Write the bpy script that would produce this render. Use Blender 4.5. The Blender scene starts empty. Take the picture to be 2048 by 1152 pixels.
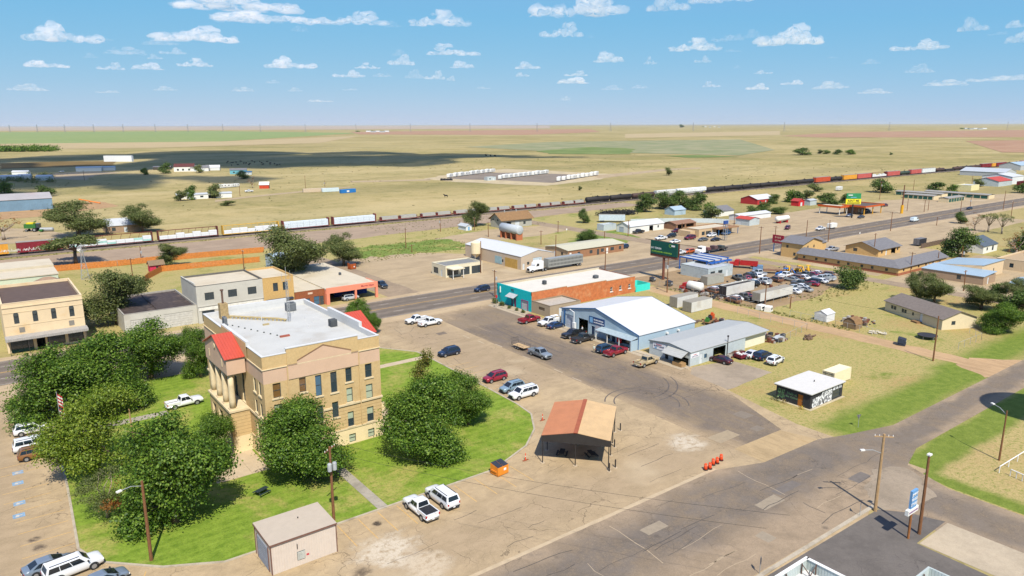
import bpy, math, random
import numpy as np
from mathutils import Vector, Matrix, noise as mnoise
R = math.radians
random.seed(7)
sc = bpy.context.scene
col = sc.collection
# ---------------------------------------------------------------- camera, sky, sun, exposure
F_PX, CAM_H, HORIZON, ROLL, YAW = 1450.0, 48.0, 249.0, math.atan2(5.5, 2048), R(37.0)
PITCH = math.atan2(576 - HORIZON, F_PX)
cam_d = bpy.data.cameras.new('camera')
cam_d.lens = F_PX / 2048 * 36; cam_d.sensor_width = 36
cam_d.clip_start = 0.5; cam_d.clip_end = 250000
cam = bpy.data.objects.new('camera', cam_d); col.objects.link(cam)
cam.matrix_world = Matrix.Translation((0, 0, CAM_H)) @ Matrix.Rotation(-YAW, 4, 'Z') @ Matrix.Rotation(math.pi/2 - PITCH, 4, 'X') @ Matrix.Rotation(-ROLL, 4, 'Z')
sc.camera = cam
SUN_EL, SUN_AZ = R(52), math.atan2(-0.36, -0.93)      # the sun stands behind the camera, slightly to its left in the town grid
world = bpy.data.worlds.new('World'); sc.world = world; world.use_nodes = True
wn = world.node_tree
sky = wn.nodes.new('ShaderNodeTexSky'); sky.sky_type = 'NISHITA'; sky.sun_disc = False
sky.sun_elevation = SUN_EL; sky.sun_rotation = SUN_AZ
sky.altitude = 1200; sky.air_density = 1.0; sky.dust_density = 0.1; sky.ozone_density = 4.0
bg = wn.nodes['Background']; bg.inputs[1].default_value = 0.095
sp_, cb_ = wn.nodes.new('ShaderNodeSeparateColor'), wn.nodes.new('ShaderNodeCombineColor'); wn.links.new(sky.outputs[0], sp_.inputs[0]); wn.links.new(cb_.outputs[0], bg.inputs[0])
for i_, (g_, k_) in enumerate(((.80, .68), (.31, 2.42), (.05, 5.55))):      # film response of the camera to the even blue of the whole sky
    a_, b_ = wn.nodes.new('ShaderNodeMath'), wn.nodes.new('ShaderNodeMath'); a_.operation = 'POWER'; b_.operation = 'MULTIPLY'; a_.inputs[1].default_value = g_; b_.inputs[1].default_value = k_
    wn.links.new(sp_.outputs[i_], a_.inputs[0]); wn.links.new(a_.outputs[0], b_.inputs[0])
    if i_ == 0: c_ = wn.nodes.new('ShaderNodeMath'); c_.operation = 'MAXIMUM'; c_.inputs[1].default_value = 1.62; wn.links.new(b_.outputs[0], c_.inputs[0]); b_ = c_
    wn.links.new(b_.outputs[0], cb_.inputs[i_])
sun_d = bpy.data.lights.new('sun', 'SUN'); sun_d.energy = 4.9; sun_d.angle = R(0.5); sun_d.color = (1.0, 0.94, 0.835)
sun = bpy.data.objects.new('sun', sun_d); col.objects.link(sun)
sdir = Vector((0.36*math.cos(SUN_EL), 0.93*math.cos(SUN_EL), -math.sin(SUN_EL)))
sun.rotation_euler = sdir.to_track_quat('-Z', 'Y').to_euler(); sun.location = (0, -60, 120)
vs = sc.view_settings
vs.view_transform = 'Standard'; vs.look = 'None'; vs.gamma = 1.0; vs.exposure = 0.45; vs.use_curve_mapping = False
sc.cycles.max_bounces = 6; sc.cycles.diffuse_bounces = 2; sc.cycles.glossy_bounces = 2; sc.cycles.transmission_bounces = 3
sc.cycles.transparent_max_bounces = 12; sc.cycles.volume_bounces = 5; sc.cycles.caustics_reflective = False; sc.cycles.caustics_refractive = False
# ---------------------------------------------------------------- pixel of the survey picture -> point of the town plan (x along the highway, y across it)
def ray(x, y):
    dx, dy = x - 1024, y - 576
    c, s = math.cos(ROLL), math.sin(ROLL); dx, dy = c*dx - s*dy, s*dx + c*dy
    fy = F_PX*math.cos(PITCH) - dy*math.sin(PITCH); fz = -F_PX*math.sin(PITCH) - dy*math.cos(PITCH)
    c, s = math.cos(YAW), math.sin(YAW)
    return c*dx + s*fy, -s*dx + c*fy, fz
def P(x, y, z=0.0):
    d = ray(x, y); t = (z - CAM_H)/d[2]
    return Vector((d[0]*t, d[1]*t, z))
def px_m(x, y):                      # metres covered by one survey pixel at a ground point
    p = P(x, y); return math.hypot(p.x, p.y)/F_PX*1.02
# ---------------------------------------------------------------- node helpers
class NT:
    def __init__(s, nt): s.nt = nt
    def n(s, t, **kw):
        nd = s.nt.nodes.new('ShaderNode'+t)
        for k, v in kw.items():
            if k.startswith('_'): setattr(nd, k[1:], v)
            else: s.set(nd, k, v)
        return nd
    def set(s, nd, k, v):
        i = nd.inputs[int(k[1:])] if (k[0] == 'i' and k[1:].isdigit()) else nd.inputs[k.replace('_', ' ')]
        if hasattr(v, 'bl_idname') and 'Socket' in v.bl_idname: s.nt.links.new(v, i)
        elif hasattr(v, 'outputs'): s.nt.links.new(v.outputs[0], i)
        else: i.default_value = v
    def m(s, op, a, b=0.0, c=None):
        nd = s.n('Math', _operation=op, i0=a, i1=b)
        if c is not None: s.set(nd, 'i2', c)
        return nd.outputs[0]
    def noise(s, vec, scale, detail=3, rough=0.55, dist=0.0):
        return s.n('TexNoise', Vector=vec, Scale=scale, Detail=detail, Roughness=rough, Distortion=dist).outputs[0]
    def ss(s, v, lo, hi):
        nd = s.n('MapRange', i0=v, i1=lo, i2=hi); nd.interpolation_type = 'SMOOTHSTEP'; return nd.outputs[0]
    def mix(s, f, a, b, mode='MIX'):
        nd = s.nt.nodes.new('ShaderNodeMix'); nd.data_type = 'RGBA'; nd.blend_type = mode
        for i, v in ((0, f), (6, a), (7, b)):
            if isinstance(v, tuple): v = (*v[:3], 1.0)
            if hasattr(v, 'bl_idname'): s.nt.links.new(v, nd.inputs[i])
            else: nd.inputs[i].default_value = v
        return nd.outputs[2]
def lin(c): c /= 255.0; return c/12.92 if c <= 0.04045 else ((c+0.055)/1.055)**2.4
def A(r, g, b, k=0.60):              # sunlit 8-bit colour -> base colour
    return (lin(r)*k, lin(g)*k, lin(b)*k)
MATS = {}
def newmat(name):
    m = bpy.data.materials.new(name); m.use_nodes = True
    t = NT(m.node_tree); b = m.node_tree.nodes['Principled BSDF']
    MATS[name] = m
    return m, t, b
def mul(c, k): return tuple(min(1.0, x*k) for x in c[:3])
def M(name, base=None, rough=0.75, var=0.14, scale=1.5, bump=0.0, metal=0.0, spec=0.3, stain=None, ribs=0.0, tint=None):
    """plain weathered surface: two noise scales of the same colour, optional stains and pressed ribs"""
    if name in MATS: return MATS[name]
    m, t, b = newmat(name)
    pos = t.n('NewGeometry').outputs[0]
    n1 = t.noise(pos, scale, 4); n2 = t.noise(pos, scale*9, 3)
    f = t.m('ADD', t.m('MULTIPLY', n1, 0.65), t.m('MULTIPLY', n2, 0.35))
    f = t.ss(f, 0.3, 0.7)
    c = t.mix(f, mul(base, 1-var), mul(base, 1+var))
    if stain: c = t.mix(t.m('MULTIPLY', t.ss(t.noise(pos, scale*0.35, 5), 0.52, 0.72), 0.7), c, stain)
    h = None
    if ribs:
        sx = t.n('SeparateXYZ', Vector=pos)
        w = t.m('FRACT', t.m('MULTIPLY', t.m('ADD', sx.outputs[0], sx.outputs[1]), 1.0/ribs))
        h = t.ss(t.m('ABSOLUTE', t.m('SUBTRACT', w, 0.5)), 0.34, 0.44)
        c = t.mix(t.m('MULTIPLY', h, 0.16), c, mul(base, 0.62))
    t.set(b, 'Base_Color', c); b.inputs['Roughness'].default_value = rough; b.inputs['Metallic'].default_value = metal
    b.inputs['Specular IOR Level'].default_value = spec
    if bump or ribs:
        hh = t.m('MULTIPLY', n2, bump) if bump else 0.0
        if h is not None: hh = t.m('SUBTRACT', hh, t.m('MULTIPLY', h, 0.035))
        bp = t.n('Bump', Height=hh, Strength=0.8, Distance=1.0); t.set(b, 'Normal', bp)
    return m
def glass_mat(name, base=(0.02, 0.03, 0.04), rough=0.08):
    if name in MATS: return MATS[name]
    m, t, b = newmat(name)
    b.inputs['Base Color'].default_value = (*base, 1); b.inputs['Roughness'].default_value = rough
    b.inputs['Specular IOR Level'].default_value = 0.7
    return m
# ---------------------------------------------------------------- mesh helpers
class MB:
    def __init__(s): s.v = []; s.f = []; s.mi = []
    def face(s, pts, m=0):
        k = len(s.v); s.v += [tuple(p) for p in pts]; s.f.append(tuple(range(k, k+len(pts)))); s.mi.append(m); return s
    def box(s, x0, x1, y0, y1, z0, z1, m=0, bottom=True):
        k = len(s.v)
        s.v += [(x0,y0,z0),(x1,y0,z0),(x1,y1,z0),(x0,y1,z0),(x0,y0,z1),(x1,y0,z1),(x1,y1,z1),(x0,y1,z1)]
        fs = [(0,1,5,4),(1,2,6,5),(2,3,7,6),(3,0,4,7),(4,5,6,7)] + ([(3,2,1,0)] if bottom else [])
        s.f += [tuple(k+i for i in f) for f in fs]; s.mi += [m]*len(fs); return s
    def prism(s, poly, z0, z1, m=0, cap=True):
        n = len(poly); k = len(s.v)
        zf = (lambda p, z: z(p) if callable(z) else z)
        s.v += [(p[0], p[1], zf(p, z0)) for p in poly] + [(p[0], p[1], zf(p, z1)) for p in poly]
        for i in range(n): s.f.append((k+i, k+(i+1) % n, k+n+(i+1) % n, k+n+i)); s.mi.append(m)
        if cap: s.f += [tuple(k+n+i for i in range(n)), tuple(k+n-1-i for i in range(n))]; s.mi += [m, m]
        return s
    def tube(s, pts, rad, n=6, m=0, cap=True):
        pts = [Vector(p) for p in pts]
        if not isinstance(rad, (list, tuple)): rad = [rad]*len(pts)
        k0 = len(s.v)
        for i, p in enumerate(pts):
            d = (pts[min(i+1, len(pts)-1)] - pts[max(i-1, 0)])
            d = d.normalized() if d.length > 1e-9 else Vector((0, 0, 1))
            a = Vector((0, 0, 1)) if abs(d.z) < 0.95 else Vector((1, 0, 0))
            u = d.cross(a).normalized(); w = d.cross(u)
            for j in range(n):
                an = 2*math.pi*j/n; s.v.append(tuple(p + u*(math.cos(an)*rad[i]) + w*(math.sin(an)*rad[i])))
        for i in range(len(pts)-1):
            for j in range(n):
                a, b = k0+i*n+j, k0+i*n+(j+1) % n
                s.f.append((a, b, b+n, a+n)); s.mi.append(m)
        if cap:
            s.f.append(tuple(k0+j for j in reversed(range(n)))); s.mi.append(m)
            e = k0+(len(pts)-1)*n; s.f.append(tuple(e+j for j in range(n))); s.mi.append(m)
        return s
    def loft(s, rings, m=0, cap=True):
        n = len(rings[0]); k0 = len(s.v)
        for r in rings: s.v += [tuple(p) for p in r]
        for i in range(len(rings)-1):
            for j in range(n):
                a, b = k0+i*n+j, k0+i*n+(j+1) % n
                s.f.append((a, b, b+n, a+n)); s.mi.append(m)
        if cap:
            s.f.append(tuple(k0+j for j in reversed(range(n)))); s.mi.append(m)
            e = k0+(len(rings)-1)*n; s.f.append(tuple(e+j for j in range(n))); s.mi.append(m)
        return s
    def mesh(s, name, mats, smooth=False):
        me = bpy.data.meshes.new(name); me.from_pydata(s.v, [], s.f)
        if not isinstance(mats, (list, tuple)): mats = [mats]
        for m in mats: me.materials.append(m)
        if len(mats) > 1: me.polygons.foreach_set('material_index', s.mi)
        if smooth: me.polygons.foreach_set('use_smooth', [True]*len(s.f))
        me.update(); return me
def obj(name, data, parent=None, loc=(0,0,0), rz=0.0):
    o = bpy.data.objects.new(name, data); col.objects.link(o)
    o.location = loc; o.rotation_euler = (0, 0, rz)
    if parent is not None: o.parent = parent
    return o
def tag(o, label, cat, group=None):
    o['label'] = label; o['category'] = cat
    if group: o['group'] = group
    return o
def thing(name, label, cat, loc=(0,0,0), rz=0.0, group=None):
    return tag(obj(name, None, None, loc, rz), label, cat, group)
def part(parent, name, mb, mats, smooth=False, stuff=False, label=None):
    o = obj(name, mb.mesh(name, mats, smooth), parent)
    if stuff: o['kind'] = 'stuff'
    if label: o['label'] = label
    return o
def struct(name, mb, mats, smooth=False, loc=(0,0,0), kind='structure'):
    o = obj(name, mb.mesh(name, mats, smooth), None, loc); o['kind'] = kind
    return o
def copy_tree(o, parent=None):
    c = o.copy(); col.objects.link(c); c.parent = parent
    for ch in o.children: copy_tree(ch, c)
    return c
ORD = ['first','second','third','fourth','fifth','sixth','seventh','eighth','ninth','tenth','eleventh','twelfth','thirteenth','fourteenth','fifteenth','sixteenth','seventeenth','eighteenth','nineteenth','twentieth']
def text_mesh(txt, size, mat, extrude=0.01, bold=True):
    cu = bpy.data.curves.new('lettering', 'FONT'); cu.body = txt; cu.size = size; cu.extrude = extrude; cu.align_x = 'CENTER'; cu.resolution_u = 1
    if bold: cu.offset = size*0.018
    o = bpy.data.objects.new('tmp', cu); col.objects.link(o)
    me = bpy.data.meshes.new_from_object(o.evaluated_get(bpy.context.evaluated_depsgraph_get()))
    bpy.data.objects.remove(o); me.materials.clear(); me.materials.append(mat)
    return me
def lettering(parent, txt, size, mat, loc, facing='-y', tilt=None):
    """flat letters standing on a wall; facing: the direction the wall looks"""
    o = obj('lettering', text_mesh(txt, size, mat), parent, loc)
    o.rotation_euler = (math.pi/2, 0, {'-y': 0, '-x': -math.pi/2, 'x': math.pi/2, 'y': math.pi}[facing])
    return o
# ================================================================ ground materials
def mask_rect(t, pos, x0, x1, y0, y1, soft, wob=None):
    sx = t.n('SeparateXYZ', Vector=pos); X, Y = sx.outputs[0], sx.outputs[1]
    if wob is not None: X = t.m('ADD', X, wob); Y = t.m('ADD', Y, wob)
    d = None
    for a in (t.m('SUBTRACT', X, x0), t.m('SUBTRACT', x1, X), t.m('SUBTRACT', Y, y0), t.m('SUBTRACT', y1, Y)):
        d = a if d is None else t.m('MINIMUM', d, a)
    return t.ss(d, -soft, soft)
def stretched(t, pos, sx, sy):
    return t.n('Mapping', Vector=pos, Scale=(sx, sy, 1.0)).outputs[0]
def pasture_mat():
    m, t, b = newmat('pasture')
    pos = t.n('NewGeometry').outputs[0]
    n0 = t.noise(pos, 0.0016, 4, 0.6); n1 = t.noise(pos, 0.009, 5, 0.62, 0.6); n2 = t.noise(pos, 0.08, 4, 0.65); n3 = t.noise(pos, 0.7, 3, 0.7)
    c = t.mix(t.ss(n1, 0.36, 0.66), A(203,182,126), A(172,160,102))
    c = t.mix(t.m('MULTIPLY', t.ss(n0, 0.46, 0.62), 0.65), c, A(216,195,142))
    c = t.mix(t.m('MULTIPLY', t.ss(n2, 0.47, 0.68), 0.55), c, A(146,141,82))
    c = t.mix(t.m('MULTIPLY', t.ss(n3, 0.50, 0.70), 0.55), c, A(118,110,66))
    st = t.noise(t.n('Mapping', Vector=pos, Scale=(.0022,.011,1), Rotation=(0,0,R(-28))).outputs[0], 1.0, 5, .6)
    c = t.mix(t.m('MULTIPLY', t.ss(st, .50, .66), .5), c, A(152,142,94)); c = t.mix(t.m('MULTIPLY', t.ss(st, .44, .32), .45), c, A(222,200,150))
    # scattered bunch grass and weeds
    v = t.n('TexVoronoi', Vector=pos, Scale=0.22); v.feature = 'F1'
    dots = t.m('MULTIPLY', t.ss(v.outputs[0], 0.26, 0.16), t.ss(n1, 0.48, 0.6))
    c = t.mix(t.m('MULTIPLY', dots, 0.6), c, A(98,99,56))
    t.set(b, 'Base_Color', c); b.inputs['Roughness'].default_value = 0.95; b.inputs['Specular IOR Level'].default_value = 0.1
    return m
def field_mat(name, c1, c2, sx=0.004, sy=0.06, rot=0.0):
    m, t, b = newmat(name); pos = t.n('NewGeometry').outputs[0]
    mp = t.n('Mapping', Vector=pos, Scale=(sx, sy, 1), Rotation=(0, 0, rot)).outputs[0]
    f = t.m('ADD', t.m('MULTIPLY', t.noise(mp, 1.0, 4), 0.6), t.m('MULTIPLY', t.noise(pos, 0.02, 4), 0.4))
    t.set(b, 'Base_Color', t.mix(t.ss(f, 0.36, 0.64), c1, c2)); b.inputs['Roughness'].default_value = 0.95
    b.inputs['Specular IOR Level'].default_value = 0.1
    return m
def grass_mat(name, c1, c2, dry, dryness=0.5, dirt=None, dirtiness=0.6, mow=0.0, greens=()):
    m, t, b = newmat(name); pos = t.n('NewGeometry').outputs[0]
    n1 = t.noise(pos, 0.09, 6, 0.72, 0.4); n2 = t.noise(pos, 0.6, 6, 0.75); n3 = t.noise(pos, 4.0, 4, 0.75); n4 = t.noise(pos, 0.03, 4); n5 = t.noise(pos, 1.5, 6, 0.8)
    c = t.mix(t.ss(n2, 0.3, 0.7), c1, c2)
    if mow:
        sx = t.n('SeparateXYZ', Vector=pos)
        w = t.m('SINE', t.m('MULTIPLY', sx.outputs[1], 2*math.pi/mow)); c = t.mix(t.m('MULTIPLY', t.ss(w, -0.5, 0.5), 0.22), c, mul(c2, 1.25))
    d = t.ss(n1, 0.62-dryness*0.3, 0.80-dryness*0.3)
    for (x0, x1, y0, y1, s) in greens:
        k = mask_rect(t, pos, x0, x1, y0, y1, s, t.m('MULTIPLY', t.m('SUBTRACT', n1, 0.5), 4.0)); d = t.m('MULTIPLY', d, t.m('SUBTRACT', 1.0, k))
    d = t.m('MULTIPLY', d, t.ss(n5, 0.68, 0.46))
    c = t.mix(t.m('MULTIPLY', d, 0.95), c, dry)
    if dirt:
        dd = t.m('MULTIPLY', t.ss(n4, 0.5, 0.62), t.ss(n2, 0.35, 0.6))
        for (x0, x1, y0, y1, s) in greens:
            k = mask_rect(t, pos, x0, x1, y0, y1, s); dd = t.m('MULTIPLY', dd, t.m('SUBTRACT', 1.0, k))
        c = t.mix(t.m('MULTIPLY', dd, dirtiness), c, dirt)
    c = t.mix(t.m('MULTIPLY', t.ss(n3, 0.42, 0.68), 0.42), c, mul(c1, 0.5))
    t.set(b, 'Base_Color', c); b.inputs['Roughness'].default_value = 0.95; b.inputs['Specular IOR Level'].default_value = 0.1
    t.set(b, 'Normal', t.n('Bump', Height=t.m('ADD', n3, n2), Strength=0.5, Distance=0.12))
    return m
def paving_mat(name, base, dark, rects=(), crack=0.5, streak=(0.15, 0.9), spots=(), pale=None):
    """old pavement: tyre-worn darker lanes (rects), cracks, blotches, patched and dusty spots"""
    m, t, b = newmat(name); pos = t.n('NewGeometry').outputs[0]
    n1 = t.noise(pos, 0.12, 5, 0.6, 0.3); n2 = t.noise(pos, 1.1, 4, 0.65); n3 = t.noise(pos, 7.0, 3, 0.7)
    st = t.noise(stretched(t, pos, *streak), 1.0, 5, 0.65)
    f = t.m('ADD', t.m('MULTIPLY', st, 0.45), t.m('ADD', t.m('MULTIPLY', n1, 0.35), t.m('MULTIPLY', n2, 0.2)))
    c = t.mix(t.ss(f, 0.34, 0.66), mul(base, 0.74), mul(base, 1.13))
    wob = t.m('MULTIPLY', t.m('SUBTRACT', n1, 0.5), 7.0); lane = None
    for (x0, x1, y0, y1, s, k) in rects:
        r = t.m('MULTIPLY', mask_rect(t, pos, x0, x1, y0, y1, s, wob), k); lane = r if lane is None else t.m('MAXIMUM', lane, r)
    if lane is not None:
        lane = t.m('MULTIPLY', lane, t.ss(t.m('ADD', f, t.m('MULTIPLY', t.m('SUBTRACT', n3, 0.5), 0.25)), 0.30, 0.56))
        c = t.mix(lane, c, t.mix(t.ss(st, 0.3, 0.7), mul(dark, 0.8), mul(dark, 1.25)))
    c = t.mix(t.m('MULTIPLY', t.ss(t.m('ADD', t.m('MULTIPLY', n1, 0.5), t.m('MULTIPLY', st, 0.5)), 0.55, 0.70), 0.55), c, dark)
    if pale: c = t.mix(t.m('MULTIPLY', t.ss(t.noise(pos, 0.05, 3), 0.58, 0.70), 0.6), c, pale)
    for (x, y, r, cc) in spots:
        dd = t.n('VectorMath', _operation='DISTANCE', i0=pos, i1=(x, y, 0.0)).outputs['Value']
        c = t.mix(t.m('MULTIPLY', t.ss(t.m('ADD', dd, t.m('MULTIPLY', t.m('SUBTRACT', st, .5), r*1.6)), r, r*.3), t.ss(n2, .3, .55)), c, cc)
    # cracks, a coarse and a fine net
    wp = t.n('VectorMath', _operation='ADD', i0=pos, i1=t.n('VectorMath', _operation='SCALE', i0=t.n('TexNoise', Vector=pos, Scale=0.4, Detail=3).outputs[1], Scale=3.0).outputs[0]).outputs[0]
    for sc_, w, k in ((0.16, 0.006, 0.85), (0.55, 0.010, 0.55)):
        v = t.n('TexVoronoi', Vector=wp, Scale=sc_); v.feature = 'DISTANCE_TO_EDGE'
        cr = t.m('MULTIPLY', t.ss(v.outputs[0], w*1.6, w*0.4), t.ss(t.noise(pos, 0.09, 3), 0.42, 0.6))
        c = t.mix(t.m('MULTIPLY', cr, crack*k), c, mul(dark, 0.45))
    # oil drips
    v = t.n('TexVoronoi', Vector=pos, Scale=0.23); v.feature = 'F1'
    c = t.mix(t.m('MULTIPLY', t.m('MULTIPLY', t.ss(v.outputs[0], 0.13, 0.03), t.ss(n1, 0.5, 0.62)), 0.55), c, mul(dark, 0.5))
    c = t.mix(t.m('MULTIPLY', t.ss(n3, 0.40, 0.72), 0.30), c, mul(dark, 0.9)); c = t.mix(t.m('MULTIPLY', t.ss(t.noise(pos, 2.6, 5, .8), 0.50, 0.30), 0.25), c, mul(base, 1.25))
    t.set(b, 'Base_Color', c); b.inputs['Roughness'].default_value = 0.9; b.inputs['Specular IOR Level'].default_value = 0.2
    t.set(b, 'Normal', t.n('Bump', Height=t.m('ADD', n3, n2), Strength=0.25, Distance=0.04))
    return m
TAN, ASPH, ASPH2 = A(204,178,141), A(127,116,107), A(104,97,92)
CONC, KERB = A(214,196,168), A(206,192,168)
def ngon(name, pts, z, mat, jit=0.0, step=2.5, parent=None, kind='structure'):
    out = []
    n = len(pts)
    for i in range(n):
        a, b = Vector(pts[i][:2]), Vector(pts[(i+1) % n][:2]); k = max(1, int((b-a).length/step)) if jit else 1
        nr = Vector((-(b-a).y, (b-a).x)).normalized()
        for j in range(k):
            p = a.lerp(b, j/k)
            if jit: p = p + nr*(mnoise.noise(Vector((p.x*0.35, p.y*0.35, z*50)))*jit + random.uniform(-.25, .25)*jit)
            out.append((p.x, p.y, z))
    mb = MB(); mb.face(out)
    o = obj(name, mb.mesh(name, mat), parent)
    if parent is None or kind == 'stuff': o['kind'] = kind
    return o
def rect(x0, x1, y0, y1): return [(x0, y0), (x1, y0), (x1, y1), (x0, y1)]
def pxs(*pts): return [tuple(P(*p)[:2]) for p in pts]
# ================================================================ the ground and what lies on it
g = MB(); S = 90000.0
g.face([(-S, -S, 0), (S, -S, 0), (S, S, 0), (-S, S, 0)]); struct('ground', g, pasture_mat())
mg = field_mat('green_crop', A(142,165,100), A(168,178,116)); mp_ = field_mat('ploughed', A(184,143,113), A(200,162,130)); ms = field_mat('stubble', A(214,190,148), A(196,176,130))
mgr = field_mat('grey_weeds', A(176,171,132), A(150,156,112), 0.02, 0.02); mgp = field_mat('playa_green', A(120,141,76), A(150,160,100), 0.02, 0.02); mdk = field_mat('brown_corn', A(126,104,62), A(150,124,78), 0.05, 0.3)
mfar = field_mat('far_stubble', A(206,184,160), A(190,172,146))
ngon('field', pxs((-300,266),(420,262),(720,266),(440,283),(-300,291)), 0.30, mg)
ngon('field', pxs((-300,291),(440,283),(720,272),(640,286),(300,296),(-300,302)), 0.32, ms)
ngon('field', pxs((700,264),(1180,258),(1200,264),(1050,270),(720,269)), 0.34, mp_)
ngon('field', pxs((1560,272),(1700,264),(2400,256),(2400,274),(1640,275)), 0.30, mp_)
ngon('field', pxs((1930,282),(2400,276),(2400,306),(2004,305)), 0.31, mp_)
ngon('field', pxs((930,294),(1100,284),(1480,279),(1550,300),(1480,311),(1100,303)), 0.28, mgr)
ngon('field', pxs((1075,302),(1180,294),(1270,298),(1262,309),(1100,308)), 0.33, mgp, 14, 20)
ngon('field', pxs((1330,312),(1400,310),(1480,314),(1380,316)), 0.33, mgp)
ngon('field', pxs((0,327),(120,323),(232,322),(225,331),(0,338)), 0.12, mdk, 4, 10)
ngon('field', pxs((-300,254.5),(500,252.5),(1100,251.5),(1100,257),(500,260),(-300,263)), 0.6, mfar)
ngon('field', pxs((1250,268),(1560,262),(1560,270),(1250,276)), 0.3, ms)
mdirt = paving_mat('lot_dirt', A(207,183,146), A(160,137,105), (), 0.15, (0.05, 0.25), pale=A(224,203,168))
mdirt2 = paving_mat('red_dirt', A(205,166,120), A(170,130,92), (), 0.0, (0.3, 0.3))
mballast = M('ballast', A(150,135,122), var=0.25, scale=1.2)
mlotgrey = paving_mat('camp_gravel', A(160,146,130), A(130,118,106), (), 0.1, (0.05, 0.05))
# farmyards and camp ground beyond the railway
ngon('farmyard', pxs((72,352),(110,346),(190,343),(245,345),(185,352),(175,361),(95,357)), 0.06, mdirt, 3, 8)
ngon('farmyard', pxs((0,412),(100,408),(200,402),(240,412),(90,432),(0,440)), 0.05, mdirt2, 2, 5)
ngon('farmyard', pxs((0,455),(60,458),(135,468),(150,476),(0,490)), 0.05, mdirt, 1.5, 4)
ngon('camp_margin', pxs((845,358),(935,343),(1010,338),(1110,342),(1240,349),(1190,360),(1090,372),(1000,368),(900,363)), 0.05, paving_mat('camp_margin', A(222,202,162), A(196,170,128), (), 0.0, (0.1, 0.1)), 4, 8)
ngon('camp_ground', pxs((893,357),(950,345),(1060,346),(1140,349),(1185,352),(1105,366),(1010,361),(930,359)), 0.08, mlotgrey, 1, 8)
ngon('dirt_track', pxs((700,362),(800,360),(860,358),(860,361),(800,362.5),(700,365)), 0.05, mdirt, 1, 10)
ngon('dirt_track', pxs((1180,352),(1330,338),(1400,335),(1402,337),(1335,341),(1200,357)), 0.06, mdirt, 1.5, 10)
ngon('dirt_track', pxs((430,400),(500,392),(700,373),(700,375),(500,395),(430,404)), 0.05, mdirt, 1, 10)
# railway bed
ngon('service_road', [(-120,284),(40,285),(100,286),(170,292),(330,306),(330,322),(-120,322)], 0.03, paving_mat('service_dirt', A(190,166,140), A(160,136,110), (), 0.0, (0.03, 0.4)), 2, 6)
rb = MB()
for x0 in range(-200, 1800, 100):
    rb.prism([(x0, 326.0), (x0+100, 326.0), (x0+100, 334.0), (x0, 334.0)], 0.02, 0.30)
struct('railway_bed', rb, mballast)
# town: grass, dirt, paving
mgrs = grass_mat('vacant_grass', A(118,140,54), A(152,166,74), A(210,188,126), 1.15, A(206,166,116), 0.75,
                 greens=((106,156,50.5,58.5,2.0),(100,400,38.5,44.5,1.2),(150,230,52,60,2.5)))
mback = grass_mat('back_grass', A(140,150,72), A(174,172,98), A(208,188,128), 0.95, A(200,170,122), 0.4)
mpark = grass_mat('park_grass', A(122,140,56), A(150,164,74), A(216,190,132), 1.35, A(210,176,126), 0.6, greens=((99,300,39,44.5,1.0),(99,104,24,44,1.0)))
ngon('town_grass', [(98,-40),(330,-40),(330,160),(113,160),(113,104),(104,76),(100,58)], 0.008, mgrs)
ngon('back_yards', [(-60,187),(112,187),(112,212),(104,284),(-60,286)], 0.008, mback)
ngon('weedy_lot', [(98,232),(150,226),(230,232),(300,262),(330,300),(98,292)], 0.010, mback, 2)
ngon('commercial_lot', [(100,179),(232,179),(232,212),(205,214),(170,226),(150,228),(138,240),(128,252),(106,248),(98,216)], 0.014, mdirt, 1.2, 4)
ngon('commercial_lot', [(226,180),(600,180),(600,192),(470,228),(430,222),(400,230),(330,226),(300,232),(280,236),(226,226)], 0.014, mdirt, 1.0, 4)
ngon('dirt_yard', [(150,250),(200,246),(226,252),(226,270),(196,276),(160,268)], 0.016, mdirt, 2, 4)
ngon('motel_lot', [(232,112),(300,112),(300,130),(430,134),(430,160),(232,160)], 0.014, mdirt, 0.6, 4)
ngon('salvage_yard', [(164,108),(190,108),(221,116),(221,159),(164,159)], 0.014, paving_mat('salvage_dirt', A(184,156,118), A(140,118,92), (), 0.0, (0.3, 0.3)), 1.0, 3)
ngon('building_yard', [(226,62),(300,62),(300,108),(226,108)], 0.014, mdirt, 0.6, 4)
ngon('park', [(100.5,-60),(330,-60),(330,44),(103,44),(101,36)], 0.012, mpark)
ngon('weed_patch', [(112,244),(150,238),(162,244),(164,264),(124,268),(110,260)], 0.020, grass_mat('weeds', A(112,140,60), A(150,168,84), A(196,182,110), 0.5), 4, 3)
ngon('weed_patch', [(196,214),(214,208),(232,216),(240,236),(226,240),(200,226)], 0.021, MATS['weeds'], 2, 3)
ngon('concrete_slab', [(60,264.5),(72,264),(72,271),(60,271.5)], 0.06, M('old_concrete', A(222,212,190), scale=0.8))
mroad = paving_mat('highway_asphalt', A(150,136,120), A(116,106,96), ((-200,2000,163.6,165.6,.6,.8),(-200,2000,167.4,169.2,.6,.7),(-200,2000,172.4,174.2,.6,.7),(-200,2000,176,178,.6,.8)), 0.3, (0.03, 1.2))
hw = ngon('highway', rect(-300, 6000, 162, 179.4), 0.030, mroad)
msh = paving_mat('road_shoulder', A(216,190,152), A(180,154,120), (), 0.3, (0.05, 0.6))
ngon('road_shoulder', rect(-300, 3000, 157.6, 161.95), 0.024, msh, 0.35, 5)
ngon('road_shoulder', rect(-300, 3000, 179.45, 182.2), 0.024, msh, 0.3, 5)
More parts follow.
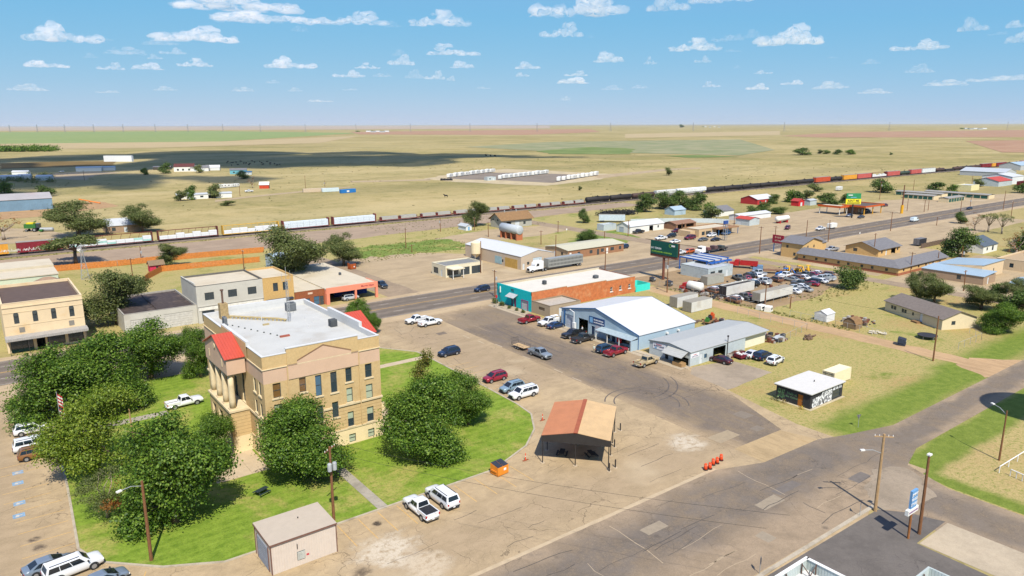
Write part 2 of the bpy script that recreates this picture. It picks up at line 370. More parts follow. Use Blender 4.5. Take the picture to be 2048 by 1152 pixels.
# side streets
mstreet = paving_mat('street_asphalt', A(186,163,134), A(124,114,104), ((36,101,47,56.5,2.5,.95),(98,420,45.6,50,1.0,.85),(92,99.5,-60,42,1.5,.8),(98,114,42,56,3,.8)), 0.6, (0.35, 0.35))
ngon('north_street', rect(93, 103.5, 182.2, 260), 0.026, mstreet, 0.5, 4)
ngon('north_street', rect(222, 231, 182.2, 330), 0.026, mstreet, 0.5, 4)
ngon('cross_street', rect(221.6, 227.6, -60, 157.6), 0.026, mstreet, 0.5, 4)
alley = ngon('alley', [(157.6,51),(163.0,51),(163.2,80),(163.0,120),(163.4,157),(157.4,157),(157.0,120),(157.6,80)], 0.022, paving_mat('alley_dirt', A(216,180,136), A(190,150,106), (), 0.0, (0.9, 0.1)), 0.7, 2)
ngon('alley_mouth', [(153,50.6),(171,50.6),(164,58),(157,58)], 0.023, MATS['alley_dirt'], 0.8, 2)
mplaza = paving_mat('plaza_paving', A(212,186,146), A(164,143,117), ((76,90,100,158,4,.55),(-20,1,60,160,4,.5),(30,96,60,70,4,.45),(-40,3,58,100,3,.4)), 0.75, (0.28, 0.5), spots=((33.5,68.5,5.0,A(234,218,192)),(36,63,3.5,A(226,206,176)),(29.5,66.5,1.8,A(120,104,86)),(35.3,74.6,.7,A(70,62,54)),(1.5,93.6,1.0,A(110,96,82)),(1.2,96.2,.9,A(110,96,82)),(84,67,4,A(232,216,190))), pale=A(224,202,166))
ngon('plaza_paving', [(-60,30),(60,30),(88,40),(104,40),(104,60.6),(108,77),(113,88),(113,157.6),(-60,157.6)], 0.018, mplaza)
mside = paving_mat('side_street_asphalt', A(194,169,134), A(130,117,104), ((90.5,104.5,58,142,2.2,1.0),(96,112,138,154,3.0,.8),(90,100,118,150,2,.6)), 0.75, (0.8, 0.16))
side = ngon('side_street', [(87.5,60.8),(100,60.8),(107.5,77),(111,88),(111.5,157),(92,157)], 0.024, mside)
ngon('south_street', [(-60,44),(62,40.2),(88,40.0),(92,-60),(100.0,-60),(100.6,36),(103.4,42.6),(110,44.4),(420,44.6),(420,50.8),(116,50.8),(106,53.5),(101.2,55.2),(87.6,55.6),(80,58.4),(30,58.6),(-60,58.8)], 0.027, mstreet)
pan = ngon('drainage_pan', [(87.6,55.6),(101.2,55.2),(99.6,60.8),(88.0,61.0)], 0.034, paving_mat('ochre_concrete', A(210,182,138), A(178,146,100), (), 0.2, (1.4, 0.18)))
mdl = paving_mat('dark_lot_asphalt', A(130,122,114), A(106,100,96), (), 0.45, (0.25, 0.25))
ngon('forecourt', [(30,-40),(83.6,-40),(83.4,25),(83.7,32.4),(91.4,32.5),(89.8,36.5),(87.6,39.0),(62,39.3),(30,39.5)], 0.031, mdl)
mconc = paving_mat('pale_concrete', CONC, A(186,164,134), (), 0.35, (0.1, 0.1))
ngon('forecourt_apron', [(83.9,-40),(91.3,-40),(91.3,32.2),(83.9,32.2)], 0.033, mconc)
ngon('corner_apron', [(88.0,39.0),(91,36),(97,36),(101,40),(102.5,43),(98,45),(92,42.5)], 0.032, paving_mat('corner_concrete', A(184,166,142), A(150,136,118), (), 0.4, (.2,.2)), 0.9, 0.8)
ngon('shop_pad', [(108,77.2),(123.2,77.8),(122.8,87.3),(112.9,89.6),(109.5,87)], 0.030, paving_mat('pad_gravel', A(190,172,148), A(164,146,124), (), 0.5, (0.2, 0.2)), 0.25, 1.5)
ngon('shop_walk', rect(109.9, 112.8, 89.8, 157), 0.032, mconc)
ngon('shop_walk', rect(110.5, 114.6, 143.5, 157.5), 0.036, mconc)
for i, (x0, x1, y0, y1) in enumerate([(88.0,93,63.5,66),(99,101.5,67,69.5),(96.2,98.4,62.6,64.2)]):
    ngon('asphalt_patch', rect(x0, x1, y0, y1), 0.028+i*0.001, M('patch_%d' % i, A(150,136,118) if i else A(186,166,134), var=.1), 0.12, 0.6, parent=side)
def ring(name, cx, cy, r, w, a0, a1, z, mat, parent):
    mb = MB(); n = 22
    for i in range(n):
        a, b = R(a0+(a1-a0)*i/n), R(a0+(a1-a0)*(i+1)/n)
        mb.face([(cx+math.cos(a)*r, cy+math.sin(a)*r, z), (cx+math.cos(b)*r, cy+math.sin(b)*r, z), (cx+math.cos(b)*(r+w), cy+math.sin(b)*(r+w), z), (cx+math.cos(a)*(r+w), cy+math.sin(a)*(r+w), z)])
    return part(parent, name, mb, mat)
mskid = M('skid_rubber', A(112,102,94), var=.2)
for cx, cy, r, a0, a1 in [(91.5,82,5.6,-60,150),(91.5,82,7.2,-50,140),(95,92,9,-95,-20),(95,92,10.6,-95,-20)]:
    ring('skid_mark', cx, cy, r, 0.22, a0, a1, 0.0295, mskid, side)
for xx in (96.0, 97.9): 
    mb = MB(); mb.face([(xx,112,.0295),(xx+.25,112,.0295),(xx+1.9,138,.0295),(xx+1.65,138,.0295)]); part(side, 'skid_mark', mb, mskid)
for i in range(6):
    p = [(88.6,134),(88.9,128.5),(90.2,113.5),(90,103),(89.6,97),(90.6,124)][i]
    ngon('lane_dash', rect(p[0], p[0]+.16, p[1], p[1]+2.6), 0.0275, M('worn_white', A(226,208,178), var=.1), 0, parent=side)
# highway paint
mwl, myl = M('road_white', A(222,212,196), var=.15), M('road_yellow', A(226,178,92), var=.15)
for yy in (170.55, 170.95):
    mb = MB(); mb.face([(-300,yy,.036),(3000,yy,.036),(3000,yy+.16,.036),(-300,yy+.16,.036)]); part(hw, 'centre_line', mb, myl)
for k in range(70):
    for yy in (166.5, 175.1):
        ngon('lane_dash', rect(-60+k*12.2, -57+k*12.2, yy, yy+.16), 0.036, mwl, 0, parent=hw)
for yy in (162.35, 178.95):
    mb = MB(); mb.face([(-300,yy,.036),(3000,yy,.036),(3000,yy+.13,.036),(-300,yy+.13,.036)]); part(hw, 'edge_line', mb, mwl)
# courthouse lawn with kerb and walks
LAWN = [(6.1,107.8),(5.3,90.6),(6.7,86.4),(12.2,81.0),(18.0,77.8),(30,77.6),(55,77.6),(63.5,81.0),(68.3,85.0),(71.8,90.2),(72.6,95.2),(73.0,104),(73.7,126.6),(73.6,132),(68.7,139.4),(62,145),(50,148),(16,148),(7,140)]
mlawn = grass_mat('lawn', A(116,146,46), A(154,178,68), A(196,184,106), 0.52, None, mow=1.6)
lawn = ngon('lawn', LAWN, 0.10, mlawn)
kb = MB(); n = len(LAWN)
cen = Vector((38, 112))
for i in range(n):
    a, b = Vector(LAWN[i]), Vector(LAWN[(i+1) % n])
    def off(k):
        p, c, q = Vector(LAWN[(k-1) % n]), Vector(LAWN[k % n]), Vector(LAWN[(k+1) % n])
        d1, d2 = (c-p).normalized(), (q-c).normalized(); nn = (Vector((d1.y, -d1.x)) + Vector((d2.y, -d2.x))).normalized()
        return nn*(0.30/max(0.5, nn.dot(Vector((d1.y, -d1.x)))))
    oa, ob = off(i), off(i+1)
    if (a+oa-cen).length < (a-cen).length: oa = -oa
    if (b+ob-cen).length < (b-cen).length: ob = -ob
    p = [a, a+oa, b+ob, b]
    kb.prism([(q.x, q.y) for q in p], 0.0, 0.16)
struct('kerb', kb, M('kerb_concrete', KERB, scale=1.0, stain=A(150,132,108)))
mwalk = M('walk_concrete', A(220,198,166), scale=0.7, stain=A(190,166,132), var=.1)
mwalk2 = M('grey_walk', A(188,178,160), scale=0.7, stain=A(150,140,124), var=.15)
def slabs(name, pts_fn, n, mat):
    """a walk of separate concrete slabs with joints"""
    root = None
    for i in range(n):
        mb = MB(); mb.prism(pts_fn(i), 0.04, 0.145 + (i % 3)*0.004)
        if root is None: root = struct(name, mb, mat)
        else: part(root, 'slab', mb, mat)
    return root
slabs('walk', lambda i: rect(36.9, 38.3, 77.62+i*1.62, 77.62+i*1.62+1.59), 11, mwalk2)
slabs('walk', lambda i: rect(54.2+i*1.95, 54.2+i*1.95+1.92, 127.0, 128.8), 10, mwalk)
slabs('walk', lambda i: rect(7.0+i*2.0, 7.0+i*2.0+1.97, 127.4, 129.4), 8, mwalk2)
slabs('plaza_walk', lambda i: rect(22.5+(i % 3)*2.4, 22.5+(i % 3)*2.4+2.37, 97.0+(i//3)*2.5, 97.0+(i//3)*2.5+2.47), 21, mwalk)
slabs('side_walk', lambda i: rect(48.6+(i % 2)*2.6, 48.6+(i % 2)*2.6+2.57, 97.0+(i//2)*2.5, 97.0+(i//2)*2.5+2.47), 24, mwalk)
# parking paint
mpy, mpb = M('parking_yellow', A(228,186,118), var=.18, scale=3), M('parking_blue', A(150,182,208), var=.25, scale=2, stain=A(200,180,148))
plz = bpy.data.objects['plaza_paving']
def stripe(x, y, a, L, w=.13, m=None, nm='parking_line'):
    d = Vector((math.cos(R(a)), math.sin(R(a)))); q = Vector((-d.y, d.x))*w*.5; a_, b_ = Vector((x, y)), Vector((x, y))+d*L
    mb = MB(); mb.face([(*(a_-q), .0225), (*(b_-q), .0225), (*(b_+q), .0225), (*(a_+q), .0225)]); return part(plz, nm, mb, m or mpy)
for x in (31.2, 33.9, 36.6, 39.3, 42.2, 45.0, 48.1, 51.4, 54.6, 57.6): stripe(x, 77.0, -90, 5.4)
for y in (86.6, 92.3, 95.4, 98.6, 101.9, 105.0, 108.2, 111.4, 117.6, 120.7): stripe(5.0 if y < 108 else 4.0, y, 180, 5.2)
for k in range(6): stripe(10.5-k*2.3, 81.2-k*.9+(-2 if k > 2 else 0), -110-k*6, 4.6)
for y in (104.0, 107.2, 110.3, 113.4, 116.5, 119.6): stripe(74.0, y, 0, 5.2)
for px, py in ((34,946),(34,967),(37,1007),(36,1032)):
    p = P(px, py); mb = MB()
    mb.face([(p.x-.55, p.y-.6, .023), (p.x+.75, p.y-.6, .023), (p.x+.75, p.y+.6, .023), (p.x-.55, p.y+.6, .023)])
    o = part(plz, 'parking_symbol', mb, mpb); k = MB()
    k.face([(p.x-.3, p.y-.25, .0265), (p.x+.1, p.y-.35, .0265), (p.x+.2, p.y+.1, .0265), (p.x-.15, p.y+.3, .0265)]).face([(p.x+.2, p.y-.1, .0265), (p.x+.5, p.y-.05, .0265), (p.x+.45, p.y+.12, .0265), (p.x+.2, p.y+.1, .0265)])
    part(o, 'wheelchair_mark', k, mwl)
stripe(70.5, 31.5, -135, 2.2, .2, M('fresh_yellow', A(240,196,70)))
ngon('gutter', rect(28, 80.4, 58.35, 58.95), 0.031, M('gutter_concrete', A(216,192,156), var=.12, scale=.8), .08, 1.5)
kr = MB()
for i in range(15): kr.box(58+i*2.0, 59.98+i*2.0, 39.45, 39.95, 0.0, 0.15)
struct('kerb', kr, MATS['kerb_concrete'])
kr = MB()
for i in range(20): kr.box(111.2, 111.45, 89+i*3.4, 92.36+i*3.4, 0.0, 0.13)
struct('kerb', kr, MATS['kerb_concrete'])
# tar seams and scratches drawn out along the streets
ms_d, ms_l = M('tar_seam', A(96,88,80), var=.2), M('pale_scratch', A(200,178,146), var=.15)
def seam(parent, x, y, ang, L, w, m, z):
    mb = MB(); n = max(3, int(L/1.5)); pts = []; a = R(ang); p = Vector((x, y)); ph = random.uniform(0, 99)
    for i in range(n+1):
        q = p + Vector((math.cos(a), math.sin(a)))*(L*i/n) + Vector((-math.sin(a), math.cos(a)))*mnoise.noise(Vector((i*.5, ph, 0)))*.5; pts.append(q)
    nn = Vector((-math.sin(a), math.cos(a)))*w*.5
    for q, r in zip(pts[:-1], pts[1:]): mb.face([(*(q-nn), z), (*(r-nn), z), (*(r+nn), z), (*(q+nn), z)])
    part(parent, 'tar_seam', mb, m)
so = bpy.data.objects['south_street']
for k in range(26): seam(so, random.uniform(40, 92), random.uniform(41.5, 57.5), random.choice((0, 0, 3, -4, 88)), random.uniform(3, 14) if k % 5 else 8, random.uniform(.05, .12), ms_d if k % 3 else ms_l, .0292)
for k in range(20): seam(side, random.uniform(91, 107), random.uniform(74, 140), random.choice((90, 88, 93, 2)), random.uniform(3, 12), random.uniform(.05, .11), ms_d if k % 3 else ms_l, .0262)
for k in range(26): seam(plz, *((random.uniform(30, 78), random.uniform(60, 75)) if k % 2 else (random.uniform(75, 82), random.uniform(100, 150))), random.choice((0, 90, 45, 80)) if not k % 2 else 0, random.uniform(2, 7), random.uniform(.04, .09), ms_d, .0205)
for i, (x0, x1, y0, y1) in enumerate([(76,80.5,47.5,49.2),(81,86,48.6,50),(60,63.5,52.5,54),(92.5,96,44,45.6),(70,71.6,43,44.8)]): ngon('asphalt_patch', rect(x0, x1, y0, y1), .0282+i*.0001, M('street_patch_%d' % (i % 2), (A(176,160,136), A(134,124,114))[i % 2], var=.12), .12, .7, parent=so)
# ================================================================ building kit
def Wc(r, g, b): return A(r, g, b, 0.80)
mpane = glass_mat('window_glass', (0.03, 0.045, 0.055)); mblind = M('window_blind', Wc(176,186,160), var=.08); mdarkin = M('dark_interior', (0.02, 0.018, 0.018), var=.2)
mbrown = glass_mat('brown_glass', (0.16, 0.085, 0.03)); mframe_d = M('dark_frame', (0.05, 0.06, 0.06)); mframe_w = M('white_frame', Wc(236,234,228), var=.05)
mblueg = glass_mat('blue_glass', (0.05, 0.12, 0.19))
class Wall:
    """a stretch of wall p0->p1, outside on the right hand; openings are cut through and filled"""
    def __init__(s, root, p0, p1, z0, z1, holes=(), mat=None, name='wall', bands=None, frame=None, recess=0.14, top=None):
        s.root = root; a, b = Vector(p0), Vector(p1); s.a = a; s.L = (b-a).length; s.d = (b-a)/s.L; s.n = Vector((s.d.y, -s.d.x)); s.rec = recess
        us = sorted({0.0, s.L, *[h[0] for h in holes], *[h[0]+h[2] for h in holes]}); zs = sorted({z0, z1, *[h[1] for h in holes], *[h[1]+h[3] for h in holes], *([q for q, _ in bands] if bands else [])})
        zs = [z for z in zs if z0 <= z <= z1]
        mb = MB(); mats = mat if isinstance(mat, list) else [mat]
        for i in range(len(us)-1):
            for j in range(len(zs)-1):
                uc, zc = (us[i]+us[i+1])/2, (zs[j]+zs[j+1])/2
                if any(h[0] < uc < h[0]+h[2] and h[1] < zc < h[1]+h[3] for h in holes): continue
                mi = 0
                if bands:
                    for q, k in bands:
                        if zc > q: mi = k
                mb.face([s.p(us[i], 0, zs[j]), s.p(us[i+1], 0, zs[j]), s.p(us[i+1], 0, zs[j+1]), s.p(us[i], 0, zs[j+1])], mi)
        if top:                                        # gable: list of (u, z) above z1
            mb.face([s.p(0, 0, z1), s.p(s.L, 0, z1)] + [s.p(u, 0, z) for u, z in top], len(mats)-1 if bands else 0)
        for h in holes:
            u0, q0, u1, q1 = h[0], h[1], h[0]+h[2], h[1]+h[3]; r = -recess
            for (ua, za, ub, zb) in ((u0,q0,u1,q0),(u1,q0,u1,q1),(u1,q1,u0,q1),(u0,q1,u0,q0)):
                mb.face([s.p(ua,0,za), s.p(ub,0,zb), s.p(ub,r,zb), s.p(ua,r,za)])
        s.o = part(root, name, mb, mats)
        for h in holes: s.fill(h, frame)
    def p(s, u, n, z): q = s.a + s.d*u + s.n*n; return (q.x, q.y, z)
    def bx(s, mb, u0, u1, n0, n1, z0, z1, m=0):
        k = len(mb.v); c = [s.p(u, n, z) for z in (z0, z1) for (u, n) in ((u0, n1), (u1, n1), (u1, n0), (u0, n0))]
        mb.v += c; fs = [(0,1,5,4),(1,2,6,5),(2,3,7,6),(3,0,4,7),(4,5,6,7),(3,2,1,0)]
        mb.f += [tuple(k+i for i in f) for f in fs]; mb.mi += [m]*6
    def fill(s, h, frame):
        u0, z0, w, hh = h[:4]; st = h[4] if len(h) > 4 else 'win'; u1, z1 = u0+w, z0+hh; r = -s.rec
        fm = frame or mframe_d; t = 0.07
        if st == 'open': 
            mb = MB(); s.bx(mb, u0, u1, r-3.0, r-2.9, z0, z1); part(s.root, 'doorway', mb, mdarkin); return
        if st in ('garage', 'gdark'):
            mb = MB(); nn = max(3, int(hh/0.55))
            for i in range(nn): s.bx(mb, u0, u1, r-.04, r+.02, z0+hh*i/nn+.015, z0+hh*(i+1)/nn-.015)
            part(s.root, 'roller_door', mb, h[5] if len(h) > 5 else M('door_white', Wc(214,220,222), var=.05)); return
        if st == 'door':
            mb = MB(); s.bx(mb, u0+.03, u1-.03, r-.03, r+.03, z0, z1-.03); d = part(s.root, 'door', mb, h[5] if len(h) > 5 else M('door_white', Wc(214,220,222), var=.05))
            mb = MB(); s.bx(mb, u1-.18, u1-.10, r+.031, r+.09, z0+hh*.45, z0+hh*.5); part(d, 'handle', mb, M('steel', (0.5,.5,.5), metal=.8, rough=.4)); return
        mb = MB()
        for (a, b, c, d) in ((u0,u1,z0,z0+t),(u0,u1,z1-t,z1),(u0,u0+t,z0+t,z1-t),(u1-t,u1,z0+t,z1-t)): s.bx(mb, a, b, r-.03, r+.05, c, d)
        if st in ('win', 'blind', 'brown', 'blue', 'half'): s.bx(mb, u0+t, u1-t, r-.02, r+.04, z0+hh*.5-.035, z0+hh*.5+.035)
        if st in ('grid', 'shop'):
            nu = max(2, int(w/0.9)) if st == 'shop' else 2
            for k in range(1, nu): s.bx(mb, u0+w*k/nu-.03, u0+w*k/nu+.03, r-.02, r+.04, z0+t, z1-t)
            for k in (1, 2): 
                if st == 'grid': s.bx(mb, u0+t, u1-t, r-.02, r+.04, z0+hh*k/3-.025, z0+hh*k/3+.025)
        o = part(s.root, 'window', mb, fm)
        gm = {'blind': mblind, 'brown': mbrown, 'blue': mblueg}.get(st, mpane)
        mb = MB(); s.bx(mb, u0+t, u1-t, r-.03, r-.01, z0+t, z0+hh*.5 if st == 'half' else z1-t); part(o, 'pane', mb, gm)
        if st == 'half': mb = MB(); s.bx(mb, u0+t, u1-t, r-.03, r-.012, z0+hh*.5, z1-t); part(o, 'pane', mb, mblind)
        if len(h) > 6 or (len(h) > 5 and h[5] is not None):
            mb = MB(); s.bx(mb, u0-.22, u1+.22, -.01, .13, z0-.2, z0-.004); part(o, 'sill', mb, h[5])
def flat_roof(root, x0, x1, y0, y1, z, mroof, mcap, par=0.45, cap=0.3, name='roof'):
    mb = MB(); mb.face([(x0,y0,z-par),(x1,y0,z-par),(x1,y1,z-par),(x0,y1,z-par)])
    r = part(root, name, mb, mroof)
    mb = MB(); t = cap
    e = .004
    for (a, b, c, d) in ((x0+e,x1-e,y0+e,y0+t),(x0+e,x1-e,y1-t,y1-e),(x0+e,x0+t,y0+t,y1-t),(x1-t,x1-e,y0+t,y1-t)):
        mb = MB(); mb.box(a,b,c,d,z-par-.02,z-.01); q = part(root, 'parapet', mb, mcap)
        ox0 = .05 if a < x0+.1 else -.001; ox1 = .05 if b > x1-.1 else -.001; oy0 = .05 if c < y0+.1 else -.001; oy1 = .05 if d > y1-.1 else -.001
        mb = MB(); mb.box(a-ox0,b+ox1,c-oy0,d+oy1,z-.008,z+.08); part(q, 'coping', mb, mcap)
    return r
def gable_roof(root, x0, x1, y0, y1, ze, zr, axis, mat, ov=0.3, th=0.12, ridge=None, ze2=None, trim=None):
    """two slopes with thickness; axis = direction of the ridge"""
    ze2 = ze if ze2 is None else ze2
    def pt(u, v, z): return (u, v, z) if axis == 'x' else (v, u, z)
    (u0, u1, v0, v1) = (x0-ov, x1+ov, y0, y1) if axis == 'x' else (y0-ov, y1+ov, x0, x1)
    vr = ridge if ridge is not None else (v0+v1)/2
    for (va, za) in ((v0, ze), (v1, ze2)):
        s = (zr-za)/(vr-va); ve = va + (-ov if va < vr else ov); zo = za + s*(ve-va)
        mb = MB(); top = [pt(u0, ve, zo+th), pt(u1, ve, zo+th), pt(u1, vr, zr+th), pt(u0, vr, zr+th)]; bot = [(p[0], p[1], p[2]-th) for p in top]
        mb.face(top).face(bot[::-1])
        for i in range(4): mb.face([top[i], top[(i+1) % 4], bot[(i+1) % 4], bot[i]])
        part(root, 'roof_slope', mb, mat)
        if trim:
            for u in (u0, u1):
                mb = MB(); e = -.06 if u == u0 else .02
                a, b = pt(u+e, ve, zo-.05), pt(u+e, vr, zr-.05); a2, b2 = pt(u+e+.04, ve, zo-.05), pt(u+e+.04, vr, zr-.05)
                up = lambda p: (p[0], p[1], p[2]+.22)
                mb.face([a, b, up(b), up(a)]).face([a2, b2, up(b2), up(a2)]).face([up(a), up(b), up(b2), up(a2)]).face([a, b, b2, a2])
                part(root, 'roof_trim', mb, trim)
def box_walls(root, x0, x1, y0, y1, z0, z1, mat, front=(), right=(), back=(), left=(), frame=None, gable=None, recess=.1, bands=None, mats=None):
    """four walls; gable=(axis, zr, ridge, zback): triangle tops on the end walls"""
    def tp(side):
        if not gable: return None
        ax, zr = gable[:2]
        L = (y1-y0) if ax == 'x' else (x1-x0); rr = gable[2] if len(gable) > 2 and gable[2] is not None else L/2
        zb = gable[3] if len(gable) > 3 else z1
        if ax == 'x' and side == 'right': return [(L, zb), (rr, zr)] if zb > z1 else [(rr, zr)]
        if ax == 'x' and side == 'left': return [(L-rr, zr), (0, zb)] if zb > z1 else [(L-rr, zr)]
        if ax == 'y' and side == 'front': return [(rr, zr)]
        if ax == 'y' and side == 'back': return [(L-rr, zr)]
    m = mats or mat
    f = Wall(root, (x0,y0), (x1,y0), z0, z1, front, m, frame=frame, recess=recess, top=tp('front'), bands=bands)
    r = Wall(root, (x1,y0), (x1,y1), z0, z1, right, m, frame=frame, recess=recess, top=tp('right'), bands=bands)
    zb = gable[3] if gable and len(gable) > 3 else z1
    b = Wall(root, (x1,y1), (x0,y1), z0, zb, back, m, frame=frame, recess=recess, top=tp('back'), bands=bands)
    l = Wall(root, (x0,y1), (x0,y0), z0, z1, left, m, frame=frame, recess=recess, top=tp('left'), bands=bands)
    return f, r, b, l
def ribbed_quad(mb, p00, p10, p01, p11, n, h=0.03, frac=0.22):
    """sheet p00-p10 (along) x p01-p11 with n raised ribs running across from p0* to p1*"""
    p00, p10, p01, p11 = map(Vector, (p00, p10, p01, p11)); nr = (p10-p00).cross(p01-p00).normalized()
    prof = []
    for i in range(n):
        a = i/n
        for q, k in ((0, 0), (1-frac, 0), (1-frac*.8, 1), (1-frac*.2, 1)): prof.append((a+q/n, k))
    prof.append((1.0, 0))
    k0 = len(mb.v)
    for a, k in prof:
        mb.v.append(tuple(p00.lerp(p10, a)+nr*h*k)); mb.v.append(tuple(p01.lerp(p11, a)+nr*h*k))
    for i in range(len(prof)-1): mb.f.append((k0+2*i, k0+2*i+2, k0+2*i+3, k0+2*i+1)); mb.mi.append(0)
def ac_unit(label, loc, w=1.0, d=1.0, h=1.1, mat=None):
    t = thing('air_conditioner', label, 'air conditioner', loc)
    mb = MB(); mb.box(-w/2,w/2,-d/2,d/2,.08,h); part(t, 'cabinet', mb, mat or M('ac_grey', Wc(120,124,128)))
    mb = MB()
    for i in range(6): mb.box(-w/2-.02,w/2+.02,-d/2-.02,d/2+.02,.2+i*(h-.35)/6,.2+i*(h-.35)/6+.05)
    part(t, 'grille', mb, M('ac_dark', (.07,.075,.08)))
    mb = MB(); mb.tube([(0,0,h),(0,0,h+.05)], w*.4, 12); part(t, 'fan_guard', mb, MATS['ac_dark'])
    return t
# ================================================================ courthouse
mbrick = M('tan_brick', Wc(208,178,128), scale=3, var=.09, bump=.01, stain=Wc(196,164,114)); mbrick_l = M('banded_brick', Wc(210,180,130), scale=2.0, var=.08)
mpink = M('pink_stucco', Wc(214,180,152), var=.05, scale=.6); mstone = M('cream_stone', Wc(236,214,170), scale=.7, var=.08, stain=Wc(214,182,130)); mtrim = M('cream_trim', Wc(222,202,164), var=.1)
mred = M('red_metal_roof', A(218,92,70), rough=.5, var=.06, spec=.4); mwhite = M('white_membrane', A(222,221,214), var=.06, scale=.4, stain=A(200,192,178)); mwcap = M('white_coping', A(238,238,236), var=.05)
def groove(m):      # rusticated courses: level joints pressed into the banded brick
    t = NT(m.node_tree); b = m.node_tree.nodes['Principled BSDF']; z = t.n('SeparateXYZ', Vector=t.n('NewGeometry').outputs[0]).outputs[2]
    h = t.ss(t.m('FRACT', t.m('MULTIPLY', z, 1/0.52)), 0.88, 0.94); c0 = b.inputs['Base Color'].links[0].from_socket
    t.set(b, 'Base_Color', t.mix(t.m('MULTIPLY', h, .55), c0, Wc(130,98,56))); t.set(b, 'Normal', t.n('Bump', Height=t.m('MULTIPLY', h, -1.0), Strength=.9, Distance=.05))
groove(mbrick_l)
CH = thing('courthouse', 'three-storey tan brick courthouse with pink frieze, white roof and red portico roofs', 'courthouse', (30, 97.7, 0))
Wd, Dp = 18.0, 30.0
bands = [(2.7, 1), (6.6, 2), (12.5, 3), (14.6, 2)]; wm = [mstone, mbrick_l, mbrick, mpink]
wins = []
S_ = mtrim
for u, w in ((1.25,1.15),(5.1,1.0),(12.25,1.0),(15.45,1.12)):
    wins.append((u, 10.15, w, 2.2, 'brown' if u < 6 else 'win', S_))
    if u != 5.1: wins.append((u, 6.9 if u < 14 else 6.75, w, 2.3, 'blind', S_))
    wins.append((u, 2.95, w, 2.4, 'half' if u > 12 else 'win', S_))
wins += [(5.1, 7.0, 1.0, 2.0, 'win', S_), (7.5, 9.0, .95, 3.25, 'blue', S_), (9.85, 9.0, 1.0, 3.25, 'win', S_), (9.85, 5.0, 1.0, 2.5, 'win', S_), (7.5, 5.0, .95, 2.5, 'win', S_)]
for u in (1.25, 5.1, 12.3, 15.45): wins.append((u, .35, 1.1, 1.35, 'blind'))
lw = []
def sidewins(flip):
    out = []
    for y in (1.35, 3.55, 25.5, 27.7):
        for z, h in ((10.3,2.1),(7.1,2.0),(3.2,2.3),(.5,1.2)): out.append(((Dp-y-1.0) if flip else y, z, 1.0, h, 'win', S_))
    return out
Wall(CH, (0,0), (Wd,0), 0, 16.5, wins, wm, bands=bands, recess=.2)
Wall(CH, (Wd,0), (Wd,Dp), 0, 16.5, sidewins(False), wm, bands=bands, recess=.2)
Wall(CH, (Wd,Dp), (0,Dp), 0, 16.5, [], wm, bands=bands)
Wall(CH, (0,Dp), (0,0), 0, 16.5, sidewins(True) + [(Dp-9.2-1.2, 7.0, 1.2, 4.6, 'win', S_), (Dp-12.9-1.2-.4, 6.65, 1.6, 3.4, 'win'), (Dp-17.0-1.2, 7.0, 1.2, 4.6, 'win', S_)], wm, bands=bands, recess=.2)
# trim: belt, water table, cornice, centre bay with raked mouldings
def ring_trim(z0, z1, o, mat, name, gaps=()):
    mb = MB(); us = [-o] + [q for g_ in gaps for q in g_] + [Wd+o]
    for i in range(0, len(us), 2): mb.box(us[i],us[i+1],-o,-.001,z0,z1)
    mb.box(-o,Wd+o,Dp+.001,Dp+o,z0,z1).box(-o,-.001,-.001,Dp+.001,z0,z1).box(Wd+.001,Wd+o,-.001,Dp+.001,z0,z1); return part(CH, name, mb, mat)
ring_trim(2.62, 2.84, .10, mtrim, 'water_table'); ring_trim(6.48, 6.76, .16, mtrim, 'belt_course', ((7.5,8.45),(9.85,10.85))); ring_trim(14.55, 14.68, .12, mtrim, 'cornice'); ring_trim(14.48, 14.55, .05, M('moulding_brown', Wc(120,84,70)), 'cornice_moulding')  # thin brown moulding under the cornice, darker than the cream trim
mb = MB(); mb.prism([(3.5,-.10),(14.45,-.10),(14.45,0.3),(3.5,0.3)], 12.5, 17.1); part(CH, 'centre_parapet', mb, mbrick)
mb = MB(); mb.face([(3.52,-.115,12.52),(14.43,-.115,12.52),(14.43,-.115,14.6),(13.3,-.115,14.6),(13.3,-.115,15.0),(8.95,-.115,16.6),(4.95,-.115,15.0),(4.95,-.115,14.6),(3.52,-.115,14.6)]); part(CH, 'pediment', mb, mpink)
mb = MB()
for a, b in (((3.5,14.55),(4.95,14.55)),((4.95,15.0),(8.95,16.62)),((8.95,16.62),(13.3,15.0)),((13.3,14.55),(14.45,14.55))):
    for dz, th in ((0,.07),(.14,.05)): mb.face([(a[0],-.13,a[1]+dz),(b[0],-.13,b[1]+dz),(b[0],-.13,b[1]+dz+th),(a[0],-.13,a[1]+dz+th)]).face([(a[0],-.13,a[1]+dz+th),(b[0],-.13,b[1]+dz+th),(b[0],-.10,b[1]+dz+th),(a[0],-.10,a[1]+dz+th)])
part(CH, 'raked_moulding', mb, MATS['moulding_brown'])
for q in (3.4, 14.4): mb = MB(); mb.box(q,q+.15,-.18,-.10,2.85,14.5); part(CH, 'pilaster', mb, mbrick)
flat_roof(CH, 0, Wd, 0, Dp, 16.5, mwhite, mwcap, .75, .34)
mb = MB(); mb.box(3.4,14.55,-.16,.36,17.1,17.22); part(CH, 'coping', mb, mwcap)
for q in ((-.16,.36,6.2,18.6,16.56,17.3),(Wd-.36,Wd+.16,6.2,18.6,16.56,17.3),(3.4,14.5,Dp-.36,Dp+.16,16.56,17.2)): mb = MB(); mb.box(*q); part(CH, 'raised_parapet', mb, mwcap)
for q in ((-.2,-.161,6.3,18.5,14.7,17.1),(Wd+.161,Wd+.2,6.3,18.5,14.7,17.1)): mb = MB(); mb.box(*q); part(CH, 'parapet_face', mb, mbrick)
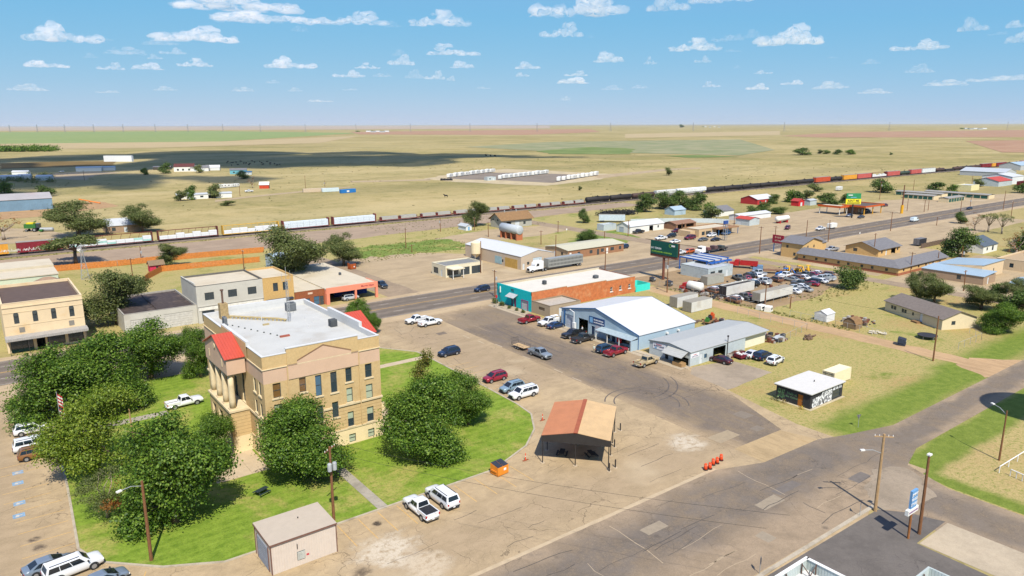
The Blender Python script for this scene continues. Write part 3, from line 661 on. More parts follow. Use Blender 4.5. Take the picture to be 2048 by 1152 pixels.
def portico(side):
    """columned porch on a rusticated base with a red gabled roof"""
    sx = -1 if side == 'w' else 1; X = (lambda d: -d) if sx < 0 else (lambda d: Wd+d); y0, y1 = 7.3, 18.5
    bxs = lambda mb, d0, d1, a, b, z0, z1: mb.box(min(X(d0),X(d1)), max(X(d0),X(d1)), a, b, z0, z1)
    mb = MB(); bxs(mb, .02, 2.8, y0, y1, 0, 2.7); part(CH, 'portico_plinth', mb, mstone)
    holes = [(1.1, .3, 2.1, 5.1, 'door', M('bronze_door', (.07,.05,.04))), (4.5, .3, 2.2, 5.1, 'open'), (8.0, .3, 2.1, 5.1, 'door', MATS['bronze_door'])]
    pa, pb = ((X(2.85), y1), (X(2.85), y0)) if sx < 0 else ((X(2.85), y0), (X(2.85), y1))
    Wall(CH, pa, pb, 0, 6.6, holes, [mstone, mbrick_l], bands=[(2.7,1)], name='portico_front', recess=.35)
    mb = MB(); bxs(mb, .02, 2.84, y0, y0+.25, 2.71, 6.6); part(CH, 'portico_side', mb, mbrick_l); mb = MB(); bxs(mb, .02, 2.84, y1-.25, y1, 2.71, 6.6); part(CH, 'portico_side', mb, mbrick_l)
    mb = MB(); bxs(mb, .17, 3.05, y0-.15, y1+.15, 6.6, 6.9); part(CH, 'balcony', mb, mtrim)
    for k in range(4):
        cy = y0+.75+k*(y1-y0-1.5)/3; cx = X(2.25)
        mb = MB(); mb.tube([(cx,cy,7.05),(cx,cy,8.2),(cx,cy,10.5),(cx,cy,12.1)], [.47,.46,.43,.38], 14); c = part(CH, 'column', mb, mtrim, True)
        mb = MB(); mb.box(cx-.55,cx+.55,cy-.55,cy+.55,6.9,7.08); part(c, 'base', mb, mtrim)
        mb = MB(); mb.tube([(cx,cy,12.0),(cx,cy,12.2)], [.42,.5], 14).box(cx-.52,cx+.52,cy-.52,cy+.52,12.2,12.42); part(c, 'capital', mb, mtrim)
    mb = MB(); bxs(mb, .18, 2.85, y0, y1, 12.42, 15.0); part(CH, 'entablature', mb, mpink)
    ym = (y0+y1)/2; xf = X(2.85)
    mb = MB(); a = [(xf,y0,15.0),(xf,y1,15.0),(xf,ym,17.25)]; b = [(X(.2),p[1],p[2]) for p in a]; mb.face(a).face(b[::-1])
    for i in range(3): mb.face([a[i],a[(i+1)%3],b[(i+1)%3],b[i]])
    part(CH, 'gable', mb, mpink)
    mb = MB(); mb.tube([(xf+sx*.02,ym,15.6),(xf+sx*.12,ym,15.6)], .42, 14); part(CH, 'seal', mb, mtrim)
    for k in (-3.3, 3.3): mb = MB(); mb.box(min(xf,xf+sx*.06),max(xf,xf+sx*.06),ym+k-.2,ym+k+.2,13.2,14.4); part(CH, 'crest', mb, mtrim)
    for s in (-1, 1):
        ye = ym+s*(y1-y0)/2+s*.25; mb = MB(); d0, d1 = -.02 if s else 0, 3.15
        p = [(X(.2),ye,14.93),(X(d1),ye,14.93),(X(d1),ym,17.36),(X(.2),ym,17.36)]
        if sx*s > 0: ribbed_quad(mb, p[1], p[0], p[2], p[3], 7, .05, .12)
        else: ribbed_quad(mb, p[0], p[1], p[3], p[2], 7, .05, .12)
        q = [(v[0],v[1],v[2]-.08) for v in p]; mb.face(q)
        for i in range(4): mb.face([p[i],p[(i+1)%4],q[(i+1)%4],q[i]])
        part(CH, 'portico_roof', mb, mred)
    st = []
    for k in range(5):
        mb = MB(); bxs(mb, 2.86+(4-k)*.0, 2.86+.45*(5-k), ym-2.6, ym+2.6, .06+k*.16, .06+(k+1)*.16-.003); part(CH, 'step', mb, mstone)
    mb = MB(); bxs(mb, 2.9, 5.4, ym-3.3, ym-2.65, 0, 1.2); part(CH, 'stair_wall', mb, mstone); mb = MB(); bxs(mb, 2.9, 5.4, ym+2.65, ym+3.3, 0, 1.2); part(CH, 'stair_wall', mb, mstone)
portico('w'); portico('e')
# roof fittings
mb = MB(); mb.box(2.2,3.5,27.2,28.5,15.75,18.4); ch = part(CH, 'chimney', mb, M('old_brick', Wc(170,146,104), scale=4, var=.25)); mb = MB(); mb.tube([(2.85,27.85,18.4),(2.85,27.85,20.6)], .17, 8).tube([(2.85,27.85,20.6),(2.85,27.85,20.8)], .3, 8); part(ch, 'flue', mb, M('rust_pipe', (.12,.07,.05)))
mb = MB(); mb.tube([(3.6,27.2,16.15),(9.6,20.6,16.15),(10.6,19.3,16.05)], .17, 6); du = part(CH, 'roof_pipe', mb, M('pipe_tan', Wc(180,162,120)))
for k in range(15): q = Vector((3.7,27.1,0)).lerp(Vector((10.4,19.6,0)), k/14); mb = MB(); mb.box(q.x-.14,q.x+.14,q.y-.14,q.y+.14,15.75,16.0); part(du, 'pipe_block', mb, MATS['pipe_tan'])
mb = MB()
for i in range(9): q = Vector((2.0+i*.55,23.5-i*1.45,0)); mb.box(q.x-.1,q.x+.1,q.y-.1,q.y+.1,15.75,15.9)
part(CH, 'cable_blocks', mb, mframe_d, stuff=True)
mb = MB(); mb.box(6.4,7.9,10.4,10.85,15.75,16.0); part(CH, 'red_block', mb, M('brick_red', A(186,104,84)))
mb = MB(); mb.box(6.6,7.6,19.0,19.35,15.75,16.0); part(CH, 'tan_block', mb, MATS['pipe_tan'])
mb = MB()
for (x, y, h) in ((7.2,21.6,1.6),(14.2,16.4,.7),(13.6,18.6,.6),(9.4,5.4,.35),(12.2,13.6,.4)): mb = MB(); mb.tube([(x,y,15.75),(x,y,15.75+h)], .07, 6); part(CH, 'vent_pipe', mb, mwcap)
ant = thing('antenna_mast', 'thin grey lattice antenna mast standing on the white courthouse roof', 'antenna', (40.9, 116.6, 15.75))
mb = MB()
for k in range(3): a = R(120*k); mb.tube([(math.cos(a)*.28,math.sin(a)*.28,0),(math.cos(a)*.22,math.sin(a)*.22,7.2)], .035, 5)
for i in range(14):
    for k in range(3): a, b = R(120*k), R(120*k+120); z = i*.5; mb.tube([(math.cos(a)*.27,math.sin(a)*.27,z),(math.cos(b)*.26,math.sin(b)*.26,z+.5)], .018, 4, cap=False)
part(ant, 'lattice', mb, M('galvanised', Wc(176,178,178), metal=.3, rough=.5))
mb = MB(); mb.tube([(0,0,7),(0,0,9.4)], .04, 5).tube([(-.7,0,7.2),(.7,0,7.2)], .03, 5).tube([(-.7,0,6.9),(-.7,0,8.3)], .03, 5).tube([(.7,0,6.9),(.7,0,8.7)], .03, 5); part(ant, 'aerial', mb, MATS['galvanised'])
ac_unit('grey condenser near the rear corner of the courthouse roof', (43.8, 123.6, 15.75), 1.6, 1.2, 1.5)
ac_unit('dark condenser near the east parapet of the courthouse roof', (45.6, 109.4, 15.75), 1.1, 1.1, 1.2, M('ac_charcoal', Wc(84,88,90)))
ac_unit('narrow grey unit beside the courthouse chimney', (31.6, 120.6, 15.75), .5, 1.2, 1.5)
# ================================================================ shops along the highway
mcream = M('cream_plaster', Wc(230,206,168), scale=.5, var=.06, stain=Wc(220,182,128)); mdkroof = M('brown_roof', A(112,92,80), scale=.7, var=.15); mtar = M('tar_roof', A(84,72,68), scale=1.2, var=.4, stain=A(130,112,98))
mgreyp = M('grey_paint', Wc(200,196,184), scale=.5, var=.07, stain=Wc(180,172,156)); mtanb = M('yellow_brick', Wc(208,170,108), scale=3, var=.14); mcreamroof = M('cream_roof', A(232,218,190), scale=.4, var=.06, stain=A(214,196,164))
mbrk = M('red_brown_brick', Wc(150,88,56), scale=3, var=.2); mpinkc = M('salmon_paint', Wc(238,146,116), var=.06); mteal = M('teal_brick', (0.0,.40,.42), scale=3, var=.14, bump=.02); mobrick = M('orange_brick', Wc(198,118,72), scale=1.4, var=.2, bump=.02, stain=Wc(214,154,108))
mgalv = M('blue_steel_siding', Wc(178,200,214), rough=.45, ribs=.32, var=.06, scale=.4, stain=Wc(150,172,186)); mbluetrim = M('blue_trim', Wc(58,108,160), var=.05); mwroof = M('white_steel_roof', A(242,242,240), rough=.4, var=.03, ribs=.9)
mgroof = M('grey_steel_roof', A(206,206,200), rough=.4, var=.05, ribs=.9); mgsid = M('grey_steel_siding', Wc(196,206,208), rough=.5, ribs=.32, var=.07, stain=Wc(172,180,180)); mcwall = M('cream_siding', Wc(238,232,206), ribs=.4, var=.05)
mwlet = M('white_letters', Wc(240,240,240), var=.03); mblk = M('black_paint', (.028,.028,.032), var=.2); mpost = M('white_post', Wc(236,234,226), var=.05); msteel = M('dark_steel', (.035,.03,.03), var=.2)
def post(root, x, y, z0, z1, r=.07, mat=None, name='post'):
    mb = MB(); mb.box(x-r,x+r,y-r,y+r,z0,z1); return part(root, name, mb, mat or mpost)
def slab(root, name, x0, x1, y0, y1, z0, z1, mat, zy=0.0):
    mb = MB(); mb.prism([(x0,y0),(x1,y0),(x1,y1),(x0,y1)], lambda p: z0+(p[1]-y0)*zy, lambda p: z1+(p[1]-y0)*zy); return part(root, name, mb, mat)
# two-storey cream store at the left edge
t = thing('store_building', 'two-storey cream store with dark brown roof and arched windows at left edge', 'building', (3.2, 185, 0))
fw = [(1.9+k*3.45, 6.3, .95, 2.1, 'grid') for k in range(4)] + [(.6, 0, 4.2, 2.6, 'shop'), (5.4, 0, 1.6, 2.6, 'open'), (7.4, .5, 3.4, 2.1, 'shop'), (11.4, .5, 3.0, 2.1, 'shop')]
box_walls(t, 0, 15, 0, 23, 0, 10.9, mcream, front=fw, left=[(5,6,1,2,'grid'),(12,6,1,2,'grid')])
for k in range(4):
    mb = MB(); mb.tube([(1.9+k*3.45+.475,-.02,8.36),(1.9+k*3.45+.475,.12,8.36)], .47, 14); part(t, 'window_arch', mb, mframe_d)
for x in (2.6, 11.9): mb = MB(); mb.box(x,x+1.0,-.06,0,4.3,5.4); v = part(t, 'vent_grille', mb, M('vent_grey', Wc(140,134,124)))
flat_roof(t, 0, 15, 0, 23, 10.9, mdkroof, mcream, .6, .3)
slab(t, 'cornice', -.05, 15.05, -.14, -.001, 9.9, 10.15, mcream); slab(t, 'string_course', 0.02, 14.98, -.07, -.001, 8.75, 8.85, mcream); slab(t, 'string_course', 0.02, 14.98, -.06, -.001, 5.85, 5.93, mcream)
slab(t, 'canopy', -.2, 15.2, -3.0, -.001, 3.2, 3.75, M('canopy_grey', A(196,190,182), ribs=.4), .03)
for x in (.4, 3.8, 7.6, 11.2, 14.6): post(t, x, -2.8, 0, 3.2, .05, msteel)
slab(t, 'green_base', .6, 4.8, -.05, -.002, .02, .6, M('green_panel', Wc(62,92,78)))
# low building with tarred roof
t = thing('low_shop', 'single-storey grey shop with black tarred roof beside the two-storey grey block', 'building', (26.2, 186, 0))
box_walls(t, 0, 16.2, 0, 22, 0, 4.7, mgreyp, front=[(1.2,.02,6.4,3.1,'garage',M('panel_grey', Wc(206,202,192), ribs=.3)),(8.6,.02,6.6,3.4,'garage',MATS['panel_grey'])])
flat_roof(t, 0, 16.2, 0, 22, 4.7, mtar, M('tin_coping', A(190,184,174)), .35, .25)
mb = MB(); mb.box(7.6,7.9,.3,21.7,4.36,4.56); part(t, 'fire_wall', mb, mtar)
# grey two-storey block
t = thing('grey_block', 'grey two-storey block with white roof and three paired windows across the highway', 'building', (42.4, 185, 0))
fw = [(1.9,5.7,2.2,1.9,'grid'),(7.5,5.7,2.2,1.9,'grid'),(12.4,5.7,2.2,1.9,'grid'),(.9,.5,3.0,2.6,'shop'),(5.2,.4,3.6,2.6,'shop'),(9.6,.02,1.3,2.6,'open'),(11.4,.4,3.8,2.6,'shop')]
box_walls(t, 0, 16.3, 0, 15, 0, 9.4, mgreyp, front=fw)
flat_roof(t, 0, 16.3, 0, 15, 9.4, mcreamroof, M('dark_coping', A(120,116,110)), .4, .2)
for i in range(4): slab(t, 'stepped_parapet', -.02, .30, 1.5+i*3.4, 4.85+i*3.4, 9.49, 9.95-.11*i, mgreyp)
slab(t, 'belt_course', .01, 16.29, -.16, -.002, 4.2, 4.42, mgreyp); slab(t, 'sign_band', .3, 16.0, -.1, -.003, 3.2, 4.0, M('off_white', Wc(232,228,216)))
t = thing('yellow_brick_block', 'narrow yellow brick two-storey block with two dark windows between grey block and brick shop', 'building', (58.72, 185, 0))
box_walls(t, 0, 8.1, 0, 15, 0, 9.3, mtanb, front=[(2.6,5.6,1.3,2.2),(5.2,5.6,1.3,2.2),(1.2,.3,5.6,2.5,'shop'),(.2,.02,.9,2.5,'door',mframe_d)])
flat_roof(t, 0, 8.1, 0, 15, 9.3, mcreamroof, mtanb, .4, .25); slab(t, 'awning', .6, 7.6, -1.2, -.002, 3.2, 3.4, M('awning_navy', Wc(40,52,70)), .15)
# brick shop and salmon drive-under canopy
t = thing('brick_shop', 'low red-brown brick shop with blue windows beside the salmon canopy', 'building', (67.0, 185.2, 0))
box_walls(t, 0, 8.3, 0, 37, 0, 4.5, mbrk, front=[(.9,.8,3.2,1.5,'blue'),(5.2,.3,1.6,2.3,'blue'),(6.9,.02,1.1,2.5,'door',MATS['dark_frame'])])
flat_roof(t, 0, 8.3, 0, 37, 4.5, mcreamroof, mcreamroof, .2, .2); slab(t, 'sign_plate', 3.6, 4.9, -.08, -.002, 3.4, 3.9, M('pale_sign', Wc(226,196,170)))
t = thing('glass_shop', 'salmon painted glass shop with deep drive-under canopy and blue wall', 'building', (75.4, 184.0, 0))
mblue = M('royal_blue_paint', Wc(34,62,140), var=.1)
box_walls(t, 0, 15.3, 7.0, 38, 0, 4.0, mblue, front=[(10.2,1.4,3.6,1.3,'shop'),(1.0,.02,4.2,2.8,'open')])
slab(t, 'roof', 0, 15.3, .26, 38, 4.05, 4.35, mcreamroof); slab(t, 'fascia', -.05, 15.4, 0, .25, 3.05, 4.62, mpinkc); slab(t, 'side_fascia', 15.1, 15.38, .26, 7.2, 3.1, 4.5, mpinkc)
for x, w in ((0,.9),(8.4,.5),(14.7,.7)): mb = MB(); mb.box(x,x+w,0,.6,0,3.04); part(t, 'canopy_post', mb, mpinkc)
slab(t, 'side_wall', -.02, .3, .62, 6.98, 0, 4.0, mpinkc)
lettering(t, 'Morris Glass', .75, M('maroon_letters', Wc(170,52,70)), (12.2, -.012, 3.62))
ac_unit('small rusty cowl on the cream roof above the salmon fascia', (86.5, 200, 4.36), .6, .6, .8)
# rear sheds
t = thing('lean_shed', 'pale blue steel shed under the big tree behind the shops', 'shed', (80, 238, 0))
box_walls(t, 0, 10, 0, 9, 0, 4.6, mgalv); gable_roof(t, 0, 10, 0, 9, 4.6, 5.6, 'x', M('pale_blue_roof', A(186,206,216), ribs=.6))
t = thing('hip_roof_annex', 'small annex with brown hipped roof behind the cream store', 'building', (11.6, 240, 0))
box_walls(t, 0, 9, 0, 8, 0, 3.2, mcream); mb = MB(); r = [(-.4,-.4,3.2),(9.4,-.4,3.2),(9.4,8.4,3.2),(-.4,8.4,3.2)]; a = (3.6,4,5.6); b = (5.4,4,5.6)
mb.face([r[0],r[1],b,a]).face([r[1],r[2],b]).face([r[2],r[3],a,b]).face([r[3],r[0],a]); part(t, 'roof', mb, M('hip_brown', A(176,146,120), var=.1))
t = thing('green_hall', 'long pale green hall with white stepped roof behind the cream store', 'building', (-24, 252, 0))
box_walls(t, 0, 43.5, 0, 26, 0, 4.6, M('mint_wall', Wc(206,214,188), var=.05), front=[(30,2.0,1.1,.8),(34,2.0,1.1,.8),(38,2.0,1.1,.8)])
slab(t, 'roof', -.2, 43.7, -.2, 12.9, 4.62, 4.9, mcreamroof); slab(t, 'upper_roof', -.2, 43.7, 13, 26.2, 4.7, 5.6, mcreamroof)
t = thing('tin_lean_to', 'low white tin roof tucked behind the tarred shop', 'shed', (34, 208.3, 0))
box_walls(t, 0, 9, 0, 6, 0, 2.6, mgreyp); slab(t, 'roof', -.1, 9.1, -.1, 6.1, 2.62, 2.75, M('white_tin', A(224,222,216)), .05)
t = thing('play_house', 'tiny red shed with brown roof inside the orange fence', 'shed', (46.5, 262.5, 0))
box_walls(t, 0, 4.4, 0, 3.4, 0, 2.5, M('barn_red', Wc(204,52,84)), front=[(1.9,1.0,.7,.9)], gable=None); gable_roof(t, 0, 4.4, 0, 3.4, 2.5, 3.7, 'x', M('shingle_tan', A(150,126,98), var=.15), ov=.35)
# ---------------------------------------------------------------- teal and orange brick shop
t = thing('brick_store', 'long orange brick store with teal front wall and cream roof', 'building', (114.7, 143.7, 0))
Wall(t, (0,0), (38.6,0), 0, 4.6, [(28.6,1.5,.85,1.3,'win',mframe_w),(32.2,1.5,.85,1.3,'win',mframe_w),(35.9,1.5,.85,1.3,'win',mframe_w)], mobrick, frame=mframe_w)
Wall(t, (38.6,0), (38.6,15.4), 0, 4.6, [], mobrick); Wall(t, (38.6,15.4), (0,15.4), 0, 4.6, [], mobrick)
wl = Wall(t, (0,15.4), (0,0), 0, 5.3, [(6.5,0,1.0,2.4,'blue'),(7.7,0,1.0,2.4,'door',M('door_magenta', Wc(120,50,90))),(11.2,.05,2.6,2.5,'garage',M('striped_panel', Wc(190,186,186)))], mteal)
for i, (u0, u1, z) in enumerate(((0,12.2,5.35),(12.2,27,5.05),(27,38.6,4.75))): slab(t, 'parapet_wall', u0, u1-.01, .004, .3, 4.4, z, mobrick); slab(t, 'coping', u0, u1-.01, -.05, .34, z+.002, z+.09, mcreamroof)
slab(t, 'roof', .31, 38.3, .31, 15.1, 4.2, 4.5, M('pale_roof', A(244,236,220), var=.05, scale=.4)); slab(t, 'rear_parapet', 0, 38.6, 15.1, 15.38, 4.4, 5.0, mcreamroof); slab(t, 'end_parapet', .004, .3, .31, 15.09, 4.4, 5.3, mteal)
mb = MB(); wl.bx(mb, 11.05, 11.19, .0, .1, 0, 2.7); wl.bx(mb, 13.81, 13.95, .0, .1, 0, 2.7); wl.bx(mb, 11.2, 13.8, .0, .1, 2.56, 2.7); part(t, 'door_surround', mb, M('magenta_trim', Wc(150,40,120)))
mb = MB()
for i in range(5): a = .4+i*.44; mb.face([(-.12,4.1,0.3+a),(-.12,1.7,.3+a),(-.12,1.7,.3+a+.2),(-.12,4.1,.3+a+.2)])
aw = MB(); aw.prism([(-1.6,5.9),(-.02,5.9),(-.02,9.6),(-1.6,9.6)], lambda p: 2.75+.5*(p[0]+1.6), lambda p: 2.83+.5*(p[0]+1.6)); part(t, 'awning', aw, M('tin_awning', A(206,208,210), ribs=.5))
o = obj('wall_emblem', text_mesh('YK', 1.1, mblk), t, (-.03, 8.3, 4.0)); o.rotation_euler = (math.pi/2, 0, -math.pi/2)
mb = MB(); mb.box(-.3,-.02,13.6,13.75,2.9,4.6); part(t, 'sign_bracket', mb, mframe_w); mb = MB(); mb.tube([(-.05,15.2,4.2),(-.3,13.4,1.2),(-.3,12.6,.2)], .05, 5); part(t, 'cable_run', mb, msteel)
ac_unit('dark cowl unit near the teal end of the cream roof', (126.0, 152.2, 4.5), .9, .9, 1.1, MATS['ac_charcoal']); ac_unit('grey unit at the middle of the cream roof', (143.0, 149.5, 4.5), 1.4, 1.0, .9)
t = thing('teal_enclosure', 'bright teal roofless yard wall at the end of the brick store', 'wall', (153.4, 143.3, 0))
mtl = M('teal_paint', Wc(64,222,206), var=.05)
for q in ((0,6,0,.2),(5.8,6,.21,5),(0,6,5.01,5.2)): mb = MB(); mb.box(*q,0,2.0); part(t, 'panel', mb, mtl)
for x in (1.0,2.1,3.2): mb = MB(); mb.box(x,x+.5,4.5,4.9,.01,2.9); part(t, 'tank', mb, M('grey_tank', Wc(150,152,150)))
t = thing('tan_annex', 'low tan flat-roofed annex between the brick store and the blue steel building', 'building', (114.75, 136.3, 0))
box_walls(t, 0, 10.4, 0, 7.35, 0, 3.1, M('taupe_wall', Wc(176,158,132), var=.06), front=[(3.0,.05,1.2,2.2,'door')], left=[(2.8,1.4,2.4,.8,'brown')])
flat_roof(t, 0, 10.4, 0, 7.35, 3.1, M('grey_gravel_roof', A(206,196,180)), M('taupe_cap', A(170,150,124)), .25, .25)
# ---------------------------------------------------------------- blue and white steel building
t = thing('steel_building', 'large white-roofed steel building with blue trim and open bay', 'building', (112.8, 104.0, 0))
L_ = 25.6
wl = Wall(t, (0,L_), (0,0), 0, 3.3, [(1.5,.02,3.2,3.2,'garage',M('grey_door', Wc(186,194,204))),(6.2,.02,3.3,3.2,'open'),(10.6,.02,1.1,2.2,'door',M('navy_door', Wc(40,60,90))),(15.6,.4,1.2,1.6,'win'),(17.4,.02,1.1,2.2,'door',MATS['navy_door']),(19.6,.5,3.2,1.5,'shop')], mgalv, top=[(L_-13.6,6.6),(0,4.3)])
mb = MB(); wl.bx(mb, 1.5, 4.7, -.1, -.06, 3.28, 3.9); part(t, 'door_header', mb, MATS['grey_door'])
Wall(t, (0,0), (18.6,0), 0, 3.3, [], mgalv); Wall(t, (18.6,0), (18.6,L_), 0, 3.3, [], mgalv, top=[(L_,4.3),(13.6,6.6)]); Wall(t, (18.6,L_), (0,L_), 0, 4.3, [], mgalv)
gable_roof(t, 0, 18.6, 0, L_, 3.3, 6.6, 'x', mwroof, ov=.18, ridge=13.6, ze2=4.3, trim=mbluetrim)
for y in (.02, L_-1.45, L_-.12): mb = MB(); mb.box(-.08,-.002,y,y+.12,0,3.35); part(t, 'corner_trim', mb, mbluetrim)
mb = MB(); wl.bx(mb, 1.0, 1.45, .003, .12, 0, 4.2); part(t, 'door_trim', mb, mbluetrim)
mb = MB(); wl.bx(mb, 9.9, 15.0, .01, .1, 2.9, 4.5); sg = part(t, 'wall_sign', mb, M('navy_sign', Wc(38,72,122)))
mb = MB(); wl.bx(mb, 10.1, 11.2, .101, .11, 3.0, 4.3); part(sg, 'emblem', mb, M('pale_blue', Wc(130,180,220)))
for i, (z, h) in enumerate(((3.75,.36),(3.15,.34))):
    u = 11.5
    while u < 14.6: w = random.uniform(.1,.3); mb = MB(); wl.bx(mb, u, u+w, .101, .115, z, z+h*random.uniform(.7,1)); part(sg, 'letter', mb, mwlet); u += w+.09
mb = MB(); wl.bx(mb, 12.0, 13.6, .01, .06, 1.2, 2.6); part(t, 'notice_board', mb, M('notice', Wc(196,190,196), var=.3, scale=6))
pr = MB(); pr.prism([(-2.3,.2),(-.003,.2),(-.003,11.4),(-2.3,11.4)], lambda p: 2.35+.16*(p[0]+2.3), lambda p: 2.45+.16*(p[0]+2.3)); part(t, 'porch_roof', pr, M('porch_tin', A(188,206,214), ribs=.5))
for y in (.4, 3.9, 7.6, 11.2): post(t, -2.1, y, 0, 2.35, .07)
slab(t, 'porch_end', -2.2, -.05, .2, .28, 0, 2.3, mgalv)
mb = MB(); mb.box(-.75,-.45,4.6,5.9,.6,2.0); part(t, 'red_board', mb, M('drink_red', Wc(196,32,44)))
mb = MB(); mb.tube([(-.5,L_-5.1,.01),(-.5,L_-5.1,4.4),(-.5,L_-3.6,4.8)], .12, 8).box(-.8,-.2,L_-5.6,L_-4.9,0,1.9); part(t, 'exhaust_duct', mb, M('duct_white', Wc(226,228,228)))
for x in (8.6, 12.4): mb = MB(); mb.box(x,x+.5,-.5,-.003,2.2,2.6); part(t, 'wall_unit', mb, mframe_w)
# ---------------------------------------------------------------- body shop
t = thing('body_shop', 'long grey steel body shop with white name board and propped awning', 'building', (112.9, 90.0, 0))
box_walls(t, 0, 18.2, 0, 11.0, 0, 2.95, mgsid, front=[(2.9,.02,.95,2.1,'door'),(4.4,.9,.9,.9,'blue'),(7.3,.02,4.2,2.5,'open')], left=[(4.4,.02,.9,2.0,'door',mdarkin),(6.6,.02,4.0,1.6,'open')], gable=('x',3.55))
gable_roof(t, 0, 26.6, 0, 11.0, 2.95, 3.6, 'x', mgroof, ov=.15, trim=M('grey_trim', Wc(120,128,132)))
Wall(t, (18.21,.75), (26.6,.75), 0, 2.95, [], mcwall); Wall(t, (26.6,.75), (26.6,11.0), 0, 2.95, [], mcwall); Wall(t, (26.6,11.0), (18.21,11.0), 0, 2.95, [], mcwall)
mb = MB(); mb.prism([(-2.2,.5),(-.02,.5),(-.02,5.8),(-2.2,5.8)], lambda p: 2.0+.45*(p[0]+2.2), lambda p: 2.08+.45*(p[0]+2.2)); part(t, 'awning', mb, MATS['grey_steel_roof'])
for y in (.6, 5.6): mb = MB(); mb.tube([(-2.1,y,2.0),(-.05,y,1.0)], .03, 5); part(t, 'awning_strut', mb, msteel)
mb = MB(); mb.box(-.06,-.002,6.6,10.0,1.6,2.9); sg = part(t, 'name_board', mb, M('board_white', Wc(240,240,244), var=.03))
mnav, mrd = M('navy_letters', Wc(30,40,90)), M('red_letters', Wc(190,40,50))
lettering(sg, "Ronnie's", .42, mrd, (-.075, 8.3, 2.5), '-x'); lettering(sg, 'BODY SHOP', .5, mnav, (-.075, 8.3, 2.06), '-x')
mb = MB(); mb.box(-.07,-.061,8.9,9.5,1.64,1.98); part(sg, 'picture', mb, MATS['pale_blue'])
mb = MB(); mb.box(.2,2.7,-.05,-.002,1.7,2.55); sg = part(t, 'name_board', mb, MATS['board_white']); lettering(sg, 'BODY SHOP', .36, mnav, (1.45, -.06, 1.85)); lettering(sg, "Ronnie's", .3, mrd, (1.45, -.06, 2.25))
mb = MB(); mb.tube([(11.9,-.12,.0),(11.9,-.12,4.2)], .09, 8).tube([(11.9,-.12,4.2),(11.9,-.12,4.5)], .2, 8); part(t, 'flue', mb, msteel)
mb = MB(); mb.box(-1.9,-.5,.6,3.0,.02,.8); part(t, 'wood_crate', mb, M('raw_wood', Wc(170,136,92), var=.2))
# ---------------------------------------------------------------- mural hut
mmur, tt, bb = newmat('mural_print'); pos = tt.n('NewGeometry').outputs[0]
w1 = tt.n('TexVoronoi', Vector=stretched(tt, pos, 2.6, 2.6), Scale=1.0); w1.feature = 'DISTANCE_TO_EDGE'
f = tt.ss(tt.m('ADD', w1.outputs[0], tt.m('MULTIPLY', tt.m('SUBTRACT', tt.noise(pos, 3.0, 2), .5), .5)), .10, .16)
tt.set(bb, 'Base_Color', tt.mix(f, Wc(232,234,236), (.02,.02,.024))); bb.inputs['Roughness'].default_value = .8
mgl, tt, bb = newmat('green_mural'); pos = tt.n('NewGeometry').outputs[0]
f = tt.ss(tt.noise(pos, 2.2, 3, .6, 1.2), .48, .56); tt.set(bb, 'Base_Color', tt.mix(f, (.02,.022,.026), Wc(92,138,92)))
t = thing('mural_hut', 'small black hut with white mural and white flat roof on the vacant grass', 'hut', (111.3, 62.7, 0))
box_walls(t, 0, 10.4, 0, 6.6, 0, 2.75, mblk, front=[(7.0,.3,2.7,1.5,'win')], left=[(4.2,.05,1.0,2.1,'door',M('wood_door', Wc(170,104,40)))])
mb = MB(); mb.face([(.6,-.012,.1),(6.9,-.012,.1),(6.9,-.012,2.2),(6.0,-.012,2.55),(4.0,-.012,2.55),(3.2,-.012,1.9),(.6,-.012,1.7)]); part(t, 'mural', mb, mmur)
mb = MB(); mb.face([(7.0,-.011,1.85),(9.9,-.011,1.85),(9.9,-.011,2.5),(7.0,-.011,2.5)]); part(t, 'mural', mb, mmur)
mb = MB(); mb.face([(-.012,6.3,.5),(-.012,4.9,.5),(-.012,4.9,2.2),(-.012,6.3,2.2)]); part(t, 'mural', mb, mgl)
mgt = M('green_letters', Wc(104,140,104)); lettering(t, 'Nails at', .62, mgt, (-.03, 3.5, 1.6), '-x'); lettering(t, 'the Corner', .52, mgt, (-.03, 3.5, 1.0), '-x')
slab(t, 'roof', -.35, 10.75, -.35, 6.95, 2.76, 2.9, M('hut_white_roof', A(240,236,228), var=.04)); slab(t, 'roof_edge', -.25, 10.65, -.25, 6.85, 2.6, 2.757, mblk)
mb = MB(); mb.tube([(6,3,2.9),(6,3,3.2)], .1, 6); part(t, 'vent', mb, msteel)
mb = MB(); mb.box(-.5,10.6,-.5,6.7,0,.05); part(t, 'slab_edge', mb, M('slab_cream', A(222,206,170)))
for k, (x, y) in enumerate(((-.9,1.0),(-1.0,5.6),(-.9,4.4),(-.8,6.3))):
    b_ = thing('planter_bush', ['yellow flowering bush by the hut door','pale shrub under the green mural of the hut','low straw-coloured shrub against the hut front','dark shrub at the far corner of the hut front'][k], 'bush', (111.3+x, 62.7+y, 0))
    mb = MB(); 
    for i in range(60): q = Vector((random.gauss(0,.28), random.gauss(0,.28), abs(random.gauss(.3,.2)))); d = Vector((random.uniform(-1,1),random.uniform(-1,1),random.uniform(-.3,1)))*.16; e = d.cross(Vector((.3,.5,.8))).normalized()*.1; mb.face([q-e, q+e, q+d+e*.3, q+d-e*.3])
    part(b_, 'foliage', mb, M('shrub_%d' % k, [Wc(200,170,50),Wc(130,140,100),Wc(180,160,100),Wc(70,90,50)][k], var=.3))
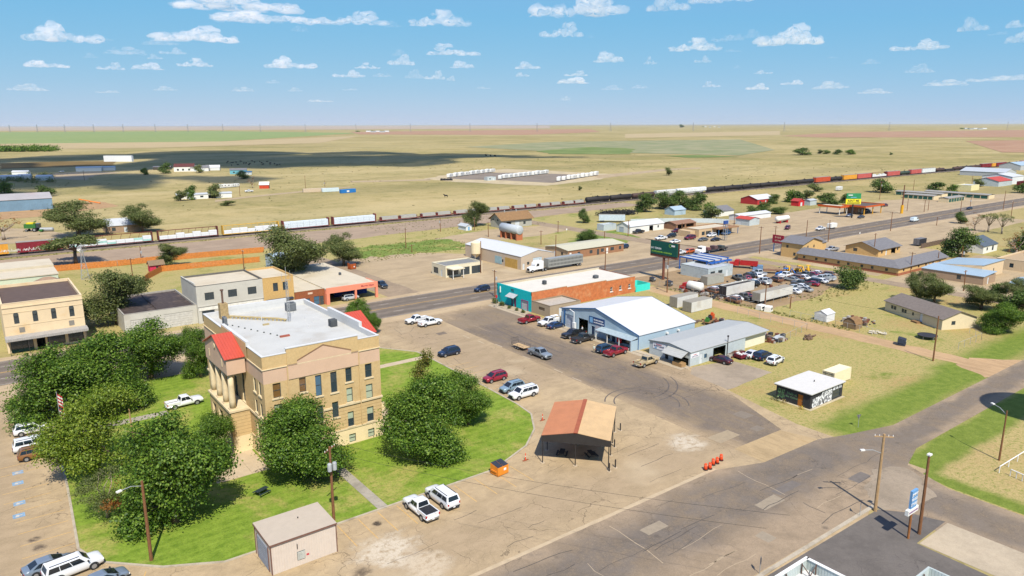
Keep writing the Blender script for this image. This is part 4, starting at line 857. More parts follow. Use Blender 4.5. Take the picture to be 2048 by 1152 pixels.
# shipping container
t = thing('shipping_container', 'cream shipping container behind the mural hut', 'container', (125.3, 66.3, 0))
mct = M('container_cream', Wc(240,226,190), var=.04)
mb = MB(); mb.box(.05,5.95,.05,2.4,.15,2.55); part(t, 'shell', mb, mct)
mb = MB(); ribbed_quad(mb, (.1,.048,.2), (5.9,.048,.2), (.1,.048,2.5), (5.9,.048,2.5), 26, .035, .5); part(t, 'corrugated_side', mb, mct)
for (x, y) in ((0,0),(5.9,0),(0,2.35),(5.9,2.35)): mb = MB(); mb.box(x,x+.1,y,y+.1,0,2.6); part(t, 'corner_post', mb, mct)
for k in range(2):
    mb = MB(); mb.box(.0,.049,.12+k*1.12,1.2+k*1.12,.2,2.5); d = part(t, 'door_leaf', mb, M('container_door', Wc(196,184,150)))
    for j in range(4): mb = MB(); mb.box(-.03,-.001,.2+k*1.12,1.1+k*1.12,.5+j*.55,.56+j*.55); part(d, 'door_rib', mb, mframe_d)
    mb = MB(); mb.tube([(-.05,.45+k*1.3,.2),(-.05,.45+k*1.3,2.5)], .02, 5); part(d, 'lock_bar', mb, mframe_d)
# ---------------------------------------------------------------- near shed and carport
mshed, mshr, mbrt = M('shed_siding', Wc(214,200,186), var=.05, rough=.5), M('shed_roof', A(216,200,178), var=.04, rough=.5), M('brown_trim', Wc(120,88,76))
t = thing('metal_shed', 'small beige metal shed with brown corner trim by the kerb', 'shed', (21.4, 72.0, 0))
mb = MB(); ribbed_quad(mb, (0,0,0), (7.5,0,0), (0,0,3.6), (7.5,0,3.6), 26, .03, .3); part(t, 'wall', mb, mshed)
mb = MB(); mb.face([(0,5.3,0),(0,0,0),(0,0,3.6),(0,5.3,3.75)]); part(t, 'wall', mb, mshed); mb = MB(); mb.face([(7.5,0,0),(7.5,5.3,0),(7.5,5.3,3.75),(7.5,0,3.6)]); part(t, 'wall', mb, mshed); mb = MB(); mb.face([(7.5,5.3,0),(0,5.3,0),(0,5.3,3.75),(7.5,5.3,3.75)]); part(t, 'wall', mb, mshed)
mb = MB(); mb.prism([(-.12,-.15),(7.62,-.15),(7.62,5.45),(-.12,5.45)], lambda p: 3.61+p[1]*.028, lambda p: 3.69+p[1]*.028); part(t, 'roof', mb, mshr)
for q in ((-.13,7.63,-.2,-.151,3.52,3.71),(-.17,-.121,-.2,5.45,3.56,3.72)): mb = MB(); mb.box(*q); part(t, 'eave_trim', mb, mbrt)
for x in (-.07, 7.46): mb = MB(); mb.box(x,x+.11,-.08,.04,0,3.52); part(t, 'corner_trim', mb, mbrt)
mb = MB(); mb.box(-.07,.02,5.2,5.32,0,3.55); part(t, 'corner_trim', mb, mbrt)
mb = MB(); mb.box(-.05,-.004,.9,4.4,0,2.9); d = part(t, 'roller_door', mb, M('roller_grey', Wc(150,156,168), ribs=.0))
for i in range(9): mb = MB(); mb.box(-.08,-.051,.95,4.35,.1+i*.31,.36+i*.31); part(d, 'door_slat', mb, MATS['roller_grey'])
for y in (.78, 4.41): mb = MB(); mb.box(-.09,-.003,y,y+.11,0,3.0); part(d, 'door_jamb', mb, mbrt)
mb = MB(); mb.box(2.85,3.75,-.06,-.031,.75,1.75); v = part(t, 'louvre', mb, M('louvre_dark', Wc(92,100,96)))
for i in range(7): mb = MB(); mb.box(2.88,3.72,-.12,-.061,.80+i*.135,.87+i*.135); part(v, 'louvre_slat', mb, M('louvre_slat', Wc(206,206,196)))
mb = MB(); mb.box(3.9,4.2,-.05,-.031,.95,1.15); part(t, 'warning_sticker', mb, M('sticker', Wc(200,70,80), var=.5, scale=20))
mb = MB(); mb.tube([(2.9,-.1,2.2),(2.9,-.1,2.75)], .05, 6); part(t, 'weatherhead', mb, msteel); mb = MB(); mb.tube([(4.4,3.4,3.7),(4.4,3.4,3.95)], .07, 8); part(t, 'vent', mb, msteel)
# carport on posts, turned against the grid
cpo = thing('carport', 'open-sided carport with orange and tan ribbed metal roof in the plaza', 'carport', (65.0, 71.3, 0), R(41.3))
hw_, Lc, ze, zr = 4.85, 13.1, 4.35, 5.15
mor, mtn = M('copper_roof', A(214,142,98), rough=.55, var=.1, scale=.6), M('tan_roof', A(226,190,140), rough=.55, var=.1, scale=.6)
mb = MB(); ribbed_quad(mb, (0,hw_+.1,ze), (Lc,hw_+.1,ze), (0,0,zr), (Lc,0,zr), 34, .04, .35); v = [(x,y,z-.05) for x, y, z in ((0,hw_+.1,ze),(Lc,hw_+.1,ze),(Lc,0,zr),(0,0,zr))]; mb.face(v)
mb.v = [(x,y,z+.04) for x, y, z in mb.v]; part(cpo, 'roof_slope', mb, mor)
mb = MB(); ribbed_quad(mb, (Lc,-hw_-.1,ze), (0,-hw_-.1,ze), (Lc,0,zr), (0,0,zr), 34, .04, .35); mb.face([(0,-hw_-.1,ze-.05),(Lc,-hw_-.1,ze-.05),(Lc,0,zr-.05),(0,0,zr-.05)]); mb.v = [(x,y,z+.04) for x, y, z in mb.v]; part(cpo, 'roof_slope', mb, mtn)
mb = MB(); mb.prism([(-.1,-.3),(Lc+.1,-.3),(Lc+.1,.3),(-.1,.3)], lambda p: zr+.06-abs(p[1])*.16, lambda p: zr+.13-abs(p[1])*.16); part(cpo, 'ridge_cap', mb, M('ridge_rust', A(186,104,72)))
mdk = M('carport_frame', (.028,.024,.022))
for x in (0.0, Lc): 
    mb = MB(); mb.face([(x,-hw_,ze-.9),(x,hw_,ze-.9),(x,hw_,ze),(x,0,zr),(x,-hw_,ze)]); part(cpo, 'gable_panel', mb, mdk)
for y in (-hw_, hw_): mb = MB(); mb.box(.02,Lc-.02,y-.06,y+.06,ze-.9,ze-.0); part(cpo, 'side_beam', mb, mdk)
for x in (.1, 4.4, 8.7, Lc-.1):
    for y in (-hw_+.1, hw_-.1) + ((0,) if x < 1 or x > 12 else ()):
        mb = MB(); mb.tube([(x,y,.1),(x,y,ze-.5)], .075, 8); p_ = part(cpo, 'post', mb, mdk)
        mb = MB(); mb.tube([(x,y,.02),(x,y,.12)], .34, 12); part(p_, 'footing', mb, mwalk)
for i, (x, y) in enumerate(((67.8,67.2),(69.3,67.5),(79.1,76.2),(74.0,72.4))):
    b_ = thing('bollard', ['steel bollard at the near corner of the carport','steel bollard standing just east of the near carport corner','steel bollard beyond the far east corner of the carport','steel bollard beside the middle of the carport'][i], 'bollard', (x, y, 0), group='bollards round the carport')
    mb = MB(); mb.tube([(0,0,.05),(0,0,1.25),(0,0,1.32)], [.1,.1,.05], 8); part(b_, 'pipe', mb, mdk); mb = MB(); mb.tube([(0,0,.02),(0,0,.07)], .32, 12); part(b_, 'footing', mb, mwalk)
def picnic(label, loc, rz, top=None):
    t = thing('picnic_table', label, 'table', loc, rz)
    mb = MB()
    for k in range(5): mb.box(-.9,.9,-.37+k*.15,-.24+k*.15,.72,.76)
    part(t, 'table_top', mb, top or mdk)
    for y in (-.7, .7): mb = MB(); mb.box(-.9,.9,y-.13,y+.13,.42,.46); part(t, 'bench', mb, top or mdk)
    for x in (-.6, .6): mb = MB(); mb.tube([(x,-.75,.02),(x,-.2,.72)], .03, 5).tube([(x,.75,.02),(x,.2,.72)], .03, 5).tube([(x,-.7,.42),(x,.7,.42)], .03, 5); part(t, 'leg_frame', mb, mdk)
for i, (x, y) in enumerate(((3.0,2.3),(3.4,-2.0),(8.0,.4))):
    q = cpo.matrix_basis @ Vector((x, y, 0)) if False else Vector((65+math.cos(R(41.3))*x-math.sin(R(41.3))*y, 71.3+math.sin(R(41.3))*x+math.cos(R(41.3))*y, 0))
    picnic(['dark picnic table under the copper side of the carport','dark picnic table under the tan side of the carport','dark picnic table deep in the carport shade'][i], (q.x, q.y, .03), R(41+i*30))
q = P(524, 990); picnic('black picnic table on the lawn under the round tree', (q.x, q.y, .1), R(20), M('table_green', (.02,.035,.035)))
# ================================================================ buildings further off
def gb(name, label, x0, y0, w, d, ze, zr, axis, wall, roof, front=(), left=(), cat='building', rz=0.0, ov=.3, right=(), trim=None):
    t = thing(name, label, cat, (x0, y0, 0), rz)
    box_walls(t, 0, w, 0, d, 0, ze, wall, front=front, left=left, right=right, gable=(axis, zr)); gable_roof(t, 0, w, 0, d, ze, zr, axis, roof, ov=ov, trim=trim)
    return t
def fb(name, label, x0, y0, w, d, z, wall, roof, cap=None, front=(), left=(), cat='building', rz=0.0, par=.3):
    t = thing(name, label, cat, (x0, y0, 0), rz)
    box_walls(t, 0, w, 0, d, 0, z, wall, front=front, left=left); flat_roof(t, 0, w, 0, d, z, roof, cap or wall, par, .22); return t
mbeige = M('beige_steel', Wc(206,186,162), ribs=.4, var=.05); mtanw = M('tan_wall', Wc(206,178,140), var=.07); mbrn = M('brown_brick', Wc(160,118,88), var=.12, scale=2); mgshin = M('grey_shingle', A(136,134,136), var=.12, scale=1.2); mwood = M('wood_shingle', A(160,124,84), var=.25, scale=1.6)
mwwall = M('white_wall', Wc(236,234,226), var=.05); mwst = M('white_siding', Wc(230,232,232), ribs=.4, var=.05); msroof = M('silver_roof', A(216,220,222), ribs=.8, var=.06, rough=.4); mredw = M('barn_red2', Wc(186,54,56), var=.1); mgreen = M('green_door', Wc(44,92,80), var=.05)
mltblue = M('pale_blue_steel', A(190,212,226), ribs=.7, var=.04, rough=.4); mtaupe = M('taupe_siding', Wc(176,150,124), ribs=.4, var=.05); mmotel = M('motel_brick', Wc(214,176,118), var=.1, scale=2); mredbrick = M('motel_base', Wc(166,104,76), var=.15, scale=2)
t = fb('filling_station', 'derelict cream filling station with grey roof and two glazed bays', 120.2, 194.8, 14.2, 8.6, 3.8, M('station_cream', Wc(228,218,190), var=.06), M('grey_felt', A(150,150,146), var=.12), front=[(5.6,.1,3.6,2.6,'grid'),(10.0,.1,3.6,2.6,'grid'),(.5,.6,4.2,2.0,'shop')], left=[(1,.6,3,2.0,'shop'),(5.5,.02,1,2.2,'door')])
slab(t, 'canopy', .3, 4.9, -3.8, -.05, 3.0, 3.3, MATS['station_cream'])
for x in (.6, 4.5): post(t, x, -3.5, 0, 3.0, .09)
t = gb('steel_warehouse', 'beige gabled warehouse with pale roller door and white roof', 147.0, 190.0, 14.7, 34, 4.5, 6.1, 'y', mbeige, mwroof, front=[(.7,.02,.9,2.1,'door'),(2.6,1.5,1.0,1.0),(5.2,.02,3.9,3.6,'garage',M('ice_blue_door', Wc(206,220,226))),(11.2,1.5,1.0,1.0)], left=[(23,1.2,1.0,1.0)], ov=.12)
mb = MB(); mb.box(-.05,-.004,2,9,.0,3.2); part(t, 'faded_panel', mb, M('ochre_panel', Wc(200,160,84), var=.15)); mb = MB(); mb.box(-.05,-.004,11,15,.4,3.0); part(t, 'faded_panel', mb, M('pale_panel', Wc(160,190,196), var=.15))
t = thing('feed_silo', 'cream feed silo on legs against the beige warehouse', 'silo', (145.0, 214.0, 0)); mcs = M('silo_cream', Wc(232,216,180), var=.04)
mb = MB(); mb.tube([(0,0,2.7),(0,0,6.6),(0,0,7.3)], [1.85,1.85,.5], 20); part(t, 'drum', mb, mcs); mb = MB(); mb.tube([(0,0,2.69),(0,0,1.2)], [1.8,.3], 16); part(t, 'hopper', mb, mcs)
for k in range(4): a = R(45+90*k); post(t, math.cos(a)*1.7, math.sin(a)*1.7, 0, 2.8, .08, MATS['galvanised'], 'leg')
t = gb('office_building', 'long tan office with brown brick front beyond the highway', 173.1, 195.7, 28.6, 13, 3.1, 3.9, 'x', mtanw, M('cream_steel_roof', A(224,218,190), ribs=.8, var=.05), left=[(5,.02,1,2.1,'door'),(9,1,1.2,1.1)], ov=.4)
mb = MB(); mb.box(.02,28.5,-.09,-.004,0,3.0); f = part(t, 'brick_front', mb, mbrn)
for x, w in ((4.6,1.2),(10.6,1.4),(14.4,1.0),(16.4,1.5),(21.4,1.8),(26,1.2)): mb = MB(); mb.box(x,x+w,-.14,-.091,1.0 if x != 14.4 else .1,2.2); q = part(f, 'window', mb, mpane)
mb = MB(); mb.box(.6,1.5,-.14,-.091,0,2.2); part(t, 'door', mb, mwwall); mb = MB(); mb.box(19.2,20.1,-.14,-.091,0,2.2); part(t, 'door', mb, mwwall)
t = gb('depot', 'old grey depot with steep brown shingle roof by the railway', 201.2, 275, 18.2, 9, 4.1, 6.9, 'x', M('depot_grey', Wc(176,174,164), var=.1), mwood, front=[(3,.02,2.6,2.8,'open'),(8,.02,2.6,2.8,'garage'),(13,1,1.4,1.4)], left=[(1.6,3.2,1,1.2),(5.4,3.2,1,1.2)], ov=.9)
for x in (5, 12): mb = MB(); mb.tube([(x,4.5,6.8),(x,4.5,8.0)], .3, 8); part(t, 'roof_vent', mb, MATS['galvanised'])
t = thing('storage_tank', 'big horizontal silver tank on brick saddles near the depot', 'tank', (186, 241, 0))
mb = MB(); mb.tube([(0,.0,4.3),(0,.25,4.3),(0,12.75,4.3),(0,13,4.3)], [1.6,1.95,1.95,1.6], 22); part(t, 'drum', mb, M('tank_silver', Wc(186,192,196), var=.06, rough=.4), True)
for y in (.7, 4.6, 8.5, 12.0): mb = MB(); mb.box(-1.6,1.6,y-.3,y+.3,0,2.9); part(t, 'saddle', mb, M('saddle_brick', Wc(186,112,76), var=.1))
t = gb('white_shed', 'little white shed under the tall tree by the railway', 183.8, 279.2, 3.2, 6.5, 2.0, 2.9, 'y', mwst, msroof, front=[(1.1,.02,1.0,1.8,'door',MATS['pale_blue'])])
t = gb('white_garage', 'white gabled garage with dark pickup parked in front beyond the highway', 237.0, 226.2, 22.4, 8.6, 3.1, 4.7, 'x', mwwall, mwroof, front=[(12.5,.02,2.6,2.5,'open'),(18,1.2,1.0,1.1)], left=[(1.5,.02,3.0,2.4,'garage',MATS['grey_door'])])
t = fb('tin_box', 'pale grey corrugated box shed left of the white garage', 233.5, 239.5, 8, 4.5, 2.8, mgsid, msroof)
t = fb('motor_dealer', 'tan flat-roofed car dealer with brown fascia and blue bay', 252.6, 200.4, 23, 9.0, 3.3, mtanw, mcreamroof, M('fascia_brown', Wc(156,118,84)), front=[(2.0,.6,2.0,1.6,'shop'),(4.8,.6,3.4,1.6,'shop'),(9.0,.02,1,2.2,'door'),(12,.02,7.5,2.7,'open')])
slab(t, 'front_canopy', 9, 23.4, -3.6, -.06, 2.9, 3.4, MATS['fascia_brown']); slab(t, 'side_wing', -3.2, -.1, 2.0, 8.8, 0, 2.6, mtanw)
for x in (9.4, 16, 23): post(t, x, -3.3, 0, 2.9, .1, MATS['blue_trim'])
t = gb('open_barn', 'low brown open-fronted barn behind the car dealer', 262, 221, 14, 8, 2.6, 3.6, 'x', M('barn_brown', Wc(150,112,86), var=.15), M('barn_roof_brown', A(166,126,100), var=.12), front=[(1,.02,5,2.2,'open'),(7,.02,5.5,2.2,'open')])
t = gb('feed_store', 'white shed with red awning and long pale roof near the white tank', 300.5, 208.6, 8, 8, 3.0, 3.9, 'y', mgsid, M('red_tin', A(214,84,70), ribs=.6, var=.08), left=[(1,.02,2.4,2.4,'garage')])
t = gb('long_white_shed', 'long low white-roofed shed beside the red-roofed feed store', 312, 222, 26, 7, 2.5, 3.3, 'x', mwst, mwroof)
t = thing('propane_tank', 'white propane tank on red cradle near the feed store', 'tank', (318, 205.5, 0)); mb = MB(); mb.tube([(0,0,2.2),(.5,0,2.2),(9.5,0,2.2),(10,0,2.2)], [.7,1.3,1.3,.7], 16); part(t, 'drum', mb, mwwall, True)
for x in (2, 8): mb = MB(); mb.box(x-.3,x+.3,-1.2,1.2,0,1.2); part(t, 'cradle', mb, mredw)
t = gb('grey_house', 'house with grey roof among trees behind the tin fence', 318, 240, 13, 10, 2.8, 5.0, 'x', mwwall, mgshin)
t = gb('blue_house', 'small pale blue house half hidden by trees', 304, 258, 9, 7, 2.8, 4.4, 'x', mgalv, mltblue)
t = gb('red_barn', 'red house with white porch roof behind the round trees', 384, 262, 18, 12, 3.2, 5.2, 'x', mredw, mwroof, front=[(2,.6,2,1.6),(8,.02,1.2,2.2,'door'),(12,.6,2,1.6)])
t = gb('small_red_shed', 'tiny bright red shed beside the grey tin shed', 396, 242, 6, 5, 3, 4.3, 'y', M('bright_red', Wc(206,44,50)), M('red_roof2', A(196,70,66)), front=[(2,.02,2,2.2,'door')])
t = gb('grey_tin_shed', 'grey tin shed right of the tiny red shed', 405, 240, 7, 5, 3, 3.6, 'x', mgsid, msroof)
# tin fence behind the dealer
def panel_fence(name, label, pts, h, mat, step=2.4, postm=None, rails=True, picket=None):
    t = thing(name, label, 'fence', (pts[0][0], pts[0][1], 0)); o = Vector(pts[0])
    for a, b in zip(pts[:-1], pts[1:]):
        a, b = Vector(a)-o, Vector(b)-o; L = (b-a).length; d = (b-a)/L; n = max(1, int(round(L/step))); nr = Vector((d.y, -d.x))
        for i in range(n+1):
            p = a+d*L*i/n + nr*(-.08); mb = MB(); mb.box(p.x-.06,p.x+.06,p.y-.06,p.y+.06,0,h+.1); part(t, 'post', mb, postm or mat)
        if picket:
            mb = MB(); k = int(L/picket)
            for i in range(k):
                p, q = a+d*(i*picket+.01), a+d*((i+1)*picket-.012); hh = h+random.uniform(-.05,.05)
                mb.prism([(p.x,p.y),(q.x,q.y),(q.x+nr.x*.025,q.y+nr.y*.025),(p.x+nr.x*.025,p.y+nr.y*.025)], .03, hh)
            part(t, 'pickets', mb, mat, stuff=True)
        else:
            for i in range(n):
                p, q = a+d*L*i/n, a+d*L*(i+1)/n-d*.01; mb = MB(); mb.prism([(p.x,p.y),(q.x,q.y),(q.x+nr.x*.03,q.y+nr.y*.03),(p.x+nr.x*.03,p.y+nr.y*.03)], .03, h); part(t, 'panel', mb, mat)
    return t
panel_fence('tin_fence', 'grey tin fence running behind the car dealer', [(262,250),(282,240),(296,226),(300,220)], 2.2, mgsid, 3.0)
mcedar = M('cedar_boards', Wc(204,126,56), var=.24, scale=2.2)
panel_fence('cedar_fence', 'long orange cedar fence along the railway service road', [(21,284.4),(40,282.2),(61,282.2),(90,279)], 2.1, mcedar, picket=.3)
panel_fence('cedar_fence', 'lower orange cedar fence bending behind the grey two-storey block', [(36,232),(44,252),(50,262),(60,261.4),(82,259.4)], 2.0, mcedar, picket=.3)
# rental canopy, sign and storage rows
mrent = M('rental_orange', Wc(200,92,36), var=.1)
t = thing('rental_canopy', 'orange-fasciaed canopy with dark roof over parked cars at the rental yard', 'canopy', (383, 195, 0))
slab(t, 'roof', 0, 20, 0, 13, 4.5, 4.7, M('canopy_dark', A(112,98,88))); 
for q in ((-.2,20.2,-.2,-.01,4.2,5.1),(-.2,-.01,0,13,4.2,5.1),(20.01,20.2,0,13,4.2,5.1)): mb = MB(); mb.box(*q); part(t, 'fascia', mb, mrent)
for x, y in ((1,1),(19,1),(1,12),(19,12),(10,1)): post(t, x, y, 0, 4.5, .2, M('post_yellow', Wc(222,166,52)))
box_walls(t, 3, 12, 6, 12.5, 0, 4.2, M('office_brown', Wc(146,110,82)), front=[(1,.5,2.4,2.2,'shop'),(5,.02,1.2,2.3,'door')])
t = thing('rental_canopy', 'smaller left canopy of the rental yard with orange fascia', 'canopy', (374, 204, 0))
slab(t, 'roof', 0, 8.6, 0, 13, 4.2, 4.4, mcreamroof)
for q in ((-.2,8.8,-.2,-.01,3.8,4.9),(-.2,-.01,0,13,3.8,4.9)): mb = MB(); mb.box(*q); part(t, 'fascia', mb, mrent)
for x, y in ((.6,.6),(8,.6),(.6,12),(8,12)): post(t, x, y, 0, 4.2, .15)
t = thing('pylon_sign', 'tall green and yellow RENT ME sign on a dark pole', 'sign', (368.1, 194.2, 0), R(-37))
mb = MB(); mb.tube([(0,0,0),(0,0,7.3)], .4, 10); part(t, 'pole', mb, mblk); mb = MB(); mb.box(-3.9,3.9,-.3,.3,7.2,9.9); y_ = part(t, 'lower_board', mb, M('sign_yellow', Wc(244,230,40), var=.04)); mb = MB(); mb.box(-3.7,3.7,-.3,.3,9.95,12.8); g_ = part(t, 'upper_board', mb, M('sign_green', Wc(46,140,90), var=.2, scale=.4))
lettering(y_, 'RENT ME', 1.5, mblk, (0, -.33, 8.45)); mb = MB(); mb.box(-1.6,1.4,-.33,-.301,10.6,10.9); part(g_, 'stripe', mb, MATS['pale_blue']); mb = MB(); mb.box(-2.9,-.6,-.33,-.301,11.7,12.1); part(g_, 'stripe', mb, mwlet)
u = -3.3
for k in range(12): w = .42; mb = MB(); mb.box(u,u+w,-.33,-.301,7.5,8.1); part(y_, 'digit', mb, mblk); u += w+.14
def storage_row(label, x0, y0, w, d, n, along):
    if along == 'x': fr = [(.4+k*(w-.8)/n, .05, (w-.8)/n-.35, 2.1, 'garage', mgreen) for k in range(n)]; lf = ()
    else: lf = [(.4+k*(d-.8)/n, .05, (d-.8)/n-.35, 2.1, 'garage', mgreen) for k in range(n)]; fr = ()
    t = thing('storage_units', label, 'building', (x0, y0, 0)); box_walls(t, 0, w, 0, d, 0, 2.5, M('storage_cream', Wc(226,208,170)), front=fr, left=lf); gable_roof(t, 0, w, 0, d, 2.5, 3.0, along, M('storage_roof', A(176,172,164), ribs=.8), ov=.2)
storage_row('front row of storage units with six green doors', 496.0, 209.2, 10, 19, 6, 'y'); storage_row('short storage row with narrow green doors nearest the highway', 487.4, 196.6, 23, 6, 6, 'x')
storage_row('long rear row of storage units with green doors', 530, 190, 9, 40, 9, 'y'); storage_row('middle storage row with pale grey roof', 514, 212, 9, 30, 7, 'y')
gb('long_barn', 'long silver barn near the railway at far right', 760, 262, 26, 38, 4, 7, 'y', msroof, msroof, cat='barn'); gb('red_roof_barn', 'barn with red roof beside white shed at far right', 640, 224, 26, 18, 4, 6.5, 'x', mgsid, M('red_tin2', A(208,86,74), var=.05), cat='barn')
gb('white_machine_shed', 'tall white machine shed behind the red-roofed barn', 672, 226, 24, 22, 6, 8, 'x', mwst, mwroof, cat='shed'); fb('maroon_shed', 'low maroon shed at far right edge', 664, 214, 12, 6, 3.2, M('maroon', Wc(120,36,44)), M('maroon2', A(120,40,46))); fb('pale_yellow_shed', 'pale yellow shed behind the storage rows', 585, 222, 14, 10, 4, M('yellow_w', Wc(232,222,170)), mwroof)
gb('far_silver_shed', 'silver shed by the railway at the right edge', 880, 290, 40, 20, 5, 8, 'x', msroof, mltblue, cat='shed')
# motel
t = gb('motel_tower', 'two-storey tan motel block with grey gabled roof', 240.0, 143.6, 13, 8.6, 5.4, 7.2, 'y', mmotel, mgshin, front=[(3,3.6,.8,1.0),(7,3.6,.8,1.0),(10,.02,1,2.1,'door')], left=[(2,3.4,.9,1.1),(5,.8,1,1.2)], ov=.5)
t = thing('motel_wing', 'long L-shaped tan motel with grey shingle roof', 'motel', (237.0, 107.8, 0))
w_l = [(2+k*4.1+(k % 2)*.6, 1.1, .9, .9) for k in range(8)]
Wall(t, (0,0), (34.6,0), 0, 2.7, [(3+k*5.2,1.2,1.0,.8) for k in range(6)] + [(20.5,.02,.9,2.0,'door')], [mredbrick, mmotel], bands=[(.9,1)]); Wall(t, (34.6,0), (34.6,7.4), 0, 2.7, [], [mredbrick, mmotel], bands=[(.9,1)], top=[(3.7,4.3)]); Wall(t, (34.6,7.4), (7.4,7.4), 0, 2.7, [], mmotel)
Wall(t, (7.4,7.4), (7.4,35.6), 0, 2.7, [], mmotel); Wall(t, (7.4,35.6), (0,35.6), 0, 2.7, [], mmotel, top=[(3.7,4.3)]); Wall(t, (0,35.6), (0,0), 0, 2.7, w_l, [mredbrick, mmotel], bands=[(.9,1)])
o_ = .55; ze, zr, s = 2.55, 4.4, 3.7
for q in ([(-o_,-o_,ze),(34.6+o_,-o_,ze),(34.6+o_,s,zr),(s,s,zr)], [(34.6+o_,7.4+o_,ze),(7.4+o_,7.4+o_,ze),(s,s,zr),(34.6+o_,s,zr)], [(7.4+o_,7.4+o_,ze),(7.4+o_,35.6+o_,ze),(s,35.6+o_,zr),(s,s,zr)], [(-o_,35.6+o_,ze),(-o_,-o_,ze),(s,s,zr),(s,35.6+o_,zr)]):
    mb = MB(); b = [(x,y,z-.1) for x, y, z in q]; mb.face(q).face(b[::-1])
    for i in range(4): mb.face([q[i],q[(i+1)%4],b[(i+1)%4],b[i]])
    part(t, 'roof_slope', mb, mgshin)
t = gb('motel_office', 'motel office with grey gabled roof and arched porch', 266.2, 129.0, 16.6, 12.6, 2.7, 4.9, 'x', mmotel, mgshin, front=[(2,1,1.2,1.2),(5.5,.02,1,2.1,'door'),(9.6,.02,3.4,2.2,'open'),(14,1,1.2,1.2)], left=[(3,1,1.6,1.2)], ov=.6)
gb('motel_annex', 'low grey-roofed motel block behind the two-storey tower', 255, 150.5, 13, 7, 2.8, 4.4, 'x', mmotel, mgshin)
# steel buildings at right
t = thing('blue_roof_hall', 'taupe steel hall with pale blue roof at the right edge', 'building', (243, 85.4, 0)); box_walls(t, 0, 9, 0, 18, 0, 2.6, mtaupe, left=[(10.5,.8,1.2,1.4,'win')], front=[(3,.02,1,2.1,'door')]); mb = MB(); mb.prism([(-.2,-.2),(9.2,-.2),(9.2,18.2),(-.2,18.2)], lambda p: 2.62+.06*p[0], lambda p: 2.76+.06*p[0]); part(t, 'roof', mb, mltblue)
Wall(t, (9.01,4), (26,4), 0, 4.4, [(3,1.2,.8,1.4),(9,1.2,.8,1.4)], M('sand_siding', Wc(224,200,164), ribs=.4, var=.04)); mb = MB(); mb.prism([(9.0,3.7),(26.2,3.7),(26.2,18),(9.0,18)], lambda p: 4.45-.1*(p[1]-4), lambda p: 4.58-.1*(p[1]-4)); part(t, 'rear_roof', mb, mltblue)
fb('sand_block', 'sand coloured flat-roofed hall behind the pale blue roof', 276, 68, 30, 26, 3.6, MATS['sand_siding'], M('sand_roof', A(206,178,138), var=.06), front=[(4,.02,1.6,2.4,'door'),(12,.02,1.6,2.4,'door')], left=[(4,1,1.2,1.4)])
t = gb('blue_roof_shed', 'smaller taupe shed with pale blue roof at the right edge', 239.5, 58, 14, 19.4, 2.6, 3.3, 'y', mtaupe, mltblue, left=[(4,.8,1.2,1.4,'win'),(14,.8,1.2,1.4,'win')])
gb('dark_roof_house', 'white house with dark blue-grey roof behind the leafy tree', 303, 108, 13, 11, 2.9, 5.4, 'x', mwwall, M('slate_blue', A(96,108,120), var=.1), front=[(3,1,1.3,1.2),(8,.6,1.6,1.8)], cat='house')
# mobile home and its sheds
t = gb('mobile_home', 'cream mobile home with grey-brown shingle roof and back steps', 181.4, 71.1, 9.6, 19.3, 2.65, 4.3, 'y', M('home_cream', Wc(222,206,170), var=.04), M('home_shingle', A(140,128,118), var=.14, scale=1.6), front=[(2.6,1.1,1.1,.95)], left=[(2.2,1.1,.85,.95),(3.2,1.1,.85,.95),(6.0,1.1,.8,.95),(6.9,1.1,.8,.95),(9.6,1.2,.6,.8),(12.2,.35,.9,2.0,'door')], rz=R(-25), ov=.35)
mb = MB(); mb.box(-1.5,-.02,6.2,8.2,0,.4); part(t, 'back_steps', mb, mwood)
t = gb('slat_shed', 'small white metal garden shed with slatted gable by the dirt alley', 166.2, 91.4, 3.7, 3.3, 1.9, 2.7, 'x', mwst, mwroof, cat='shed', ov=.1)
for i in range(7): mb = MB(); mb.box(-.06,-.004,.1,3.2,.2+i*.26,.33+i*.26); part(t, 'slat', mb, mframe_w)
t = thing('barn_shed', 'brown gambrel-roofed garden shed beside the white metal shed', 'shed', (165.5, 83.6, 0)); mb = MB(); pr = [(0,0),(0,1.2),(.5,2.1),(1.6,2.6),(2.7,2.1),(3.2,1.2),(3.2,0)]
mb.loft([[(0,y,z) for y, z in pr],[(3.0,y,z) for y, z in pr]]); part(t, 'body', mb, M('shed_brown', Wc(140,116,88), var=.2))
mb = MB(); ro = [(-.08,1.15),(.46,2.18),(1.6,2.7),(2.74,2.18),(3.28,1.15)]
for (a, b) in zip(ro[:-1], ro[1:]): mb.face([(-.15,a[0],a[1]),(3.15,a[0],a[1]),(3.15,b[0],b[1]),(-.15,b[0],b[1])])
part(t, 'roof', mb, mwood)
